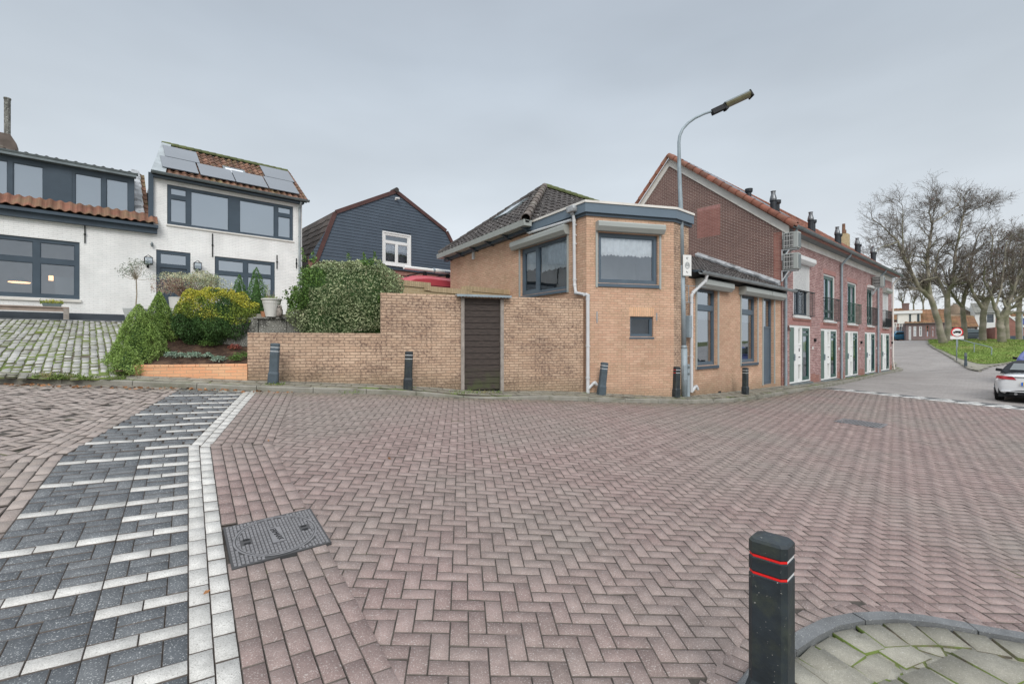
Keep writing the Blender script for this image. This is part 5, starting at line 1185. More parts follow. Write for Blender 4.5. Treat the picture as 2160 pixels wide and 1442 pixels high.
# iron anchors
def anchor(F, th, px, y0, y1, off=0):
    s_ = F.s(px, off); mb = MB(); a, b = F.z(px, y1, off), F.z(px, y0, off); mb.box(s_-.016, s_+.016, -.035, 0, a, b); mb.box(s_-.03, s_+.03, -.05, 0, (a+b)/2-.02, (a+b)/2+.02); return F.part('wall_anchor', mb, M['black'], th)
anchor(FW, WH, 179, 476, 513)
# ---- higher house with solar panels
F2 = Fac(FW.w(xs), FW.d, ZP); s = lambda px, off=0: F2.s(px, off); WD = s(637)
W2 = F2.root('white_house', 'tall white painted brick house with solar panels on an old tiled roof', 'house', 'white painted houses on the bank')
ze = F2.z(480, 402)
u0, u1 = s(352.5), s(618.5); uz0, uz1 = F2.z(618, 508), F2.z(352, 388)
d0, d1 = s(329.5), s(402); dz1 = F2.z(330, 526)
l0, l1 = s(453), s(580); lz0, lz1 = F2.z(580, 632), F2.z(453, 540)
mb = MB(); mb.slab([(0, ZP-.3), (WD, ZP-.3), (WD, ze), (0, ze)], [(u0, u1, uz0, uz1), (d0, d1, ZP+.02, dz1), (l0, l1, lz0, lz1)], 0, .12, sides=False)
mb.poly([(WD, 0, ZP-.3), (WD, 5.5, ZP-.3), (WD, 5.5, ze), (WD, 0, ze)]); mb.poly([(0, 0, ZP+3), (0, 2.2, ZP+3), (0, 2.2, ze), (0, 0, ze)]); F2.part('wall', mb, M['white_brick'], W2)
for a_, b_q in ((.002, d0-.02), (d1+.02, WD)): mb = MB(); mb.box(a_, b_q, -.03, 0, ZP-.2, F2.z(300, 664)); F2.part('plinth', mb, M['plinth'], W2)
pn = []
def S2(px): return s(px)
zs_ = lambda f: uz0+(uz1-uz0)*f
H_ = uz1-uz0
pn = [(S2(360), S2(393.5), zs_(.07), zs_(.66)), (S2(360), S2(393.5), zs_(.76), zs_(.93)), (S2(403), S2(483), zs_(.05), zs_(.93)), (S2(506), S2(579.5), zs_(.05), zs_(.93)), (S2(587), S2(613.5), zs_(.07), zs_(.66)), (S2(587), S2(613.5), zs_(.76), zs_(.93))]
win(F2, W2, u0, u1, uz0, uz1, pn, 'navy', 'glass_sky', .04, 'blind', .12, ('trim_white', .05, .06, .03))
mb = MB(); frame(mb, d0, d1, ZP+.02, dz1, [(d0+.14, d1-.14, dz1-.48, dz1-.13), (d0+.11, d1-.11, ZP+.08, dz1-.62)], .03, .09); df = F2.part('door_frame', mb, M['navy'], W2)
mb = MB(); mb.poly([(d0+.1, .08, dz1-.5), (d1-.1, .08, dz1-.5), (d1-.1, .08, dz1-.1), (d0+.1, .08, dz1-.1)]); F2.part('pane', mb, M['glass_sky'], df); mb = MB(); mb.poly([(d0, .3, ZP), (d1, .3, ZP), (d1, .3, dz1), (d0, .3, dz1)]); F2.part('room', mb, M['room'], df)
mb = MB(); da, db = d0+.11, d1-.11; mb.slab([(da, ZP+.08), (db, ZP+.08), (db, dz1-.62), (da, dz1-.62)], [(da+.12, da+.34, ZP+.3, dz1-.78), (da+.42, db-.12, ZP+.9, dz1-.78)], .07, .03); mb.box(da, db, .10, .12, ZP+.08, dz1-.62)
for k in range(3): x = da+.15+k*.06; mb.box(x, x+.03, .085, .10, ZP+.32, dz1-.8)
dr_ = F2.part('door', mb, M['navy'], W2); mb = MB(); mb.tube([(db-.12, .03, ZP+1.05), (db-.12, .03, ZP+1.5)], .014, 8); F2.part('handle', mb, M['galv'], dr_)
win(F2, W2, l0, l1, lz0, lz1, pgrid(l0, l1, lz0, lz1, [.5], [.60], .12, .15), 'navy', 'glass_sky', .04, 'room_mid', .5, ('trim_white', .05, .08, .03))
# stained-glass hanger in the window, no: only a small dark pair of silhouettes on the sill stands there
for px, a, b in ((448, 493, 542), (584, 538, 567), (625, 545, 566)): anchor(F2, W2, px, a, b)
mb = MB(); x = s(320); zz = F2.z(320, 515); mb.lathe([(.03, zz-.1), (.045, zz), (.02, zz+.06)], x, -.08, 8); F2.part('wall_light', mb, M['galv_dark'], W2)
# roof with tapered ends
b_ = 2.15; zrg = F2.z(343, 306, b_); r0, r1 = F2.s(343, b_), F2.s(606, b_); zr1 = F2.z(606, 364, b_); zrg = (zrg+zr1)/2
e0, e1_ = -.05, WD+.12; zev = ze+.10; dy = b_+.28; dv = Vector((0, dy, zrg-zev)); Lr = dv.length; dvn = dv.normalized()
F2.part('roof', tiles((e0, -.28, zev), (1, 0, 0), dvn, e1_-e0, Lr, .235, .30, .036, 6, clip=lambda u, v: u > (r0-e0)*v/Lr+.14 and u < (e1_-e0)-(e1_-r1)*v/Lr-.02), M['tile_old'], W2)
F2.part('roof_deck', deck([(e0, -.26, zev-.03), (e1_, -.26, zev-.03), (r1, b_, zrg-.03), (r0, b_, zrg-.03)]), M['black'], W2)
F2.part('ridge', ridge((r1, b_, zrg+.05), (r0, b_, zrg+.05), .10, 18), M['tile_moss'], W2, smooth=True)
mb = MB(); N_ = Vector((0, -(zrg-zev), dy)).normalized()*.07; A_, B_ = Vector((e0-.02, -.30, zev)), Vector((r0-.02, b_, zrg+.05)); wv = Vector((.42, 0, 0)); wv2 = Vector((.30, 0, 0)); mb.hexa([tuple(A_), tuple(A_+wv), tuple(B_+wv2), tuple(B_)], [tuple(A_+N_), tuple(A_+wv+N_), tuple(B_+wv2+N_), tuple(B_+N_)]); F2.part('verge_flashing', mb, M['zinc'], W2)
F2.part('verge_tiles', ridge((e1_+.0, -.25, zev+.02), (r1+.02, b_, zrg+.04), .07, 10), M['tile_old'], W2, smooth=True)
mb = MB(); gutter(mb, (e0-.03, -.32, zev+.02), (e1_+.08, -.32, zev+.02), .075); F2.part('gutter', mb, M['zinc_dark'], W2)
mb = MB(); mb.box(0, WD+.02, -.24, 0, ze-.03, ze+.06); F2.part('soffit', mb, M['navy'], W2)
mb = MB(); mb.box(-.13, .02, -.10, -.035, ZP+3.5, zev+.02); F2.part('corner_board', mb, M['navy'], W2)
xp = s(630.5); pipe(F2, W2, 'downpipe', [(xp, -.30, ze+.0), (xp, -.10, ze-.22), (xp, -.08, ze-.3), (xp, -.08, ZP-.1)], .045, 'zinc', [(xp, -.08, F2.z(630, y)) for y in (500, 560, 600)])
def onroof(px, py):
    """(u, v) on the roof plane of a photo point"""
    lo, hi = -.3, b_+.1
    for _ in range(40):
        m = (lo+hi)/2; x = F2.s(px, m); z = F2.z(px, py, m); zp = zev+(zrg-zev)*(m+.28)/dy
        if z > zp: lo = m
        else: hi = m
    return F2.s(px, m), (m+.28)/dy*Lr
def panelq(c, h=.11):
    P = Vector((0, -.28, zev)); Nn = Vector((0, -(zrg-zev), dy)).normalized(); return [tuple(P+Vector((u, 0, 0))+dvn*v+Nn*h) for u, v in c]
for quad in ([(336, 356), (415, 373), (417, 352), (341, 333)], [(341, 333), (417, 351), (419, 329), (348, 312)], [(418, 374), (492, 388), (490, 365), (418, 351)], [(494, 389), (563, 402), (555, 377), (490, 366)], [(565, 402), (629, 415), (618, 389), (556, 378)], [(556, 378), (617, 388), (608, 365), (550, 357)]):
    c = [onroof(*p) for p in quad]; u_a = (c[0][0]+c[3][0])/2; u_b = (c[1][0]+c[2][0])/2; v_a = (c[0][1]+c[1][1])/2; v_b = (c[2][1]+c[3][1])/2
    g_ = .012; mb = MB(); q = [(u_a+g_, v_a+g_), (u_b-g_, v_a+g_), (u_b-g_, v_b-g_), (u_a+g_, v_b-g_)]; mb.hexa(panelq(q, .09), panelq(q, .125)); F2.part('solar_panel', mb, M['panel'], W2)
c = onroof(473, 366); c2 = onroof(516, 368); P_ = Vector((0, -.28, zev))+Vector((c[0], 0, 0))+dvn*(c[1]-.1)+Vector((0, 0, .03)); sk = skylight(F2, W2, P_, (1, 0, 0), dvn, c2[0]-c[0], .62)
# lanterns
for px, py, lb in ((312, 552, 'square black wall lantern to the left of the white house door'), (415, 563, 'square black wall lantern to the right of the white house door')):
    x = s(px); z = F2.z(px, py); Fl = Fac(F2.w(x), F2.d, z-.25); t = Fl.root('wall_lantern', lb, 'lantern', 'wall lanterns by the front door'); mb = MB(); h = .22; w = .11
    for a in (-w, w):
        for b in (-.30, -.30+2*w): mb.box(a-.008, a+.008, b-.008, b+.008, z-h*.5, z+h*.55)
    for zz in (z-h*.5, z+h*.55):
        mb.box(-w-.01, w+.01, -.31, -.295, zz-.01, zz+.01); mb.box(-w-.01, w+.01, -.31+2*w, -.295+2*w, zz-.01, zz+.01); mb.box(-w-.01, -w+.01, -.3, -.3+2*w, zz-.01, zz+.01); mb.box(w-.01, w+.01, -.3, -.3+2*w, zz-.01, zz+.01)
    for a in (-w, w):
        for b in (-.30, -.30+2*w): mb.tube([(a, b, z+h*.55), (0, -.30+w, z+h*1.0)], .008, 4)
    mb.box(-.02, .02, -.3+w-.02, 0, z-h*.62, z-h*.55); mb.box(-.03, .03, -.02, 0, z-h*1.0, z-h*.3); Fl.part('lantern_frame', mb, M['black'], t)
    mb = MB(); mb.box(-w+.01, w-.01, -.29, -.31+2*w, z-h*.48, z+h*.5); Fl.part('lantern_glass', mb, M['glass_clear'], t)
# ---- gambrel house
FG0 = 22.0; FG = Fac((rx(710)*FG0, FG0), (.746, .666), 2.3); GH = FG.root('gambrel_house', 'dark blue-grey boarded house with gambrel roof and brown bargeboards, one white window', 'house')
kl = (0.0, FG.z(713, 452)); ap = (FG.s(835), FG.z(835, 408)); kr = (FG.s(939), FG.z(939, 490)); bl_ = (FG.s(652), FG.z(652, 600)); br = (FG.s(966), FG.z(966, 560)); 
base = 2.3; zsid = FG.z(830, 562)
br2 = (kr[0]+(kr[0]-0)*0+.95, base+3.0)
bl2 = (bl_[0], bl_[1])
gw0, gw1 = FG.s(807.5), FG.s(864.5); gz0, gz1 = FG.z(864, 563), FG.z(807, 489)
ol = [(bl2[0], zsid), (br[0]+.6, zsid), (br[0]+.25, br[1]), kr, ap, kl]
m_sid = MB(); step = .145; z = zsid
m_sid.slab(ol, [(gw0, gw1, gz0, gz1)], .02, .1, sides=False); FG.part('wall', m_sid, M['siding'], GH)
# boards: shallow wedges proud of the wall
mb = MB(); n = int((ap[1]-zsid)/.15)
def xr(z):
    L = [kl, (bl2[0], zsid)] if z < kl[1] else [ap, kl]; t = (z-L[1][1])/(L[0][1]-L[1][1]); a = L[1][0]+(L[0][0]-L[1][0])*t
    if z < kr[1]: t = (z-zsid)/(kr[1]-zsid); b = br[0]+.6+(kr[0]-br[0]-.6)*t
    else: t = (z-kr[1])/(ap[1]-kr[1]); b = kr[0]+(ap[0]-kr[0])*t
    return a, b
for k in range(n):
    za, zb_ = zsid+k*.15, zsid+(k+1)*.15-.006; a, b = xr(za); a2, b2 = xr(zb_); 
    segs = [(a, b, a2, b2)]
    if zb_ > gz0 and za < gz1: segs = [(a, gw0-.03, a2, gw0-.03), (gw1+.03, b, gw1+.03, b2)]
    for (p, q, p2, q2) in segs:
        if q > p+.05: mb.add([(p, -.025, za), (q, -.025, za), (q2, -.008, zb_), (p2, -.008, zb_), (p, .02, za), (q, .02, za)], [(0, 1, 2, 3), (4, 5, 1, 0)])
FG.part('boarding', mb, M['siding'], GH)
mb = MB(); w = .20
for a, b in ((bl2, kl), (kl, ap), (ap, kr), (kr, (br[0]+.25, br[1]))):
    d = Vector((b[0]-a[0], b[1]-a[1])).normalized(); n_ = Vector((-d.y, d.x)); e = .06
    if a == bl2: pass
    mb.prism([(a[0], -.07, a[1]), (b[0], -.07, b[1]), (b[0]+n_.x*w*.9, -.07, b[1]+n_.y*w*.9), (a[0]+n_.x*w*.9, -.07, a[1]+n_.y*w*.9)], (0, .09, 0))
FG.part('bargeboard', mb, M['barge_red'], GH)
mb = MB(); mb.tube([(ap[0], -.12, ap[1]+.16), (ap[0], .4, ap[1]+.16)], .12, 10); FG.part('ridge', mb, M['tile_dark'], GH)
dep = 9
mb = MB(); 
for a, b in ((ap, kr), (kr, (br[0]+.25, br[1]))): mb.prism([(a[0], 0, a[1]+.12), (b[0], 0, b[1]+.12), (b[0]+.05, 0, b[1]+.18), (a[0], 0, a[1]+.2)], (0, dep, 0))
mb.prism([(kl[0], 0, kl[1]+.1), (ap[0], 0, ap[1]+.12), (ap[0], 0, ap[1]+.2), (kl[0], 0, kl[1]+.18)], (0, dep, 0)); FG.part('roof', mb, M['tile_brown'], GH)
dl_ = Vector((kl[0]-bl2[0], 0, kl[1]-bl2[1])); Ls = dl_.length
FG.part('roof', tiles(tuple(Vector((bl2[0]-.12, dep, bl2[1]+.05))), (0, -1, 0), dl_.normalized(), dep, Ls, .9, .34, .02, 3, thick=.05), M['tile_brown'], GH)
FG.part('roof_deck', deck([(bl2[0]-.08, 0, bl2[1]), (bl2[0]-.08, dep, bl2[1]), (kl[0]-.04, dep, kl[1]), (kl[0]-.04, 0, kl[1])]), M['black'], GH)
mb = MB(); mb.prism([(bl2[0]-.25, dep-2.6, kl[1]-1.6), (kl[0]-.5, dep-2.6, kl[1]-.4), (kl[0]-1.3, dep-2.6, kl[1]-.45), (bl2[0]-.5, dep-2.6, kl[1]-1.6)], (0, .12, 0)); FG.part('dormer_edge', mb, M['white'], GH)
mb = MB(); mb.slab([(bl2[0], base), (br[0]+.6, base), (br[0]+.6, zsid), (bl2[0], zsid)], [], .05, .1); FG.part('wall', mb, M['brick_darkred'], GH)
# decorative strip under the boarding, window
mb = MB(); mb.box(bl2[0], br[0]+.5, -.03, .05, zsid-.16, zsid); FG.part('drip_board', mb, M['navy'], GH)
H_ = gz1-gz0; mb = MB(); a, b = gw0, gw1
pn = [(a+.13, (a+b)/2-.06, gz0+.13, gz0+H_*.67), ((a+b)/2+.06, b-.13, gz0+.13, gz0+H_*.67), (a+.13, b-.13, gz0+H_*.75, gz1-.12)]
wg = win(FG, GH, a, b, gz0, gz1, pn, 'white', 'glass', -.02, 'blind', .3, ('white', .09, .06, .04), [(a+.1, b-.1, gz0+H_*.42, gz0+H_*.68, 'net')])
mb = MB(); fr_ = [(a-.04, gz0-.05), (b+.04, gz0-.05), (b+.04, gz1+.05), (a-.04, gz1+.05)]; mb.slab(fr_, [(a+.02, b-.02, gz0+.02, gz1-.02)], -.055, .06); FG.part('window_trim', mb, M['white'], GH)
cx, cz = FG.s(834), FG.z(834, 420); mb = MB(); mb.tube([(cx, -.05, cz+.03), (cx+.04, -.30, cz-.02)], .05, 10); mb.box(cx-.04, cx+.04, -.08, 0, cz-.06, cz+.0); FG.part('security_camera', mb, M['sign_white'], GH)
# ---- red van behind the wall
FV = Fac((-7.2, 15.6), (.746, .666), 2.2); VR = FV.root('delivery_van', 'red van with a white pipe tube on its roof rack, parked behind the stepped wall', 'van')
def vz(px, py): return FV.z(px, py)
xa = FV.s(846); xb = FV.s(868); zr = vz(930, 582); Lv = 6.2
prof = [(xa-.9, 3.0), (xa-.85, 3.35), (xa-.35, 3.55), (xa+.08, vz(851, 589)), (xb+.2, vz(880, 580)), (xb+.75, zr), (xb+4.4, zr-.03), (xb+4.5, zr-.15), (xb+4.55, 2.6), (xa-.9, 2.6)]
mb = MB(); W0 = 1.9; n = len(prof); vs = []
for (yy, ins) in ((.10, .0), (0, .05), (0, W0*.0)): pass
rings = [(.0, .10, .0), (.02, .03, .02), (.16, 0, .05)]
for yy, zi in ((.0, .16), (.10, .05), (.28, 0.0), (W0-.28, 0), (W0-.10, .05), (W0, .16)):
    vs += [(x, yy, z-zi if z > 3.2 else z) for x, z in prof]
fs = [(r*n+i, r*n+(i+1) % n, (r+1)*n+(i+1) % n, (r+1)*n+i) for r in range(5) for i in range(n)]+[tuple(range(n))[::-1], tuple(range(5*n, 6*n))]
mb.add(vs, fs); FV.part('body', mb, M['van_red'], VR, smooth=False)
mb = MB(); mb.box(xb+.3, xb+4.4, -.006, .0, vz(930, 604)-.01, vz(930, 604)+.012); mb.box(xb+1.9, xb+1.915, -.006, 0, 2.7, zr-.22); FV.part('panel_gap', mb, M['black'], VR)
mb = MB()
for wx in (xa-.1, xb+3.4):
    mb.tube([(wx, -.03, 2.53), (wx, .2, 2.53)], .33, 18)
FV.part('wheel', mb, M['tyre'], VR)
mb = MB(); mb.prism([(xa+.12, -.012, 3.2), (xb+.15, -.012, 3.2), (xb+.15, -.012, 3.62), (xa+.3, -.012, 3.62)], (0, .02, 0)); FV.part('side_window', mb, M['car_glass'], VR)
mb = MB(); zk = zr+.07; 
for yy in (.25, W0-.25): mb.box(xb+.55, xb+4.3, yy, yy+.04, zk, zk+.04)
for k in range(4): x = xb+.75+k*1.1; mb.box(x, x+.06, .2, W0-.2, zk+.041, zk+.08); mb.box(x-.04, x+.1, .24, .32, zk-.10, zk)
RK = FV.part('roof_rack', mb, M['black'], VR)
tz0 = zk+.17; mb = MB(); mb.tube([(xb-.1, .33, tz0), (xb+1.0, .33, tz0)], .075, 14); mb.tube([(xb+1.0, .33, tz0), (xb+4.4, .33, tz0)], .095, 14); mb.lathe([(.09, 0), (.09, .01)], 0, 0, 4)
mb = MB(); mb.tube([(xb-.15, .33, tz0), (xb+1.25, .33, tz0)], .075, 14); mb.tube([(xb+1.25, .33, tz0), (xb+4.4, .33, tz0)], .098, 14)
tp = FV.part('pipe_tube', mb, M['sign_white'], VR)
mb = MB(); mb.tube([(xb+1.18, .33, tz0), (xb+1.26, .33, tz0)], .102, 14); FV.part('tube_collar', mb, M['galv'], VR)
text_mesh('tube_lettering', 'Jantex ToolSystem', .10, M['car_violet'], VR, Matrix.Translation((xb+2.1, .228, tz0-2.2)) @ Matrix.Rotation(R(90), 4, 'X'), .001)
# corrugated sheet corner and wire by the gate
# ------------------------------------------------------------------ plants
def leaf_mesh(name, P, size, mats, parent=None, asp=.5, N=None, flat=0.0, pick=None, droop=0):
    """small leaf faces (a folded quad each) at points P"""
    P = np.asarray(P); n = len(P); d = RNG.normal(size=(n, 3)); d /= np.linalg.norm(d, axis=1)[:, None]
    if N is not None: d = d*(1-flat)+N*flat; d /= np.linalg.norm(d, axis=1)[:, None]+1e-9
    t = RNG.normal(size=(n, 3)); s = np.cross(d, t); s /= np.linalg.norm(s, axis=1)[:, None]+1e-9
    L = (size*RNG.uniform(.6, 1.3, n))[:, None]
    V = np.empty((n, 4, 3)); V[:, 0] = P-d*L*.5; V[:, 1] = P+s*L*asp*.5; V[:, 2] = P+d*L*.5; V[:, 3] = P-s*L*asp*.5+np.cross(d, s)*L*.1
    F = np.arange(n*4).reshape(n, 4); o = mesh_np(name, V.reshape(-1, 3), F, mats, parent)
    if pick is not None: o.data.polygons.foreach_set('material_index', np.asarray(pick, np.int32))
    return o
def vnoise(P, sc, seed):
    """smooth value noise"""
    r = np.random.default_rng(seed); Gd = r.random((17, 17, 17)); Q = np.asarray(P)*sc+100; i = np.floor(Q).astype(int); f = Q-i; f = f*f*(3-2*f); i %= 16; out = 0
    for a in (0, 1):
        for b in (0, 1):
            for c in (0, 1): out = out+Gd[i[:, 0]+a, i[:, 1]+b, i[:, 2]+c]*(f[:, 0] if a else 1-f[:, 0])*(f[:, 1] if b else 1-f[:, 1])*(f[:, 2] if c else 1-f[:, 2])
    return out
def shell(n, rad, seed, lump=.25, sc=3.0, depth=.35, low=0.0):
    """points in the outer layer of a lumpy ellipsoid; rad = (rx, ry, rz), base at z=0"""
    d = RNG.normal(size=(n, 3)); d /= np.linalg.norm(d, axis=1)[:, None]; d[:, 2] = np.where(d[:, 2] < low-.6, -d[:, 2], d[:, 2])
    k = 1+lump*(vnoise(d, sc, seed)-.5)*2; k *= 1-depth*RNG.random(n)**2; return d*k[:, None]*np.array(rad)+np.array([0, 0, rad[2]]), d
def branches(name, base, tips, r, mat, parent):
    mb = MB()
    for t in tips:
        m = (np.array(base)*.5+np.array(t)*.5)+RNG.normal(0, .05, 3); mb.tube([base, tuple(m), tuple(t)], [r, r*.7, r*.3], 5)
    return mkobj(name, mb, mat, parent)
def at(px, Y, z=None): return (rx(px)*Y, Y)
# big variegated hedge bush behind the low wall: box-like with soft corners
def hedge():
    Y0 = 11.15; xl, xr_ = rx(606)*Y0, rx(832)*Y0; zb, zt = 1.95, EYE+.178*Y0; c = ((xl+xr_)/2, Y0+.35); hx = (xr_-xl)/2; hz = (zt-zb)/2
    t = empty('variegated_bush', (c[0], c[1], zb), R(15), 'large variegated holly bush with green and cream patches, spilling over the garden wall', 'bush')
    n = 30000; d = RNG.normal(size=(n, 3)); d /= np.linalg.norm(d, axis=1)[:, None]
    e = 3.2; k = (np.abs(d)**e).sum(1)**(-1/e); p = d*k[:, None]; p *= (1+.26*(vnoise(d, 2.2, 3)-.5)+.16*(vnoise(d, 6, 4)-.5))[:, None]; p *= (1-.28*RNG.random(n)**2.2)[:, None]
    q = p*np.array([hx, .72, hz*1.0])+np.array([0, 0, hz]); 
    # right side leans out over the wall higher up, lower left is trimmed
    q[:, 0] += np.where(q[:, 2] > hz, .05, -.03)-np.clip((q[:, 2]-hz*1.45)/hz, 0, 1)*.18*(q[:, 0] < 0)*-1.2
    keep = ~((q[:, 0] < -hx*.80) & (q[:, 2] > hz*1.25)); 
    q = q[keep]; w = vnoise(q, 2.1, 11); g = (w > .68) | ((np.hypot(q[:, 0]+hx*.48, q[:, 2]-hz*1.45) < .24)) | (np.hypot(q[:, 0]-hx*.72, q[:, 2]-hz*.95) < .16) | (np.hypot(q[:, 0]-hx*.42, q[:, 2]-hz*1.95) < .15) | (np.hypot(q[:, 0]+hx*.92, q[:, 2]-hz*.9) < .2)
    m = int(len(q)*.25); tips = []
    sp_ = []
    for (x, z, h) in ((-hx*.72, 2*hz-.02, .22), (-hx*.55, 2*hz-.02, .15), (hx*.36, 2*hz-.02, .16), (hx*.55, 2*hz, .20), (hx*.08, 2*hz, .12), (-hx*1.0, hz*1.05, .1)):
        for _ in range(60): tt = random.random(); sp_.append((x+random.gauss(0, .035*(1-tt)+.01)-.03*tt, random.gauss(0, .05)-.3, z-.12+tt*(h+.12)))
    pk = np.where(g, 1, np.where(vnoise(q, 6, 5) > .86, 2, 0)); leaf_mesh('foliage', np.vstack([q, sp_]), .052, [M['leaf_holly'], M['leaf_green'], M['leaf_cream']], t, .62, pick=np.concatenate([pk, np.ones(len(sp_), int)]))
    mb = MB(); mb.lathe([(.05, -.1), (.05, .25)], 0, 0, 6)
    core = MB(); core.lathe([(.1, .05), (hx*.78, .1), (hx*.82, hz), (hx*.72, hz*1.7), (.1, hz*1.82)], 0, 0, 14); o = mkobj('dark_core', core, M['leaf_dkgreen'], t); o.scale = (1, .5/hx*.9, 1)  # solid dark core stands in for the shade inside the bush
hedge()
def conifer(px, Y, zb, H, rad, label, mat='leaf_conifer', n=14000, group='dwarf conifers in the planting bed', lean=0, seed=1, tip=1):
    x, y = at(px, Y); t = empty('dwarf_conifer', (x, y, zb), random.uniform(0, 6), label, 'conifer', group)
    u = RNG.random(n)**.62*1.0; z = (1-u)*H; a = RNG.uniform(0, 2*math.pi, n)
    rr = rad*(u**.75)*(1-.35*np.clip((u-.85)/.15, 0, 1)); d = np.stack([np.cos(a), np.sin(a), z*2.5/H], 1)
    k = 1.06+.55*(vnoise(d*1.4, 2.0, seed)-.5)+.42*(vnoise(d*3, 2.2, seed+1)-.5); rr = rr*k*(1-.3*RNG.random(n)**2)
    P = np.stack([np.cos(a)*rr, np.sin(a)*rr, z+RNG.normal(0, .012, n)], 1); N = np.stack([np.cos(a)*.7, np.sin(a)*.7, np.full(n, .55)], 1)
    leaf_mesh('foliage', P, .033, M[mat], t, .45, N, .45)
    core = MB(); core.lathe([(rad*.45, .02), (rad*.52, H*.12), (rad*.3, H*.5), (rad*.08, H*.8), (.005, H*.88)], 0, 0, 12); mkobj('dark_core', core, M['leaf_dkgreen'], t)  # dark solid added in place of the conifer's shaded inside
    mb = MB(); mb.tube([(0, 0, -.1), (0, 0, H*.3)], .03, 6); mkobj('trunk', mb, M['bark_thin'], t)
conifer(293, 9.75, 1.22, 1.40, .56, 'bright green dwarf conifer in front, drooping over the left end of the low orange wall', n=26000, seed=2)
conifer(336, 10.7, 1.62, 1.36, .44, 'tall green dwarf conifer standing just behind the front one', n=20000, seed=5)
conifer(268, 9.05, 1.22, .55, .30, 'small low lobe of green conifer at the foot of the bank', n=4000, seed=8)
conifer(505, 12.3, 2.3, 1.30, .33, 'narrow small conifer rising behind the yellow shrub, left of the pair', 'leaf_conifer_d', 6000, seed=12)
conifer(541, 11.6, 2.05, 1.62, .42, 'taller dark green conifer between the yellow shrub and the white pot', 'leaf_conifer_d', 9000, seed=15)
# golden shrub
def golden():
    x, y = at(456, 11.0); t = empty('golden_shrub', (x, y, 1.76), 0, 'rounded shrub, dark green below and golden yellow on top, in the planting bed', 'shrub')
    n = 38000; d = RNG.normal(size=(n, 3)); d /= np.linalg.norm(d, axis=1)[:, None]; kk_ = (np.abs(d)**2.5).sum(1)**(-1/2.5); P = d*kk_[:, None]*(1+.22*(vnoise(d, 2.4, 21)-.5)+.10*(vnoise(d, 7, 23)-.5))[:, None]*(1-.30*RNG.random(n)**2)[:, None]*np.array([.82, .72, .64])+np.array([0, 0, .64]); w = vnoise(P, 3.2, 9); hgt = P[:, 2]/1.4
    # layered tufts
    P[:, 2] += .05*np.sin(P[:, 0]*14+3*vnoise(P, 2, 4))
    s = hgt+.22*(w-.5)+.12*(P[:, 0]); pick = np.where(s > .70, 0, np.where(s > .48, 1, 2)); pick = np.where(RNG.random(len(P)) < .18, np.clip(pick+1, 0, 2), pick); pick = np.where((vnoise(P, 2.2, 33) > .63) & (P[:, 0] > .1) & (P[:, 0] < .6), 2, pick)
    leaf_mesh('foliage', P, .04, [M['leaf_yellow'], M['leaf_ygreen'], M['leaf_dkgreen']], t, .5, d, .3, pick=pick)
    core = MB(); core.lathe([(.30, .12), (.50, .3), (.50, .6), (.32, .85), (.1, .98)], 0, 0, 14); mkobj('dark_core', core, M['leaf_dkgreen'], t)  # added dark core, its colour gives the shrub a shaded inside
golden()
# olive standards in pots
def potted(px, Y, zb, kind, label, potm, pr, ph, trunk, crown, n, lm, size=.05, round_=True):
    x, y = at(px, Y); t = empty(kind, (x, y, zb), 0, label, 'potted tree')
    mb = MB()
    if round_: mb.lathe([(pr*.72, 0), (pr, ph), (pr*.92, ph), (pr*.9, ph-.04), (.01, ph-.04)], 0, 0, 22)
    else: mb.hexa([(-pr*.7, -pr*.7, 0), (pr*.7, -pr*.7, 0), (pr*.7, pr*.7, 0), (-pr*.7, pr*.7, 0)], [(-pr, -pr, ph), (pr, -pr, ph), (pr, pr, ph), (-pr, pr, ph)])
    mkobj('pot', mb, M[potm], t, smooth=False, bevel=.01)
    tr, ch = trunk, crown[2]; ctr = np.array([0, 0, ph+tr+ch*.75]); P, d = shell(n, crown, 40+int(px), .5, 2.2, .8); P = P-np.array([0, 0, crown[2]])+ctr; w = vnoise(P, 4, int(px)); P = P[w > .36]
    leaf_mesh('crown', P, size, M[lm], t, .32)
    mb = MB(); top = (.02, 0, ph+tr); mb.tube([(0, 0, ph-.05), (.03, .01, ph+tr*.5), top], [.022, .018, .016], 7)
    for _ in range(26): q = P[random.randrange(len(P))]; m = (np.array(top)+q)/2+RNG.normal(0, .04, 3); mb.tube([top, tuple(m), tuple(q)], [.010, .006, .003], 4)
    mkobj('trunk', mb, M['bark_thin'], t)
potted(286, 15.3, 2.5, 'potted_olive', 'slender olive standard in a square pale pot against the white wall', 'pot_grey', .24, .42, .95, (.50, .45, .36), 1300, 'leaf_olive', .06, False)
potted(441, 14.4, 2.5, 'potted_olive', 'loose olive sprigs in a pot behind the round pale shrub', 'pot_white', .22, .35, .55, (.40, .3, .34), 800, 'leaf_olive', .055)
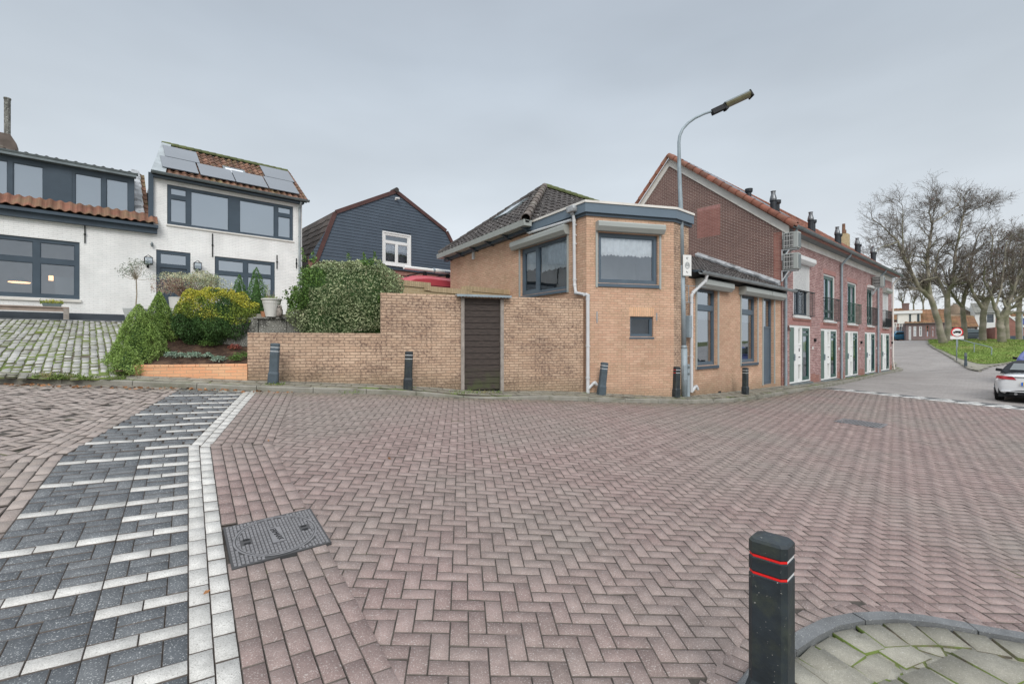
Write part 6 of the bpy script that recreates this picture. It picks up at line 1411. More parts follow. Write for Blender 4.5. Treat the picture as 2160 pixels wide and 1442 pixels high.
# pale round shrub in a tall pot
def pale():
    x, y = at(392, 13.2); t = empty('potted_shrub', (x, y, 2.45), 0, 'wide pale variegated shrub with bare twigs in a tall off-white pot', 'potted shrub')
    mb = MB(); mb.lathe([(.22, -.1), (.30, .62), (.27, .62), (.26, .56), (.01, .56)], -.12, 0, 24); mkobj('pot', mb, M['pot_white'], t)
    P, d = shell(8000, (.95, .6, .42), 61, .4, 3, .5); P += np.array([.18, 0, .52]); P = P[(P[:, 2] > .72+.25*np.abs(P[:, 0]-.1)*.0)]
    w = P[:, 0]; leaf_mesh('foliage', P, .042, [M['leaf_cream'], M['twig_tan'], M['leaf_sage']], t, .4, pick=np.where((w < .25) & (P[:, 2] < 1.12) & (RNG.random(len(P)) < .75), 1, np.where(RNG.random(len(P)) < .2, 2, 0)))
    mb = MB()
    for _ in range(160):
        a = random.uniform(0, 6.28); q = (.15+.75*math.cos(a)*random.uniform(.5, 1), .5*math.sin(a), .85+random.uniform(0, .42)); mb.tube([(-.05, 0, .55), (q[0]*.4, q[1]*.4, .72), q], [.014, .008, .003], 4, cap=False)
    mkobj('branches', mb, M['twig_tan'], t)
M['twig_tan'] = pmat('twig_tan', (.34, .24, .19), .25, 3, .9, island=.3)
pale()
# white pot with a nearly bare plant, and a stone owl beside it, on the concrete wall
x, y = at(573, 11.05); t = empty('white_pot', (x, y, EYE+.053*11.0), 0, 'wide rimmed white pot with a nearly bare plant on the dark concrete wall', 'plant pot')
mb = MB(); mb.lathe([(.125, .0), (.185, .30), (.192, .31), (.20, .385), (.222, .39), (.224, .42), (.205, .42), (.19, .38), (.01, .38)], 0, 0, 26); mkobj('pot', mb, M['pot_white'], t, smooth=False)
mb = MB()
for q in ((-.10, 0, .75), (-.06, .02, .62), (.05, 0, .6), (-.14, 0, .6)): mb.tube([(-.05, 0, .38), (q[0]*.8, 0, .5), q], [.006, .004, .002], 4)
mkobj('stem', mb, M['twig_tan'], t); P = np.array([(random.uniform(-.14, .15), random.uniform(-.1, .1), .40+abs(random.gauss(0, .05))) for _ in range(160)]+[(-.10+random.gauss(0, .03), 0, .5+random.random()*.26) for _ in range(60)]); leaf_mesh('leaves', P, .03, M['leaf_ygreen'], t, .5)
x, y = at(590, 10.95); t = empty('stone_owl', (x, y, EYE+.053*10.95), 0, 'small grey stone owl figure to the right of the white pot', 'figurine'); mb = MB()
mb.lathe([(.045, 0), (.062, .03), (.07, .10), (.064, .16), (.048, .185), (.05, .205), (.052, .225), (.04, .25), (.012, .265)], 0, 0, 14); mb.lathe([(.012, .25), (.003, .285)], .03, 0, 6); mb.lathe([(.012, .25), (.003, .285)], -.03, 0, 6); mkobj('body', mb, M['owl'], t, smooth=True)
mb = MB(); 
for s_ in (-1, 1): mb.tube([(s_*.02, -.047, .225), (s_*.02, -.054, .225)], .012, 8)
mb.tube([(0, -.05, .215), (0, -.062, .20)], [.006, .002], 5); mkobj('face', mb, M['black'], t)
x, y = at(553, 11.2); t = empty('terracotta_pot', (x, y, EYE+.053*11.0-.04), 0, 'small terracotta and cream ornaments half hidden left of the white pot', 'plant pot'); mb = MB(); mb.lathe([(.05, 0), (.08, .17), (.085, .18), (.07, .18)], .05, 0, 14); mkobj('pot', mb, M['terracotta'], t)
# bedding plants
k = 0
for (px, Y, r, m_, lb) in ((363, 9.85, .14, 'leaf_sage', 'grey-green low plant, leftmost of the row behind the orange wall'), (381, 9.9, .13, 'leaf_sage', 'second grey-green low plant from the left in the front row of the bed'), (409, 9.85, .14, 'leaf_sage', 'third grey-green low plant from the left in the front row of the bed'), (438, 9.95, .11, 'leaf_sage', 'small grey-green plant in the middle of the front row of the bed'), (459, 9.9, .14, 'leaf_sage', 'bluish low plant right of the middle in the front row of the bed'),
    (495, 9.95, .15, 'leaf_green', 'green low plant near the right end of the planting bed'), (514, 10.1, .16, 'leaf_green', 'green low plant against the end of the garden wall'), (436, 10.5, .17, 'leaf_green', 'dark green low plant under the golden shrub'), (494, 10.5, .13, 'leaf_red', 'small reddish heather under the golden shrub')):
    x, y = at(px, Y); z = float(bedz(x, y)); t = empty('bedding_plant', (x, y, z), 0, lb, 'plant', 'low plants in the planting bed'); P, d = shell(420, (r, r, r*.5), k, .5, 3, .7); leaf_mesh('leaves', P, .035, M[m_], t, .4); k += 1
# weeds at the foot of the bank and along walls, litter leaves
def scatter(name, pts, size, mat, asp=.4, up=True):
    pts = np.array(pts); N = np.tile([[0, 0, 1.0]], (len(pts), 1)); return leaf_mesh(name, pts, size, mat, None, asp, N, .6 if up else 0)
W_ = []
def clump(px0, px1, py, n, h, zo=.09):
    for _ in range(n):
        px = random.uniform(px0, px1); x, y = pg(px, py+random.uniform(-1.5, 1), zo)
        W_.append((x+random.gauss(0, .03), y+random.gauss(0, .03), g1(x, y)+zo+abs(random.gauss(0, h))))
for a in ((70, 110, 797, 350, .035), (102, 168, 799, 900, .04), (165, 200, 800, 300, .03), (225, 268, 800, 250, .03), (560, 600, 812, 160, .025), (715, 760, 829, 60, .02), (1270, 1300, 827, 100, .03), (1240, 1262, 826, 160, .035), (955, 1060, 829, 300, .03), (860, 872, 819, 60, .03), (1425, 1450, 836, 80, .02)): clump(*a)
o = scatter('weeds', W_, .035, M['weed']); tag(o, 'small green weeds growing along the foot of the bank and the walls', None, None, 'stuff')
W2_ = []
for _ in range(420):
    px = random.uniform(1783, 1845); x, y = pg(px, 797-(px-1783)*.16+random.uniform(-4, 3), .09); W2_.append((x, y, g1(x, y)+.1+abs(random.gauss(0, .015))))
o = scatter('moss', W2_, .05, M['blade']); tag(o, 'bright green moss on the pavement in front of the terrace doors', None, None, 'stuff')
Lf = []
for _ in range(150):
    px = random.uniform(10, 620); x, y = pg(px, 810+px*.027+random.uniform(-1, 4)); Lf.append((x, y, g1(x, y)+.012))
for _ in range(3):
    px = random.uniform(100, 1500); py = random.uniform(850, 1300); x, y = pg(px, py); Lf.append((x, y, g1(x, y)+.012))
pts = np.array(Lf); N = RNG.normal(size=(len(pts), 3)); N[:, 2] *= .15; N /= np.linalg.norm(N, axis=1)[:, None]
o = leaf_mesh('fallen_leaves', pts, .07, M['leafdry'], None, .6, N, 1.0); tag(o, 'dry brown leaves scattered in the gutter and on the road', None, None, 'stuff')
# ------------------------------------------------------------------ street furniture
def bollard(x, y, zb, label, lean=(0, 0), rz=0.0, mat='bollard', band='white_band', band2=None, H=.82, a=.075, b=.066):
    t = empty('bollard', (x, y, zb-.02), rz, label, 'bollard', 'square plastic bollards along the kerb', rot=(lean[0], lean[1], rz))
    c = .022
    def oct_(z, k=0.0, a=a, b=b): A, B = a-k, b-k; return [(-A+c, -B, z), (A-c, -B, z), (A, -B+c, z), (A, B-c, z), (A-c, B, z), (-A+c, B, z), (-A, B-c, z), (-A, -B+c, z)]
    mb = MB()
    def loft(R_):
        vs = [v for r in R_ for v in r]; n = 8; fs = [(i*n+j, i*n+(j+1) % n, (i+1)*n+(j+1) % n, (i+1)*n+j) for i in range(len(R_)-1) for j in range(n)]; fs += [tuple(range(n))[::-1], tuple(range((len(R_)-1)*n, len(R_)*n))]; mb.add(vs, fs)
    g = .017; z1, z2 = H-.165, H-.085
    loft([oct_(-.1, -.012), oct_(.22, -.012), oct_(.26, 0), oct_(z1, 0), oct_(z1+.004, .004), oct_(z1+.004, .012), oct_(z1+g, .012), oct_(z1+g, .004), oct_(z1+g+.004, 0), oct_(z2, 0), oct_(z2+.004, .004), oct_(z2+.004, .012), oct_(z2+g, .012), oct_(z2+g, .004), oct_(z2+g+.004, 0), oct_(H-.012, 0), [(x_*1.0, y_*1.0, z_2) for x_, y_, z_2 in oct_(H+.0, .008)], [(x_, y_, z_2) for x_, y_, z_2 in oct_(H+.008, .045)]])
    mkobj('post', mb, M[mat], t)
    for z in (z1, z2):
        mb = MB(); k = .003; o_ = oct_(z+.005, k); q = [(x_, y_, z+g-.001) for x_, y_, _ in o_]
        mb.add(o_+q, [(j, (j+1) % 8, 8+(j+1) % 8, 8+j) for j in (7, 0, 1)]); mkobj('reflector_band', mb, M[band], t)
        mb = MB(); mb.add(o_+q, [(j, (j+1) % 8, 8+(j+1) % 8, 8+j) for j in (2, 3, 4, 5, 6)]); mkobj('reflector_band', mb, M[band2 or band], t)
    return t
def bp(px, py): x, y = pg(px, py, .09); return x, y, g1(x, y)+float(KH(x, y))
for (px, py, lb, ln, rz, mt) in ((576, 809.5, 'faded blue-grey bollard in front of the low wall, leftmost of the kerb bollards', (0, R(3.0)), .3, 'bollard_grey'), (860, 819.5, 'dark bollard left of the plank gate, leaning slightly', (0, R(2.0)), .3, 'bollard'),
        (1268, 832.5, 'tilted bollard in front of the corner house, right of the white downpipe', (0, R(6.5)), .25, 'bollard_grey'), (1426, 837.5, 'bollard standing at the foot of the street lamp', (0, R(2.2)), .5, 'bollard'), (1572, 831, 'bollard in front of the second tall window of the low extension', (0, R(.8)), .75, 'bollard')):
    x, y, z = bp(px, py); H = .82; bollard(x, y, z, lb, ln, rz, mt, band2='red_band' if px == 1426 else None, a=.082, b=.074)
x, y = 1.21, 2.21; bollard(x, y, g1(x, y)+.02, 'large foreground bollard with two red bands at the bottom right', (0, 0), -.80, 'bollard', 'red_band', 'white_band', H=.915, a=.083, b=.073)
x, y = pg(2037, 772, .05); bollard(x, y, g1(x, y)+.06, 'far bollard on the cobbled tip beside the grass verge', (0, 0), .8, 'bollard_grey', H=.84)
# street lamp
lx, ly = pg(1443, 836, .09); lz = g1(lx, ly)+.09; 
LP = empty('street_lamp', (lx, ly, lz), 0, 'tall galvanised street lamp with curved arm in front of the corner house', 'street lamp')
def zp(py, Y=ly): return EYE+ry(py)*Y-lz
k = R(-.95)
def xp_(px, Y=ly): return rx(px)*Y-lx
b_t = [(xp_(1443.5), 0, -.2), (xp_(1442.5), 0, zp(735)), ]
mb = MB(); mb.tube([(xp_(1443.5), 0, -.1), (xp_(1442.7), 0, zp(735))], .088, 14); mb.tube([(xp_(1442.7), 0, zp(735)), (xp_(1442.5), 0, zp(728))], [.088, .068], 14)
mb.tube([(xp_(1442.5), 0, zp(728)), (xp_(1439), 0, zp(560))], .066, 14); mkobj('pole_base', mb, M['galv'], LP, smooth=True)
mb = MB(); pts = [(1439, 560), (1436, 440), (1433, 360), (1432, 300), (1434, 286), (1440, 272), (1452, 259), (1466, 249), (1485, 240), (1504, 234)]
mb.tube([(xp_(a), 0, zp(b)) for a, b in pts], [.064, .058, .050, .042, .040, .040, .038, .036, .034, .032], 14); mkobj('pole', mb, M['galv'], LP, smooth=True)
A0 = Vector((xp_(1502), 0, zp(235))); A1 = Vector((xp_(1581), 0, zp(198))); dd = (A1-A0).normalized(); U_ = Vector((0, -1, 0)); V_ = dd.cross(U_); V_ = V_ if V_.z > 0 else -V_
def lampbox(a, b, w, h0, h1, nm, mt, top=0):
    mb = MB(); q = lambda t, u, v: tuple(A0+dd*t+U_*u+V_*v)
    mb.hexa([q(a, -w, h0), q(b, -w, h0), q(b, w, h0), q(a, w, h0)], [q(a, -w*.7, h1), q(b, -w*.7, h1), q(b, w*.7, h1), q(a, w*.7, h1)]); return mkobj(nm, mb, M[mt], LP, bevel=.012)
LL = (A1-A0).length
hd = lampbox(-.02, LL*.33, .075, -.10, .05, 'lamp_housing', 'black'); lampbox(LL*.33, LL*.985, .115, .028, .075, 'lamp_hood', 'galv_dark'); lampbox(LL*.99, LL*1.03, .125, -.12, .085, 'end_cap', 'black'); lampbox(LL*.29, LL*.37, .09, -.135, .05, 'hinge', 'black')
mb = MB(); seg = 10; vs = []
for t_ in (LL*.34, LL*.985):
    for j in range(seg+1): an = math.pi*j/seg; vs.append(tuple(A0+dd*t_+U_*math.cos(an)*.115+V_*(.03-.13*math.sin(an))))
mb.add(vs, [(j, j+1, seg+2+j, seg+1+j) for j in range(seg)]+[tuple(range(seg+1)), tuple(range(seg+1, 2*seg+2))[::-1]]); lc = mkobj('lamp_cover', mb, M['lamp_glass'], LP)
mb = MB(); mb.box(-.05, .05, -.095, -.075, .45, .85); hb = mkobj('service_hatch', mb, M['galv'], LP, bevel=.006)
mb = MB(); mb.box(.055, .075, -.11, -.06, .30, .95)
for kx in (.55, .72):
    for dx_ in (-.02, .02): pass
mb = MB(); mb.box(.062, .135, -.075, .05, 0, .88); mkobj('junction_box', mb, M['galv'], LP, bevel=.006)
mb = MB()
for zz in (.80, .62): 
    for q_ in ((-.03, -.002, .03, .004), (-.003, -.03, .003, .03)): mb.box(.10+q_[0]*.8-.005, .10+q_[2]*.8+.005, -.088, -.076, zz+q_[1]-.01, zz+q_[3]+.01)
mkobj('clip', mb, M['galv_dark'], LP)
mb = MB(); mb.tube([(xp_(1441), 0, zp(602)), (xp_(1500), .35, zp(602))], .008, 6); mb.tube([(xp_(1441), 0, zp(637)), (xp_(1470), .2, zp(637))], .010, 6); mb.tube([(xp_(1452), -.02, zp(602)), (xp_(1452), -.02, zp(638))], .010, 6); mkobj('wall_brace', mb, M['galv'], LP)
# sign on the lamp
SG = empty('information_sign', (lx+xp_(1447), ly-.08, EYE+ry(561)*ly), R(12), 'narrow white sign with a round emblem fixed to the lamp post', 'sign')
w, h = .125, .285; mb = MB(); mb.box(-w, w, -.012, .012, -h, h); mkobj('plate', mb, M['sign_white'], SG, bevel=.004)
mb = MB()
for r_ in (.075, .058):
    n = 28
    for j in range(n):
        a, b = 2*math.pi*j/n, 2*math.pi*(j+1)/n; mb.add([(r_*math.cos(a), -.0135, r_*1.25*math.sin(a)), (r_*math.cos(b), -.0135, r_*1.25*math.sin(b)), ((r_-.008)*math.cos(b), -.0135, (r_-.008)*1.25*math.sin(b)), ((r_-.008)*math.cos(a), -.0135, (r_-.008)*1.25*math.sin(a))], [(0, 1, 2, 3)])
for zz in (-.02, 0, .02): mb.box(-.055, .055, -.014, -.0125, zz-.005, zz+.005)
for x_ in (-.02, .02): mb.box(x_-.012, x_+.012, -.014, -.0125, .03, .05)
mkobj('emblem', mb, M['galv_dark'], SG)
mb = MB(); mb.box(-.025, .03, -.014, -.0125, .21, .222); mb.box(-.025, -.012, -.014, -.0125, .17, .21); mb.tube([(-.01, -.013, .19), (.01, -.013, .16)], .006, 4); mb.box(-.03, -.01, -.014, -.0125, -.19, -.155); mb.box(.005, .015, -.014, -.0125, -.21, -.17); mkobj('symbols', mb, M['black'], SG)
mb = MB(); mb.box(-w-.002, w+.002, -.013, .013, -h-.002, -h+.02); mkobj('sign_edge', mb, M['shutter_box'], SG)
# ---- manhole cover (frame and round lid, raised studs)
A_, B_, C_, D_ = [np.array(p) for p in MHW]; ux = (B_-A_+C_-D_)/2; uy = (D_-A_+C_-B_)/2; lx_, ly_ = np.linalg.norm(ux), np.linalg.norm(uy); ctr = (A_+B_+C_+D_)/4; ux = ux/lx_; uy = uy-ux*(uy@ux); uy = uy/np.linalg.norm(uy)
def mh(u, v, z=0):
    a, b = (u/(lx_/2)+1)/2, (v/(ly_/2)+1)/2; p = A_*(1-a)*(1-b)+B_*a*(1-b)+C_*a*b+D_*(1-a)*b; return (p[0], p[1], g1(*p)+z+.012)
MH = empty('manhole_cover', (*ctr, g1(*ctr)), 0, 'rectangular cast iron manhole cover with a round studded lid in the road', 'manhole cover')
def rel(mb): mb.v = [(a-ctr[0], b-ctr[1], c-g1(*ctr)) for a, b, c in mb.v]; return mb
hx_, hy_ = lx_/2, ly_/2; mb = MB(); mb.hexa([mh(-hx_, -hy_, -.03), mh(hx_, -hy_, -.03), mh(hx_, hy_, -.03), mh(-hx_, hy_, -.03)], [mh(-hx_, -hy_, .006), mh(hx_, -hy_, .006), mh(hx_, hy_, .006), mh(-hx_, hy_, .006)]); mkobj('frame', rel(mb), M['iron_dark'], MH)
Rr = min(hx_, hy_)*.92; cx_ = -hx_*.0; ex = hx_*.86/Rr
mb = MB(); mc = MB(); nx_, ny_ = 26, 14
for i in range(nx_):
    for j in range(ny_):
        u = -hx_+.012+(2*hx_-.024)*(i+.5)/nx_; v = -hy_+.012+(2*hy_-.024)*(j+.5+.25*(i % 2))/(ny_+.25); r_ = math.hypot(u/ex, v)/Rr; 
        if abs(r_-1) < .045 or v > hy_-.02: continue
        if abs(u) < .045 and abs(v) < .13: continue
        if abs(abs(u)-hx_*.62) < .03 and abs(v) < .06: continue
        a, b = (2*hx_-.024)/nx_*.38, (2*hy_-.024)/ny_*.38; (mc if r_ < 1 else mb).hexa([mh(u-a, v-b, .006), mh(u+a, v-b, .006), mh(u+a, v+b, .006), mh(u-a, v+b, .006)], [mh(u-a*.85, v-b*.8, .0105), mh(u+a*.85, v-b*.8, .0105), mh(u+a*.85, v+b*.8, .0105), mh(u-a*.85, v+b*.8, .0105)])
n = 48
for (r0, r1, z) in ((.985, 1.035, .0105), (.93, .965, .0105)):
    for j in range(n):
        if abs(math.sin(2*math.pi*(j+.5)/n)*Rr*1.03) > hy_: continue
        a, b = 2*math.pi*j/n, 2*math.pi*(j+1)/n; P = [mh(math.cos(t)*Rr*q*ex, math.sin(t)*Rr*q, z) for t, q in ((a, r0), (b, r0), (b, r1), (a, r1))]; mb.poly(P)
mkobj('rim', rel(mb), M['iron'], MH)
mc.hexa([mh(-.045, -.125, .006), mh(.045, -.125, .006), mh(.045, .125, .006), mh(-.045, .125, .006)], [mh(-.045, -.125, .0105), mh(.045, -.125, .0105), mh(.045, .125, .0105), mh(-.045, .125, .0105)])
ld = mkobj('lid', rel(mc), M['iron'], MH)
bx = Matrix(((uy[0]*-1, ux[0], 0, 0), (uy[1]*-1, ux[1], 0, 0), (0, 0, 1, .0115), (0, 0, 0, 1)))
sl1 = (g1(*(ctr+ux*.1))-g1(*(ctr-ux*.1)))/.2; sl2 = (g1(*(ctr+uy*.1))-g1(*(ctr-uy*.1)))/.2
Xa = Vector((-uy[0], -uy[1], -sl2)).normalized(); Ya = Vector((ux[0], ux[1], sl1)).normalized(); Za = Xa.cross(Ya)
if Za.z < 0: Xa = -Xa; Za = -Za
tm = Matrix(((Xa.x, Ya.x, Za.x, 0), (Xa.y, Ya.y, Za.y, 0), (Xa.z, Ya.z, Za.z, .0235), (0, 0, 0, 1)))
text_mesh('lettering', 'ERMARK', .055, M['black'], MH, tm, .0015)
mb = MB()
for sx in (-1, 1):
    for sy in (-.03, .03): u, v = sx*hx_*.62, sy; mb.poly([mh(u-.022, v-.010, .0112), mh(u+.022, v-.010, .0112), mh(u+.022, v+.010, .0112), mh(u-.022, v+.010, .0112)])
mkobj('lifting_slot', rel(mb), M['black'], MH)
# gully grate in the road
A_, B_, C_, D_ = [np.array(p) for p in GUL]; ctr = (A_+B_+C_+D_)/4; GU = empty('road_gully', (*ctr, g1(*ctr)), 0, 'iron drain grate set in the red paved road', 'drain'); gz_ = g1(*ctr)
def gq(s, t, z): p = A_*(1-s)*(1-t)+B_*(1-t)*s*1.0+C_*s*t+D_*(1-s)*t; return (p[0]-ctr[0], p[1]-ctr[1], g1(*p)-gz_+z)
mb = MB(); mb.hexa([gq(-.05, -.05, -.05), gq(1.05, -.05, -.05), gq(1.05, 1.05, -.05), gq(-.05, 1.05, -.05)], [gq(-.05, -.05, -.004), gq(1.05, -.05, -.004), gq(1.05, 1.05, -.004), gq(-.05, 1.05, -.004)]); mkobj('pit', mb, M['iron_dark'], GU)
mb = MB()
for k in range(14): t_ = (k+.2)/14; t2 = (k+.8)/14; mb.poly([gq(.04, t_, .004), gq(.96, t_, .004), gq(.96, t2, .004), gq(.04, t2, .004)])
for a_, b_, c_, d_ in ((-.06, 1.06, -.06, 0), (-.06, 1.06, 1, 1.06), (-.06, .04, 0, 1), (.96, 1.06, 0, 1)): mb.poly([gq(a_, c_, .006), gq(b_, c_, .006), gq(b_, d_, .006), gq(a_, d_, .006)])
mkobj('grate', mb, M['iron'], GU)
# ---- raised table edge on the right: white line with alternating teeth
L_t = float(np.linalg.norm(TB-TA)); nT = np.array([-TD[1], TD[0]]); nT = nT if nT[1] > 0 else -nT; angT = math.atan2(TD[1], TD[0])
C = [TA+TD*(i*.3+.15)+nT*.05 for i in range(int(L_t/.3)+12)]; tag(bricks('road_marking', C, angT, .3, .11, M['line_white'], .006, .004), kind='structure')
tw = np.array([math.cos(angT+1.15), math.sin(angT+1.15)]); tw = tw if tw[1] > 0 else -tw
C, A = [], []; sp2 = float(np.linalg.norm(np.array(pg(2151, 863))-np.array(pg(1756, 822))))/14
for k in range(18):
    m_ = 2 if k % 2 else 4
    for i in range(m_): C.append(TA+TD*(sp2*k+.1)+nT*.1+tw*(.105+i*.21)); A.append(math.atan2(tw[1], tw[0]))
tag(bricks('road_marking', C, A, .21, .19, M['line_white'], .008, .004), kind='structure')
pl_ = [tuple(TA-TD*.3+nT*.1), tuple(TB+TD*3+nT*.1), tuple(TB+TD*3+nT*.95), tuple(TA-TD*.3+nT*.95)]
C = lattice(pl_, angT, .21, .106); k_ = inpoly(C[:, 0], C[:, 1], pl_); tag(bricks('road_ramp', C[k_], angT, .21, .106, M['pave_dark'], .003, .005), kind='structure')
# ---- bench with a planter trough
x0 = FW.s(-120); x1 = FW.s(147); yb = -.62; Fb = Fac(FW.w(x0, 0), FW.d, 2.5); BN = Fb.root('bench', 'long low weathered wooden bench against the white house', 'bench'); Lb = x1-x0
zt = FW.z(100, 646.5, yb); mb = MB(); mb.box(0, Lb, yb-.16, yb+.16, zt-.04, zt); mb.box(0, Lb-.12, yb-.12, yb-.09, zt-.15, zt-.042); Fb.part('seat', mb, M['wood_bench'], BN, bevel=.006)
for a_ in (0, Lb-.13): mb = MB(); mb.box(a_, a_+.13, yb-.15, yb+.15, 2.5, zt-.041); Fb.part('leg', mb, M['wood_grey'], BN, bevel=.006)
x0 = FW.s(88, yb); x1 = FW.s(131, yb); Fp = Fac(FW.w(x0, 0), FW.d, zt); TR = Fp.root('planter_trough', 'shallow green-grey planter trough with spiky plants on the bench', 'planter'); w = x1-x0; mb = MB(); mb.hexa([(.03, yb-.06, zt), (w-.03, yb-.06, zt), (w-.03, yb+.08, zt), (.03, yb+.08, zt)], [(0, yb-.09, zt+.11), (w, yb-.09, zt+.11), (w, yb+.11, zt+.11), (0, yb+.11, zt+.11)]); Fp.part('trough', mb, M['planter_green'], TR, bevel=.006)
P = np.stack([RNG.uniform(-.04, w+.02, 500), RNG.uniform(yb-.1, yb+.1, 500), .10+np.abs(RNG.normal(0, .05, 500))], 1); leaf_mesh('leaves', P, .07, M['leaf_ygreen'], TR, .2)
# ------------------------------------------------------------------ bare trees
class TM:
    """fast collector of tapered limb segments"""
    def __init__(s): s.seg = []
    def add(s, a, b, ra, rb): s.seg.append((*a, *b, ra, rb))
    def build(s, name, mat, parent, sides=5):
        if not s.seg: return None
        A = np.array(s.seg); p, q, ra, rb = A[:, :3], A[:, 3:6], A[:, 6], A[:, 7]; t = q-p; t /= np.linalg.norm(t, axis=1)[:, None]+1e-9
        ref = np.where(np.abs(t[:, 2:3]) < .9, np.array([[0, 0, 1.0]]), np.array([[1.0, 0, 0]])); u = np.cross(t, ref); u /= np.linalg.norm(u, axis=1)[:, None]; w = np.cross(t, u); n = len(A)
        V = np.empty((n, 2*sides, 3))
        for j in range(sides):
            an = 2*math.pi*j/sides; d = u*math.cos(an)+w*math.sin(an); V[:, j] = p-t*ra[:, None]*.15+d*ra[:, None]; V[:, sides+j] = q+t*rb[:, None]*.15+d*rb[:, None]
        b = np.arange(n)[:, None]*2*sides; F = np.concatenate([b+np.array((j, (j+1) % sides, sides+(j+1) % sides, sides+j)) for j in range(sides)])
        return mesh_np(name, V.reshape(-1, 3), F, mat, parent, smooth=sides > 4)
def grow_tree(t, rnd, limbs, H, r0, spread, wind=(0, 0), dens=1.0, leaves=0, leafm='dead_leaf', rtw=.010):
    spread *= .62; dens *= 1.25
    """limbs: list of polylines [(x,y,z,r)...] for the trunk and main boughs; twigs are grown from them"""
    tr, tw, tips = TM(), TM(), []
    def twigs(p, d, L, r, lev):
        n = 3; q = np.array(p); 
        for i in range(n):
            dd = d+rnd.normal(0, .22, 3)+np.array([wind[0], wind[1], .10])*.3; dd /= np.linalg.norm(dd); q2 = q+dd*L/n; rb = r*(1-.28*(i+1)/n); (tr if r > .035 else tw).add(q, q2, r*(1-.28*i/n), rb)
            if lev > 0:
                for _ in range(2 if rnd.random() < .5*dens else 1 if rnd.random() < .93 else 0):
                    ax = rnd.normal(size=3); ax -= ax@dd*dd; ax /= np.linalg.norm(ax); a = rnd.uniform(.45, 1.0); nd_ = dd*math.cos(a)+ax*math.sin(a); nd_[2] += .12; twigs(q2, nd_/np.linalg.norm(nd_), L*rnd.uniform(.52, .78), max(rb*.58, rtw*.7), lev-1)
            elif i > 0: tips.append(q2)
            q = q2; d = dd
    for L_ in limbs:
        P = [np.array(v[:3], float) for v in L_]; Rr = [v[3] for v in L_]; D = []
        # subdivide with a little wobble
        Q, RR = [P[0]], [Rr[0]]
        for a, b, ra, rb in zip(P[:-1], P[1:], Rr[:-1], Rr[1:]):
            for k in (1, 2, 3): f = k/3; Q.append(a+(b-a)*f+rnd.normal(0, (.02 if L_ is limbs[0] else .06) if k < 3 else 0, 3)*min(1, ra*4)); RR.append(ra+(rb-ra)*f)
        for i in range(len(Q)-1): tr.add(Q[i], Q[i+1], RR[i], RR[i+1])
        for i in range(2, len(Q)):
            if RR[i] < .15*r0/.35 and Q[i][2] > H*.30:
                for _ in range(2):
                    d0 = Q[i]-Q[i-1]; d0 /= np.linalg.norm(d0); ax = rnd.normal(size=3); ax -= ax@d0*d0; ax /= np.linalg.norm(ax); a = rnd.uniform(.5, 1.1); nd_ = d0*math.cos(a)+ax*math.sin(a); nd_[2] = nd_[2]*.7+.25; twigs(Q[i], nd_/np.linalg.norm(nd_), spread*rnd.uniform(.45, .8), RR[i]*.42, 2 if rnd.random() < .4 else 3)
        d0 = Q[-1]-Q[-2]; twigs(Q[-1], d0/np.linalg.norm(d0), spread*.9, RR[-1], 3)
    tr.build('trunk', M['bark'], t, 7); tw.build('crown', M['twig'], t, 3)
    if leaves and tips:
        T_ = np.array(tips); T_ = T_[rnd.integers(0, len(T_), leaves)]+rnd.normal(0, .09, (leaves, 3)); leaf_mesh('dry_leaves', T_, .13, M[leafm], t, .7)
    return len(tw.seg)+len(tr.seg)
def tree(px, Y, py, limbs_px, label, seed, H=13, r0=.4, spread=2.6, wind=(.0, 0), dens=1.0, leaves=0, leafm='dead_leaf', kind='bare_tree', group='bare trees on the grass verge'):
    """limbs_px: polylines of (px, py, depth offset, radius), read from the photo at the tree's own distance"""
    x, y = at(px, Y); z = EYE+ry(py)*Y; z = min(z, g1(x, y)+.1) if True else z; z = g1(x, y); t = empty(kind, (x, y, z), 0, label, 'tree', group); rnd = np.random.default_rng(seed)
    L_ = [[(rx(a)*(Y+o)-x, o, EYE+ry(b)*(Y+o)-z, r*.64) for a, b, o, r in pl] for pl in limbs_px]
    for pl in L_[:1]: pl[0] = (pl[0][0], pl[0][1], -.3, pl[0][3])
    n = grow_tree(t, rnd, L_, H, r0, spread, wind, dens, leaves, leafm); return t
LB_ = 'bare trees on the grass verge'
tree(1985, 42, 722, [[(1990, 722, 0, .55), (1982, 690, 0, .40), (1972, 655, 0, .36), (1962, 625, 0, .32)],
   [(1962, 628, 0, .30), (1940, 610, -.5, .26), (1925, 580, -1, .22), (1908, 545, -1.4, .16), (1895, 510, -1.5, .11), (1870, 485, -1.5, .07)],
   [(1925, 580, -1, .18), (1912, 560, 0, .14), (1905, 520, .5, .10), (1903, 480, .6, .07), (1905, 445, .6, .05)],
   [(1962, 625, 0, .30), (1958, 590, .2, .24), (1956, 545, .3, .20), (1962, 500, .4, .15), (1966, 470, .4, .11), (1960, 450, .5, .07), (1961, 440, .5, .05)],
   [(1966, 470, .4, .10), (1990, 455, .8, .08), (2008, 442, 1, .06)], [(1895, 510, -1.5, .09), (1862, 520, -2, .06), (1835, 540, -2, .04)], [(1956, 545, .3, .12), (1930, 540, 1.4, .08), (1900, 535, 2, .06)]],
   'leftmost large bare tree on the verge, leaning left and forked low', 3, 14, .45, 3.0, (-.25, 0), .95, 150)
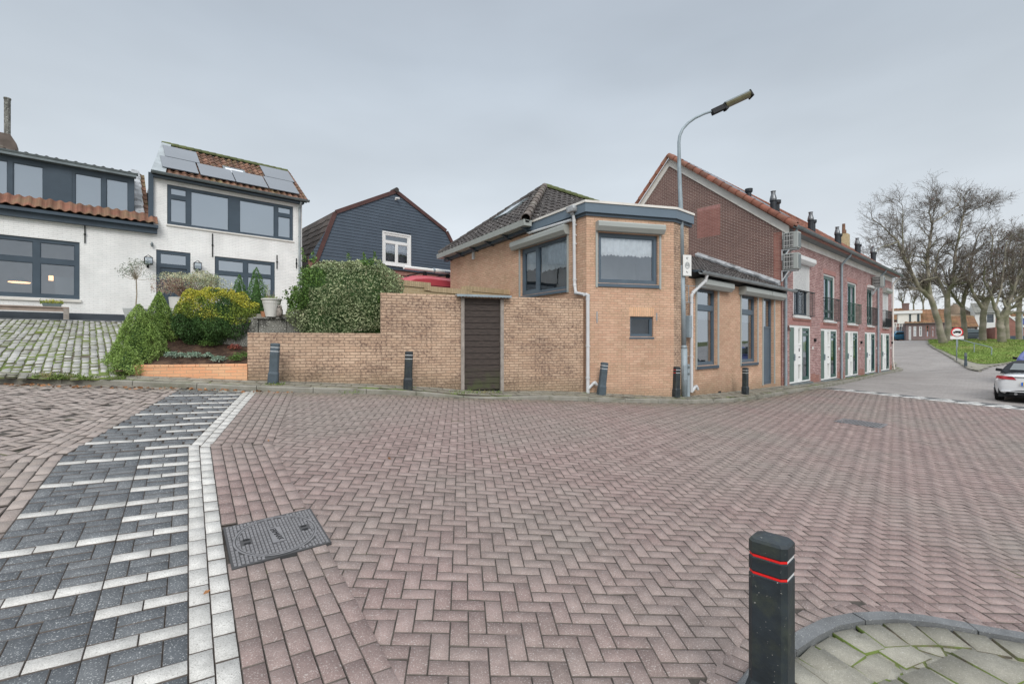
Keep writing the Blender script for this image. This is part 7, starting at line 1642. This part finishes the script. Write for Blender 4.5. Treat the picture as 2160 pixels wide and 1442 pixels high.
tree(2005, 44, 720, [[(2002, 720, 0, .50), (2000, 690, 0, .40), (1999, 650, 0, .36), (1998, 625, 0, .33)],
   [(1998, 628, 0, .28), (1985, 600, .4, .2), (1972, 570, .6, .15), (1980, 530, .8, .1)],
   [(1999, 625, 0, .30), (2010, 590, 0, .22), (2014, 545, 0, .17), (2022, 505, -.3, .14), (2028, 470, -.4, .11), (2033, 450, -.5, .09), (2035, 430, -.5, .06)],
   [(2034, 455, -.5, .07), (2055, 442, -.6, .05), (2078, 432, -.7, .04)], [(2010, 590, 0, .16), (2035, 560, .5, .12), (2060, 530, .7, .08)]],
   'second large bare tree from the left on the verge, with the tallest crown', 5, 14.5, .45, 2.8, (.3, 0), .95, 300)
tree(2036, 45, 718, [[(2034, 718, 0, .42), (2034, 690, 0, .34), (2032, 665, 0, .31), (2030, 645, 0, .28)], [(2030, 648, 0, .22), (2012, 625, -.3, .17), (2000, 600, -.5, .12), (1990, 570, -.5, .08)], [(2031, 645, 0, .24), (2040, 610, 0, .2), (2048, 570, .3, .15), (2052, 535, .4, .1), (2062, 500, .5, .07)], [(2040, 610, 0, .15), (2060, 590, -.5, .11), (2085, 560, -.8, .07)]],
   'third bare tree from the left on the verge, behind the road sign', 8, 12, .4, 2.4, (.3, 0), .8, 500)
tree(2074, 43, 722, [[(2074, 722, 0, .46), (2073, 690, 0, .38), (2075, 660, 0, .36), (2077, 650, 0, .33)], [(2077, 655, 0, .26), (2058, 630, 0, .2), (2048, 605, -.3, .14), (2044, 575, -.4, .1)], [(2078, 650, 0, .27), (2092, 620, .2, .2), (2098, 585, .3, .15), (2090, 545, .5, .1), (2094, 505, .5, .07)], [(2092, 620, .2, .16), (2115, 595, .2, .12), (2135, 560, .4, .08)]],
   'fourth bare tree from the left on the verge, in front of the white house', 12, 12, .42, 2.3, (.3, 0), .8, 500)
tree(2112, 41, 722, [[(2114, 722, 0, .52), (2112, 700, 0, .42), (2110, 680, 0, .40), (2110, 672, 0, .38)], [(2110, 675, 0, .26), (2098, 650, 0, .2), (2090, 620, -.3, .15), (2075, 590, -.5, .1)], [(2111, 672, 0, .28), (2128, 640, 0, .22), (2140, 605, .2, .17), (2150, 570, .3, .12), (2155, 530, .4, .08)], [(2128, 640, 0, .18), (2155, 625, -.3, .14), (2185, 590, -.5, .1), (2200, 560, -.5, .06)], [(2098, 650, 0, .14), (2112, 610, .5, .11), (2118, 560, .6, .08), (2122, 520, .6, .06)]],
   'low-forked bare tree furthest right on the verge', 17, 11.5, .42, 2.3, (.2, 0), .8, 600)
for k, (px, Y, hh, lb) in enumerate(((2150, 47, 470, 'greenish bare tree at the right edge behind the verge trees'), (2125, 52, 480, 'bare tree crown between the two right-hand verge trees'), (2195, 46, 465, 'bare tree whose crown enters at the right edge of the view'))):
    tree(px, Y, 716, [[(px, 716, 0, .4), (px-2, 670, 0, .33), (px+1, 640, 0, .28)], [(px, 645, 0, .2), (px-18, 600, 0, .14), (px-26, 550, .4, .1), (px-20, hh+40, .4, .06)], [(px+1, 640, 0, .22), (px+12, 590, 0, .16), (px+10, 530, -.4, .1), (px+16, hh+35, -.3, .05)], [(px+6, 620, 0, .14), (px+30, 580, .5, .1), (px+45, 530, .5, .06)]], lb, 30+k, 12, .4, 2.3, (.2, 0), .7, 500, 'bud')
for k, (px, Y, py, hh, lb) in enumerate(((1905, 105, 708, 590, 'distant bare tree behind the orange-roofed cottage, by the terrace end'), (1928, 110, 708, 575, 'distant bare tree above the small cottage dormer'), (1948, 100, 708, 600, 'distant bare tree between the cottage and the leftmost verge tree'), (2020, 115, 706, 590, 'distant bare tree behind the brown gabled house'), (2130, 120, 706, 560, 'distant bare tree behind the dark brick house on the right'), (2165, 112, 706, 550, 'distant bare tree at the far right behind the lamp'))):
    tree(px, Y, py, [[(px, py, 0, .35), (px, 660, 0, .28), (px-1, 640, 0, .22)], [(px, 645, 0, .15), (px-9, 615, .5, .1), (px-13, hh+10, .6, .06)], [(px, 640, 0, .16), (px+7, 610, -.5, .1), (px+9, hh+5, -.4, .06)]], lb, 50+k, 12, .35, 3.6, (0, 0), .85, 0, group='distant bare trees beyond the houses')
# ------------------------------------------------------------------ grass verge, cobbled tip, sign, railing
GP = [np.array(pg(*p, .06)) for p in ((1958, 723.5), (1964, 731), (1990, 743.5), (2012, 757), (2034, 770), (2048, 778), (2064, 781))]
GP = smooth_path(GP, 1); low = [np.array(pg(*p, .06)) for p in ((2090, 774.5), (2125, 768), (2165, 763), (2250, 754))]
tip = np.vstack([GP, low])
mb_ = kerb_mesh('kerb', GP, .14, .07, M['kerb'], -1 if normals(GP)[0][0] < 0 else 1); tag(mb_, kind='structure')
LOWK = np.array([np.array(pg(*p, .03)) for p in ((2052, 775.5), (2090, 772), (2125, 766), (2165, 760), (2260, 751))]); tag(kerb_mesh('kerb', LOWK, .12, .08, M['kerb'], 1), kind='structure')
far_edge = [(62, 50), (60, 62), (47, 62), (46.5, 53)]
verge = np.vstack([GP[:1]*1.0, GP, LOWK[1:], [(44, 33), (60, 40)], far_edge])
VIN = [np.array(pg(*p, .06)) for p in ((1961, 725), (1975, 734), (2000, 744), (2028, 757), (2055, 765), (2080, 768.5), (2110, 766.5), (2160, 759), (2260, 750))]
tag(gridmesh('cobbled_strip', 24, 62, 25, 60, .25, M['cobble'], .055, verge), kind='structure')
vg = np.vstack([VIN, [(44, 33.5), (62, 42)], far_edge])
def gz2(x, y): return G(x, y)
tag(gridmesh('grass_verge', 24, 64, 25, 62, .25, M['grass'], .085, vg), kind='structure')
xs_ = RNG.uniform(27, 52, 60000); ys_ = RNG.uniform(27, 50, 60000); kk = inpoly(xs_, ys_, vg) & (ys_ < 1.18*xs_+6); xs_, ys_ = xs_[kk], ys_[kk]; P = np.stack([xs_, ys_, G(xs_, ys_)+.10+np.abs(RNG.normal(0, .025, len(xs_)))], 1)
o = leaf_mesh('grass', P, .12, M['blade'], None, .25, np.tile([[0, 0, 1.]], (len(P), 1)), .5); tag(o, 'short green grass on the sloping verge under the bare trees', None, None, 'stuff')
# no-trucks sign
x, y = pg(2018, 760, .06); z = g1(x, y)+.05; SN = empty('traffic_sign', (x, y, z), R(-22), 'round red-rimmed no-trucks sign with a white panel below, on a grey post beside the verge', 'road sign'); Yn = y
def zs2(py): return EYE+ry(py)*Yn-z
mb = MB(); mb.tube([(0, 0, -.1), (0, 0, zs2(694))], .032, 8); mkobj('post', mb, M['galv'], SN, smooth=True)
cz, rr = zs2(700.5), .33; n = 28
def disc(mb, r, y0, y1): mb.tube([(0, y0, cz), (0, y1, cz)], r, n)
mb = MB(); disc(mb, rr, -.06, -.04); mkobj('sign_rim', mb, M['sign_red'], SN); mb = MB(); disc(mb, rr*.78, -.066, -.061); mkobj('sign_face', mb, M['sign_white'], SN)
mb = MB(); y0, y1 = -.072, -.067; s_ = .30
mb.box(-.20, .0, y0, y1, cz-.05, cz+.02); mb.prism([(-.22, y0, cz-.05), (-.13, y0, cz-.05), (-.13, y0, cz+.05), (-.19, y0, cz+.05), (-.22, y0, cz-.0)], (0, .005, 0)); mb.box(-.11, .20, y0, y1, cz-.035, cz+.09); 
for q in (-.15, .10, .16): mb.tube([(q, y0, cz-.055), (q, y1, cz-.055)], .03, 10)
mkobj('truck_symbol', mb, M['black'], SN)
mb = MB(); mb.box(-.36, .36, -.06, -.04, zs2(715), zs2(708.5)); mkobj('lower_plate', mb, M['sign_white'], SN)
# handrail down the verge
hp = [(2020, 722, 735), (2052, 724, 747), (2091, 735, 751)]
H0 = pg(2020, 733, .08); H1 = pg(2055, 743, .08); H2 = pg(2091, 750, .08); HR = empty('handrail', (*H2, g1(*H2)+.05), 0, 'galvanised handrail running down the grassy verge behind the traffic sign', 'handrail')
o3 = lambda p, h: (p[0]-H2[0], p[1]-H2[1], g1(*p)+.05+h-g1(*H2)-.05)
mb = MB(); mb.tube([o3(H0, .75), o3(H1, .72), o3(H2, .62), o3((H2[0]+.02, H2[1]-.02), .55), o3(H2, -.1)], .03, 8); mkobj('rail', mb, M['galv'], HR)
for p in (H0, H1): mb = MB(); mb.tube([o3(p, -.1), o3(p, .72)], .028, 8); mkobj('post', mb, M['galv'], HR)
# ------------------------------------------------------------------ houses across the dike
def far_house(O, d, name, label, group=None): F = Fac(O, d, 1.9); return F, F.root(name, label, 'house', group)
FGp = 'houses across the dike road'
def planeF(px, Y, d): return Fac((rx(px)*Y, Y), d, 1.9)
# cottage with orange roof and red brick (behind the blue car)
def simple(px0, px1, Y, d, ye, wallm, name, label, doors=(), wins=(), depth=7, roof=None, roofm='tile_far', pitch=.9, base=716, ext=None):
    F = planeF(px0, Y, d); t = F.root(name, label, 'house', FGp); s1 = F.s(px1); ze_ = F.z(px0, ye); b = 1.6; hol = []
    for (a, c, y0, y1, kind, fm) in wins: hol.append((F.s(a), F.s(c), F.z(a, y1), F.z(a, y0)))
    mb = MB(); mb.slab([(0, b), (s1, b), (s1, ze_), (0, ze_)], hol, 0, .12, sides=False); mb.poly([(s1, 0, b), (s1, depth, b), (s1, depth, ze_), (s1, 0, ze_)]); mb.poly([(0, 0, b), (0, depth, b), (0, depth, ze_), (0, 0, ze_)]); F.part('wall', mb, M[wallm], t)
    for h, (a, c, y0, y1, kind, fm) in zip(hol, wins):
        w_, hh = h[1]-h[0], h[3]-h[2]
        if kind == 'door': mb = MB(); frame(mb, *h, [(h[0]+.1, h[1]-.1, h[2]+.05, h[3]-.7), (h[0]+.1, h[1]-.1, h[3]-.6, h[3]-.1)], .03, .06); o = F.part('door_frame', mb, M[fm], t); mb = MB(); mb.box(h[0]+.1, h[1]-.1, .06, .08, h[2], h[3]-.7); F.part('door', mb, M['green_door'], t); mb = MB(); mb.poly([(h[0], .075, h[3]-.6), (h[1], .075, h[3]-.6), (h[1], .075, h[3]-.1), (h[0], .075, h[3]-.1)]); F.part('pane', mb, M['car_glass'], o)
        else: win(F, t, *h, pgrid(*h, [] if w_ < 1.5 else [.5], [.68] if hh > 1.2 else [], .10, .1), fm, 'glass_sky' if kind == 'win' else 'glass_dark', .04, 'room_mid', .3, sash=False)
    if roof:
        zr_ = F.z((px0+px1)/2, roof); dv = Vector((0, depth/2, zr_-ze_)); mbt = tiles((-.15, -.2, ze_+.05), (1, 0, 0), dv.normalized(), s1+.3, dv.length+.1, .5, .5, .04, 3); F.part('roof', mbt, M[roofm], t)
        mb = MB(); mb.prism([(0, -.15, ze_), (0, depth/2, zr_), (0, depth+.15, ze_)], (s1, 0, 0)); F.part('gable', mb, M[wallm], t)
        mb = MB(); gutter(mb, (-.1, -.28, ze_+.08), (s1+.1, -.28, ze_+.08), .08, 5); F.part('gutter', mb, M['zinc_dark'], t)
    return F, t, s1, ze_
d1_ = (.93, .37)
F, t, s1, ze_ = simple(1868, 1905, 80, (.80, -.60), 676, 'brick_darkred', 'cottage', 'small red brick cottage with orange tiled roof behind the blue car', wins=((1886, 1891, 684, 700, 'win', 'white'), (1897, 1903, 683, 699, 'win', 'white')), depth=8, roof=649)
mb = MB(); 
for a, c in ((1885, 1892), (1896, 1904)):
    p, q = F.s(a), F.s(c); zz = F.z(a, 683); mb.box(p, q, -.02, 0, zz+.02, zz+.25); mb.box(p, p+.12, -.02, 0, zz-.6, zz+.02); mb.box(q-.12, q, -.02, 0, zz-.6, zz+.02)
for yy in (688, 695): mb.box(0, s1, -.012, 0, F.z(1880, yy)-.04, F.z(1880, yy)+.04)
F.part('white_bands', mb, M['cream'], t)
mb = MB(); a = F.s(1903, 4); zc_ = F.z(1903, 652, 4); mb.box(a, a+.9, 3.6, 4.4, zc_-.6, zc_+1.0); mb.box(a-.06, a+.96, 3.54, 4.46, zc_+.8, zc_+.95); F.part('chimney', mb, M['brick_brown'], t)
# grey brick cottage with white dormer
F, t, s1, ze_ = simple(1911, 2003, 72, (.80, -.60), 683, 'brick_grey', 'cottage', 'low grey-brown brick cottage with mossy orange roof and large white dormer', wins=((1917, 1922, 688, 717, 'door', 'white'), (1927, 1933, 688, 709, 'win', 'white'), (1939, 1945, 688, 709, 'win', 'white'), (1953, 1960, 686, 711, 'win', 'brick_darkred'), (1965, 1971, 688, 711, 'win', 'brick_darkred')), depth=8, roof=651)
mb = MB(); a, b = F.s(1903), F.s(1942); zd0, zd1 = F.z(1915, 682), F.z(1915, 661); mb.box(a-.5, b, .25, 3, zd0, zd1); mb2 = MB(); mb2.box(a-1.2, b+.2, 0, 3.2, zd1, zd1+.42); D_ = F.part('dormer', mb, M['cream'], t); F.part('dormer_fascia', mb2, M['white'], D_)
for p, q in ((1918, 1922), (1935, 1940)): mb = MB(); mb.box(F.s(p), F.s(q), .20, .24, zd0+.2, zd1-.1); F.part('dormer_window', mb, M['car_glass'], D_)
mb = MB(); u_ = F.s(1949, 2.5); mb.box(u_, u_+.9, 2.0, 3.0, F.z(1949, 666, 2.5), F.z(1949, 662, 2.5)); 
# long low house behind (mossy roof) under the brown gable
F, t, s1, ze_ = simple(1984, 2062, 84, (.80, -.60), 691, 'brick_grey', 'long_house', 'long low house with broad mossy orange roof below the brown gable', wins=((2040, 2046, 692, 700, 'win', 'white'), (2047, 2056, 692, 700, 'win', 'white')), depth=10, roof=665)
# brown gable house joined to white one
FQ = planeF(1978, 95, (.80, -.60)); t = FQ.root('gable_house', 'big brown rendered gable house with white bargeboards behind the verge trees', 'house', FGp)
q = [(FQ.s(1975), FQ.z(1975, 664)), (FQ.s(2010), FQ.z(2010, 641)), (FQ.s(2022), FQ.z(2022, 643)), (FQ.s(2057), FQ.z(2057, 662))]; b = 1.6
mb = MB(); mb.slab([(q[0][0], b), (q[3][0], b), q[3], q[2], q[1], q[0]], [], 0, .1, sides=False); FQ.part('wall', mb, M['brown_render'], t)
mb = MB()
for a_, b_2 in ((q[0], q[1]), (q[2], q[3])): mb.prism([(a_[0], -.1, a_[1]-.1), (b_2[0], -.1, b_2[1]-.1), (b_2[0], -.1, b_2[1]+.22), (a_[0], -.1, a_[1]+.22)], (0, .1, 0))
FQ.part('bargeboard', mb, M['white'], t)
mb = MB(); e_s = FQ.s(2108); mb.prism([(q[1][0], 0, q[1][1]+.25), (q[2][0], 0, q[2][1]+.25), (q[3][0], 0, q[3][1]+.22), (q[3][0], 0, q[3][1]), (q[0][0], 0, q[0][1]), (q[0][0], 0, q[0][1]+.2)], (2, 9, 0)); FQ.part('roof', mb, M['tile_farg'], t)
F, t, s1, ze_ = simple(2057, 2109, 88, (.80, -.60), 661, 'white', 'white_villa', 'two-storey white house with grey roof seen between the verge trees', wins=((2082, 2096, 663, 680, 'dark', 'navy'), (2086, 2102, 692, 711, 'dark', 'navy'), (2064, 2066, 694, 702, 'dark', 'navy'), (2102, 2108, 672, 682, 'dark', 'white')), depth=9, roof=636, roofm='tile_farg')
F, t, s1, ze_ = simple(2098, 2122, 78, (.80, -.60), 690, 'brick_darkred', 'brick_house', 'dark red brick house with sloping gable at the right, orange roof behind it', depth=9)
mb = MB(); a0_ = F.s(2108); mb.slab([(0, 1.6), (F.s(2160), 1.6), (F.s(2160), F.z(2160, 690)), (F.s(2122), F.z(2122, 662)), (F.s(2100), F.z(2100, 668))], [], -.05, .1, sides=False); F.part('gable_wall', mb, M['brick_darkred'], t)
mb = MB(); mb.prism([(F.s(2122), -.12, F.z(2122, 662)-.1), (F.s(2162), -.12, F.z(2162, 691)-.1), (F.s(2162), -.12, F.z(2162, 691)+.2), (F.s(2122), -.12, F.z(2122, 662)+.2)], (0, .1, 0)); F.part('bargeboard', mb, M['white'], t)
F, t, s1, ze_ = simple(2120, 2230, 90, (.80, -.60), 690, 'white', 'dormer_house', 'house with orange roof and long white-framed blue dormer at the right edge', depth=9, roof=658)
mb = MB(); a, b = F.s(2138), F.s(2215); mb.box(a, b, .3, 3.5, F.z(2138, 684), F.z(2138, 671)); D_ = F.part('dormer', mb, M['car_violet'], t); mb = MB(); mb.box(a-.8, b+.2, .1, 3.7, F.z(2138, 671), F.z(2138, 667.5)); F.part('dormer_fascia', mb, M['white'], D_)
# dark low wall/container by the road
Fd = planeF(2121, 60, (.80, -.60)); t = Fd.root('dark_fence', 'low dark blue fence panel row at the right behind the grass', 'fence'); 
for k in range(5): mb = MB(); a, b = Fd.s(2121)+k*1.35, Fd.s(2121)+k*1.35+1.33; mb.box(a, b, 0, .06, 1.8, Fd.z(2140, 708)); Fd.part('panel', mb, M['navy'], t)
# far street lamp at the right edge
x, y = rx(2156)*58, 58; FL_ = empty('street_lamp', (x, y, 1.9), 0, 'distant slim street lamp with curved arm at the right edge', 'street lamp'); zt = EYE+ry(656)*58-1.9; mb = MB(); mb.tube([(0, 0, -.2), (0, 0, zt-.5), (.15, 0, zt-.15), (.6, 0, zt), (1.2, 0, zt)], [.07, .05, .05, .045, .045], 8); mkobj('pole', mb, M['galv'], FL_); mb = MB(); mb.box(1.1, 1.8, -.1, .1, zt-.08, zt+.05); mkobj('lamp_head', mb, M['galv_dark'], FL_)
# ------------------------------------------------------------------ cars
def loft(mb, stations, mi=0, cap=True):
    n = len(stations[0]); vs = [p for s in stations for p in s]; fs = [(i*n+j, i*n+j+1, (i+1)*n+j+1, (i+1)*n+j) for i in range(len(stations)-1) for j in range(n-1)]
    if cap: fs += [tuple(range(n))[::-1], tuple(range((len(stations)-1)*n, len(stations)*n))]
    mb.add(vs, fs, mi)
def wheel(parent, x, y, r=.33, w=.22):
    mb = MB(); mb.tube([(x-w/2, y, r), (x-w/2+.02, y, r), (x+w/2-.02, y, r), (x+w/2, y, r)], [r-.02, r, r, r-.02], 22); t = mkobj('wheel', mb, M['tyre'], parent, smooth=False)
    mb = MB()
    for sx in (-1, 1):
        xx = x+sx*(w/2+.002)
        for k in range(5): a = 2*math.pi*k/5; mb.tube([(xx, y, r), (xx, y+math.cos(a)*r*.6, r+math.sin(a)*r*.6)], .03, 5)
        mb.tube([(xx-.004, y, r), (xx+.004, y, r)], r*.14, 10)
        n = 20
        for k in range(n): a, b = 2*math.pi*k/n, 2*math.pi*(k+1)/n; mb.add([(xx, y+math.cos(q_)*r*m, r+math.sin(q_)*r*m) for q_, m in ((a, .6), (b, .6), (b, .68), (a, .68))], [(0, 1, 2, 3)])
    mkobj('rim', mb, M['rim'], t); return t
def car(x, y, z, rz, label, paint, L=4.2, W=1.83, Hb=.88, Ht=1.35, roofm=None, cat='car', kind='parked_car', group=None, cabin=None, rear_detail=False, ground=.17):
    """x across, y forward; the rear is at y=0"""
    t = empty(kind, (x, y, z), rz, label, cat, group); h = W/2
    # (y, half width, sill z, belt z, deck z)
    st = [(0.0, .74, .42, .70, .86), (.05, .84, .30, .72, .93), (.22, .93, .22, .74, .965), (.55, .985, ground+.02, .74, .985), (.95, 1.0, ground, .74, .99), (1.6, .985, ground, .72, .96), (2.4, .98, ground, .70, .93), (3.0, .985, ground, .68, .90), (3.5, .975, ground+.02, .64, .82), (3.9, .93, .22, .58, .70), (4.12, .84, .28, .52, .60), (4.2, .70, .36, .46, .50)]
    k = L/4.2; kz = Hb/.93; S = []
    for (yy, w, s0, b, dk) in st:
        yy *= k; w *= h; b *= kz; dk *= kz
        half = [(w*.80, s0), (w*.96, s0+.03), (w*1.0, (s0+b)/2), (w*.985, b-.03), (w*.93, b+.07*kz), (w*.78, dk-.02), (w*.40, dk+.005)]
        S.append([(-a, yy, c) for a, c in half]+[(0, yy, dk+.012)]+[(a, yy, c) for a, c in half[::-1]])
    mb = MB(); loft(mb, S); body = mkobj('body', mb, M[paint], t, smooth=True)
    m = body.modifiers.new('sub', 'SUBSURF'); m.levels = m.render_levels = 2
    mb = MB(); mb.box(-h*.86, h*.86, .1*k, L-.15, ground, .45); mkobj('underbody', mb, M['black'], t)
    c0, c1, c2, c3 = cabin or (.62, 1.05, 1.95, 2.75)     # rear base, roof rear, roof front, windscreen base
    dkz = lambda yy: float(np.interp(yy/k, [s[0] for s in st], [s[4]*kz for s in st]))
    C_ = []
    for (yy, wz, ww) in ((c0*k, dkz(c0*k)-.02, .70), (c0*k+(c1-c0)*k*.5, (dkz(c0*k)+Ht)/2+.03, .72), (c1*k, Ht-.03, .60), ((c1+c2)/2*k, Ht, .58), (c2*k, Ht-.04, .60), (c3*k, dkz(c3*k)-.02, .72)):
        b = dkz(yy)-.03; w1, w2 = h*.86, h*ww; C_.append([(-w1, yy, b), (-(w1*.45+w2*.55)-.02, yy, b+(wz-b)*.6), (-w2*.96, yy, wz-.03), (-w2*.6, yy, wz+.012), (0, yy, wz+.02), (w2*.6, yy, wz+.012), (w2*.96, yy, wz-.03), ((w1*.45+w2*.55)+.02, yy, b+(wz-b)*.6), (w1, yy, b)])
    mb = MB(); loft(mb, C_); cb = mkobj('soft_top' if roofm == 'soft_top' else 'cabin', mb, M[roofm or paint], t, smooth=True); m = cb.modifiers.new('sub', 'SUBSURF'); m.levels = m.render_levels = 2
    # glass: side windows, rear window, windscreen, lying just proud of the cabin
    g = MB()
    for sx in (-1, 1):
        ya, yb2 = (c0+.35)*k, (c3-.28)*k; g.add([(sx*h*.85, ya+.2, dkz(ya)+.03), (sx*h*.85, yb2, dkz(yb2)+.03), (sx*h*.665, c2*k+.02, Ht-.13), (sx*h*.665, c1*k+.02, Ht-.13)], [(0, 1, 2, 3)])
    zl, zh = dkz(c0*k)+.09, Ht-.10; yl = c0*k+.0; f0 = .20; f1 = .72
    def rp(f, x): b0 = (c0*k, dkz(c0*k)-.02); b1 = (c1*k, Ht-.03); return (x, b0[0]+(b1[0]-b0[0])*f-.035, b0[1]+(b1[1]-b0[1])*f+.045)
    g.add([rp(f0, -h*.60), rp(f0, h*.60), rp(f1, h*.50), rp(f1, -h*.50)], [(0, 1, 2, 3)])
    b0, b1 = (c3*k, dkz(c3*k)), (c2*k, Ht-.04); g.add([(x_, b0[0]+(b1[0]-b0[0])*f+.03, b0[1]+(b1[1]-b0[1])*f+.03) for f, x_ in ((.12, -h*.66), (.12, h*.66), (.9, h*.55), (.9, -h*.55))], [(0, 1, 2, 3)])
    mkobj('window', g, M['car_glass'], t)
    for sx in (-1, 1):
        for yy in (.78*k, 3.42*k): wheel(t, sx*(h-.13), yy, .335)
    for sx in (-1, 1):
        mb = MB(); mb.hexa([(sx*h*.74, 2.35*k, dkz(2.3)+.0), (sx*(h+.05), 2.35*k, dkz(2.3)+.04), (sx*(h+.03), 2.44*k, dkz(2.3)+.04), (sx*h*.74, 2.44*k, dkz(2.3)+.0)], [(sx*h*.84, 2.36*k, dkz(2.3)+.12), (sx*(h+.04), 2.36*k, dkz(2.3)+.15), (sx*(h+.01), 2.43*k, dkz(2.3)+.14), (sx*h*.84, 2.43*k, dkz(2.3)+.11)]); mkobj('mirror', mb, M['black'], t, bevel=.02)
        mb = MB(); zt_ = dkz(.1)-.09; mb.add([(sx*h*.40, -.012, zt_-.055), (sx*h*.80, .03, zt_-.045), (sx*h*.935, .22, zt_-.02), (sx*h*.90, .20, zt_+.06), (sx*h*.74, .03, zt_+.065), (sx*h*.50, -.008, zt_+.055)], [(0, 1, 2, 3, 4, 5), ]); mb.prism([(sx*h*.40, -.014, zt_-.055), (sx*h*.74, .012, zt_-.045), (sx*h*.74, .02, zt_+.055), (sx*h*.50, -.004, zt_+.055)], (0, .06, 0)); mkobj('tail_light', mb, M['tail'], t)
        mb = MB(); mb.prism([(sx*h*.5, L-.17, .58*kz), (sx*h*.85, L-.30, .62*kz), (sx*h*.83, L-.36, .70*kz), (sx*h*.5, L-.25, .66*kz)], (0, .06, 0)); mkobj('headlight', mb, M['sign_white'], t)
    return t
def rear(t, W=1.83):
    """rear bumper, diffuser, number plate and exhausts of the roadster"""
    h = W/2
    mb = MB(); mb.prism([(-h*.60, -.02, .24), (h*.60, -.02, .24), (h*.55, -.03, .34), (-h*.55, -.03, .34)], (0, .2, 0)); mkobj('diffuser', mb, M['black'], t, bevel=.01)
    mb = MB(); mb.prism([(-h*.80, -.03, .345), (h*.80, -.03, .345), (h*.80, -.035, .375), (-h*.80, -.035, .375)], (0, .25, 0)); mkobj('bumper_edge', mb, M['car_white'], t, bevel=.01)
    for sx in (-.38, .38): mb = MB(); mb.tube([(sx, -.04, .285), (sx, .1, .285)], .04, 14); mkobj('exhaust', mb, M['rim'], t)
    mb = MB(); mb.box(-.26, .26, -.045, -.03, .56, .67); pl = mkobj('number_plate', mb, M['plate_yellow'], t); mb = MB(); mb.box(-.26, -.215, -.048, -.0455, .56, .67); mkobj('blue_strip', mb, M['plate_blue'], pl)
    mb = MB(); mb.box(-h*.62, h*.62, -.02, .02, .835, .845); mkobj('spoiler_gap', mb, M['black'], t)
M['plate_yellow'] = pmat('plate_yellow', (.72, .50, .05), .02, 3, .5); M['plate_blue'] = pmat('plate_blue', (.03, .15, .6), .02, 3, .5)
hd_ = math.atan2(.666, .746)-math.pi/2
Yc = 15.9; lf = np.array([rx(2099)*Yc, Yc]); fwd = np.array([.746, .666]); rgt = np.array([.666, -.746]); cen = lf+rgt*.86-fwd*.1; zc_ = g1(*(cen+fwd*.6))
C1 = car(cen[0], cen[1], zc_, hd_, 'silver-white convertible with black soft top parked at the right edge, seen from behind', 'car_white', roofm='soft_top', cabin=(.72, 1.35, 1.95, 2.65)); rear(C1)
cen2 = cen+fwd*7.2+rgt*.2; car(cen2[0], cen2[1], g1(*cen2), hd_, 'violet-blue car just ahead of the white convertible, roof showing above it', 'car_violet', L=4.3, W=1.8, Hb=1.0, Ht=1.56, cabin=(.25, .8, 2.3, 3.1))
xb_, yb_ = rx(1912)*77, 77; car(xb_, yb_, EYE+ry(718)*77-.0, R(97), 'light blue hatchback parked across the road beyond the terrace', 'car_blue', L=4.1, W=1.75, Hb=1.0, Ht=1.52, cabin=(.15, .75, 2.4, 3.2), group='cars parked across the dike road')
xb_, yb_ = rx(2066)*72, 72; car(xb_, yb_, g1(xb_, yb_), R(85), 'dark off-road car parked between the verge tree trunks', 'car_dark', L=4.8, W=1.9, Hb=1.15, Ht=1.8, cabin=(.15, .6, 2.6, 3.1), group='cars parked across the dike road')
xb_, yb_ = rx(2036)*78, 78; car(xb_, yb_, g1(xb_, yb_), R(90), 'dark car mostly hidden behind the traffic sign', 'car_dark', L=4.4, W=1.8, Hb=1.0, Ht=1.5, cabin=(.2, .8, 2.4, 3.1), group='cars parked across the dike road')
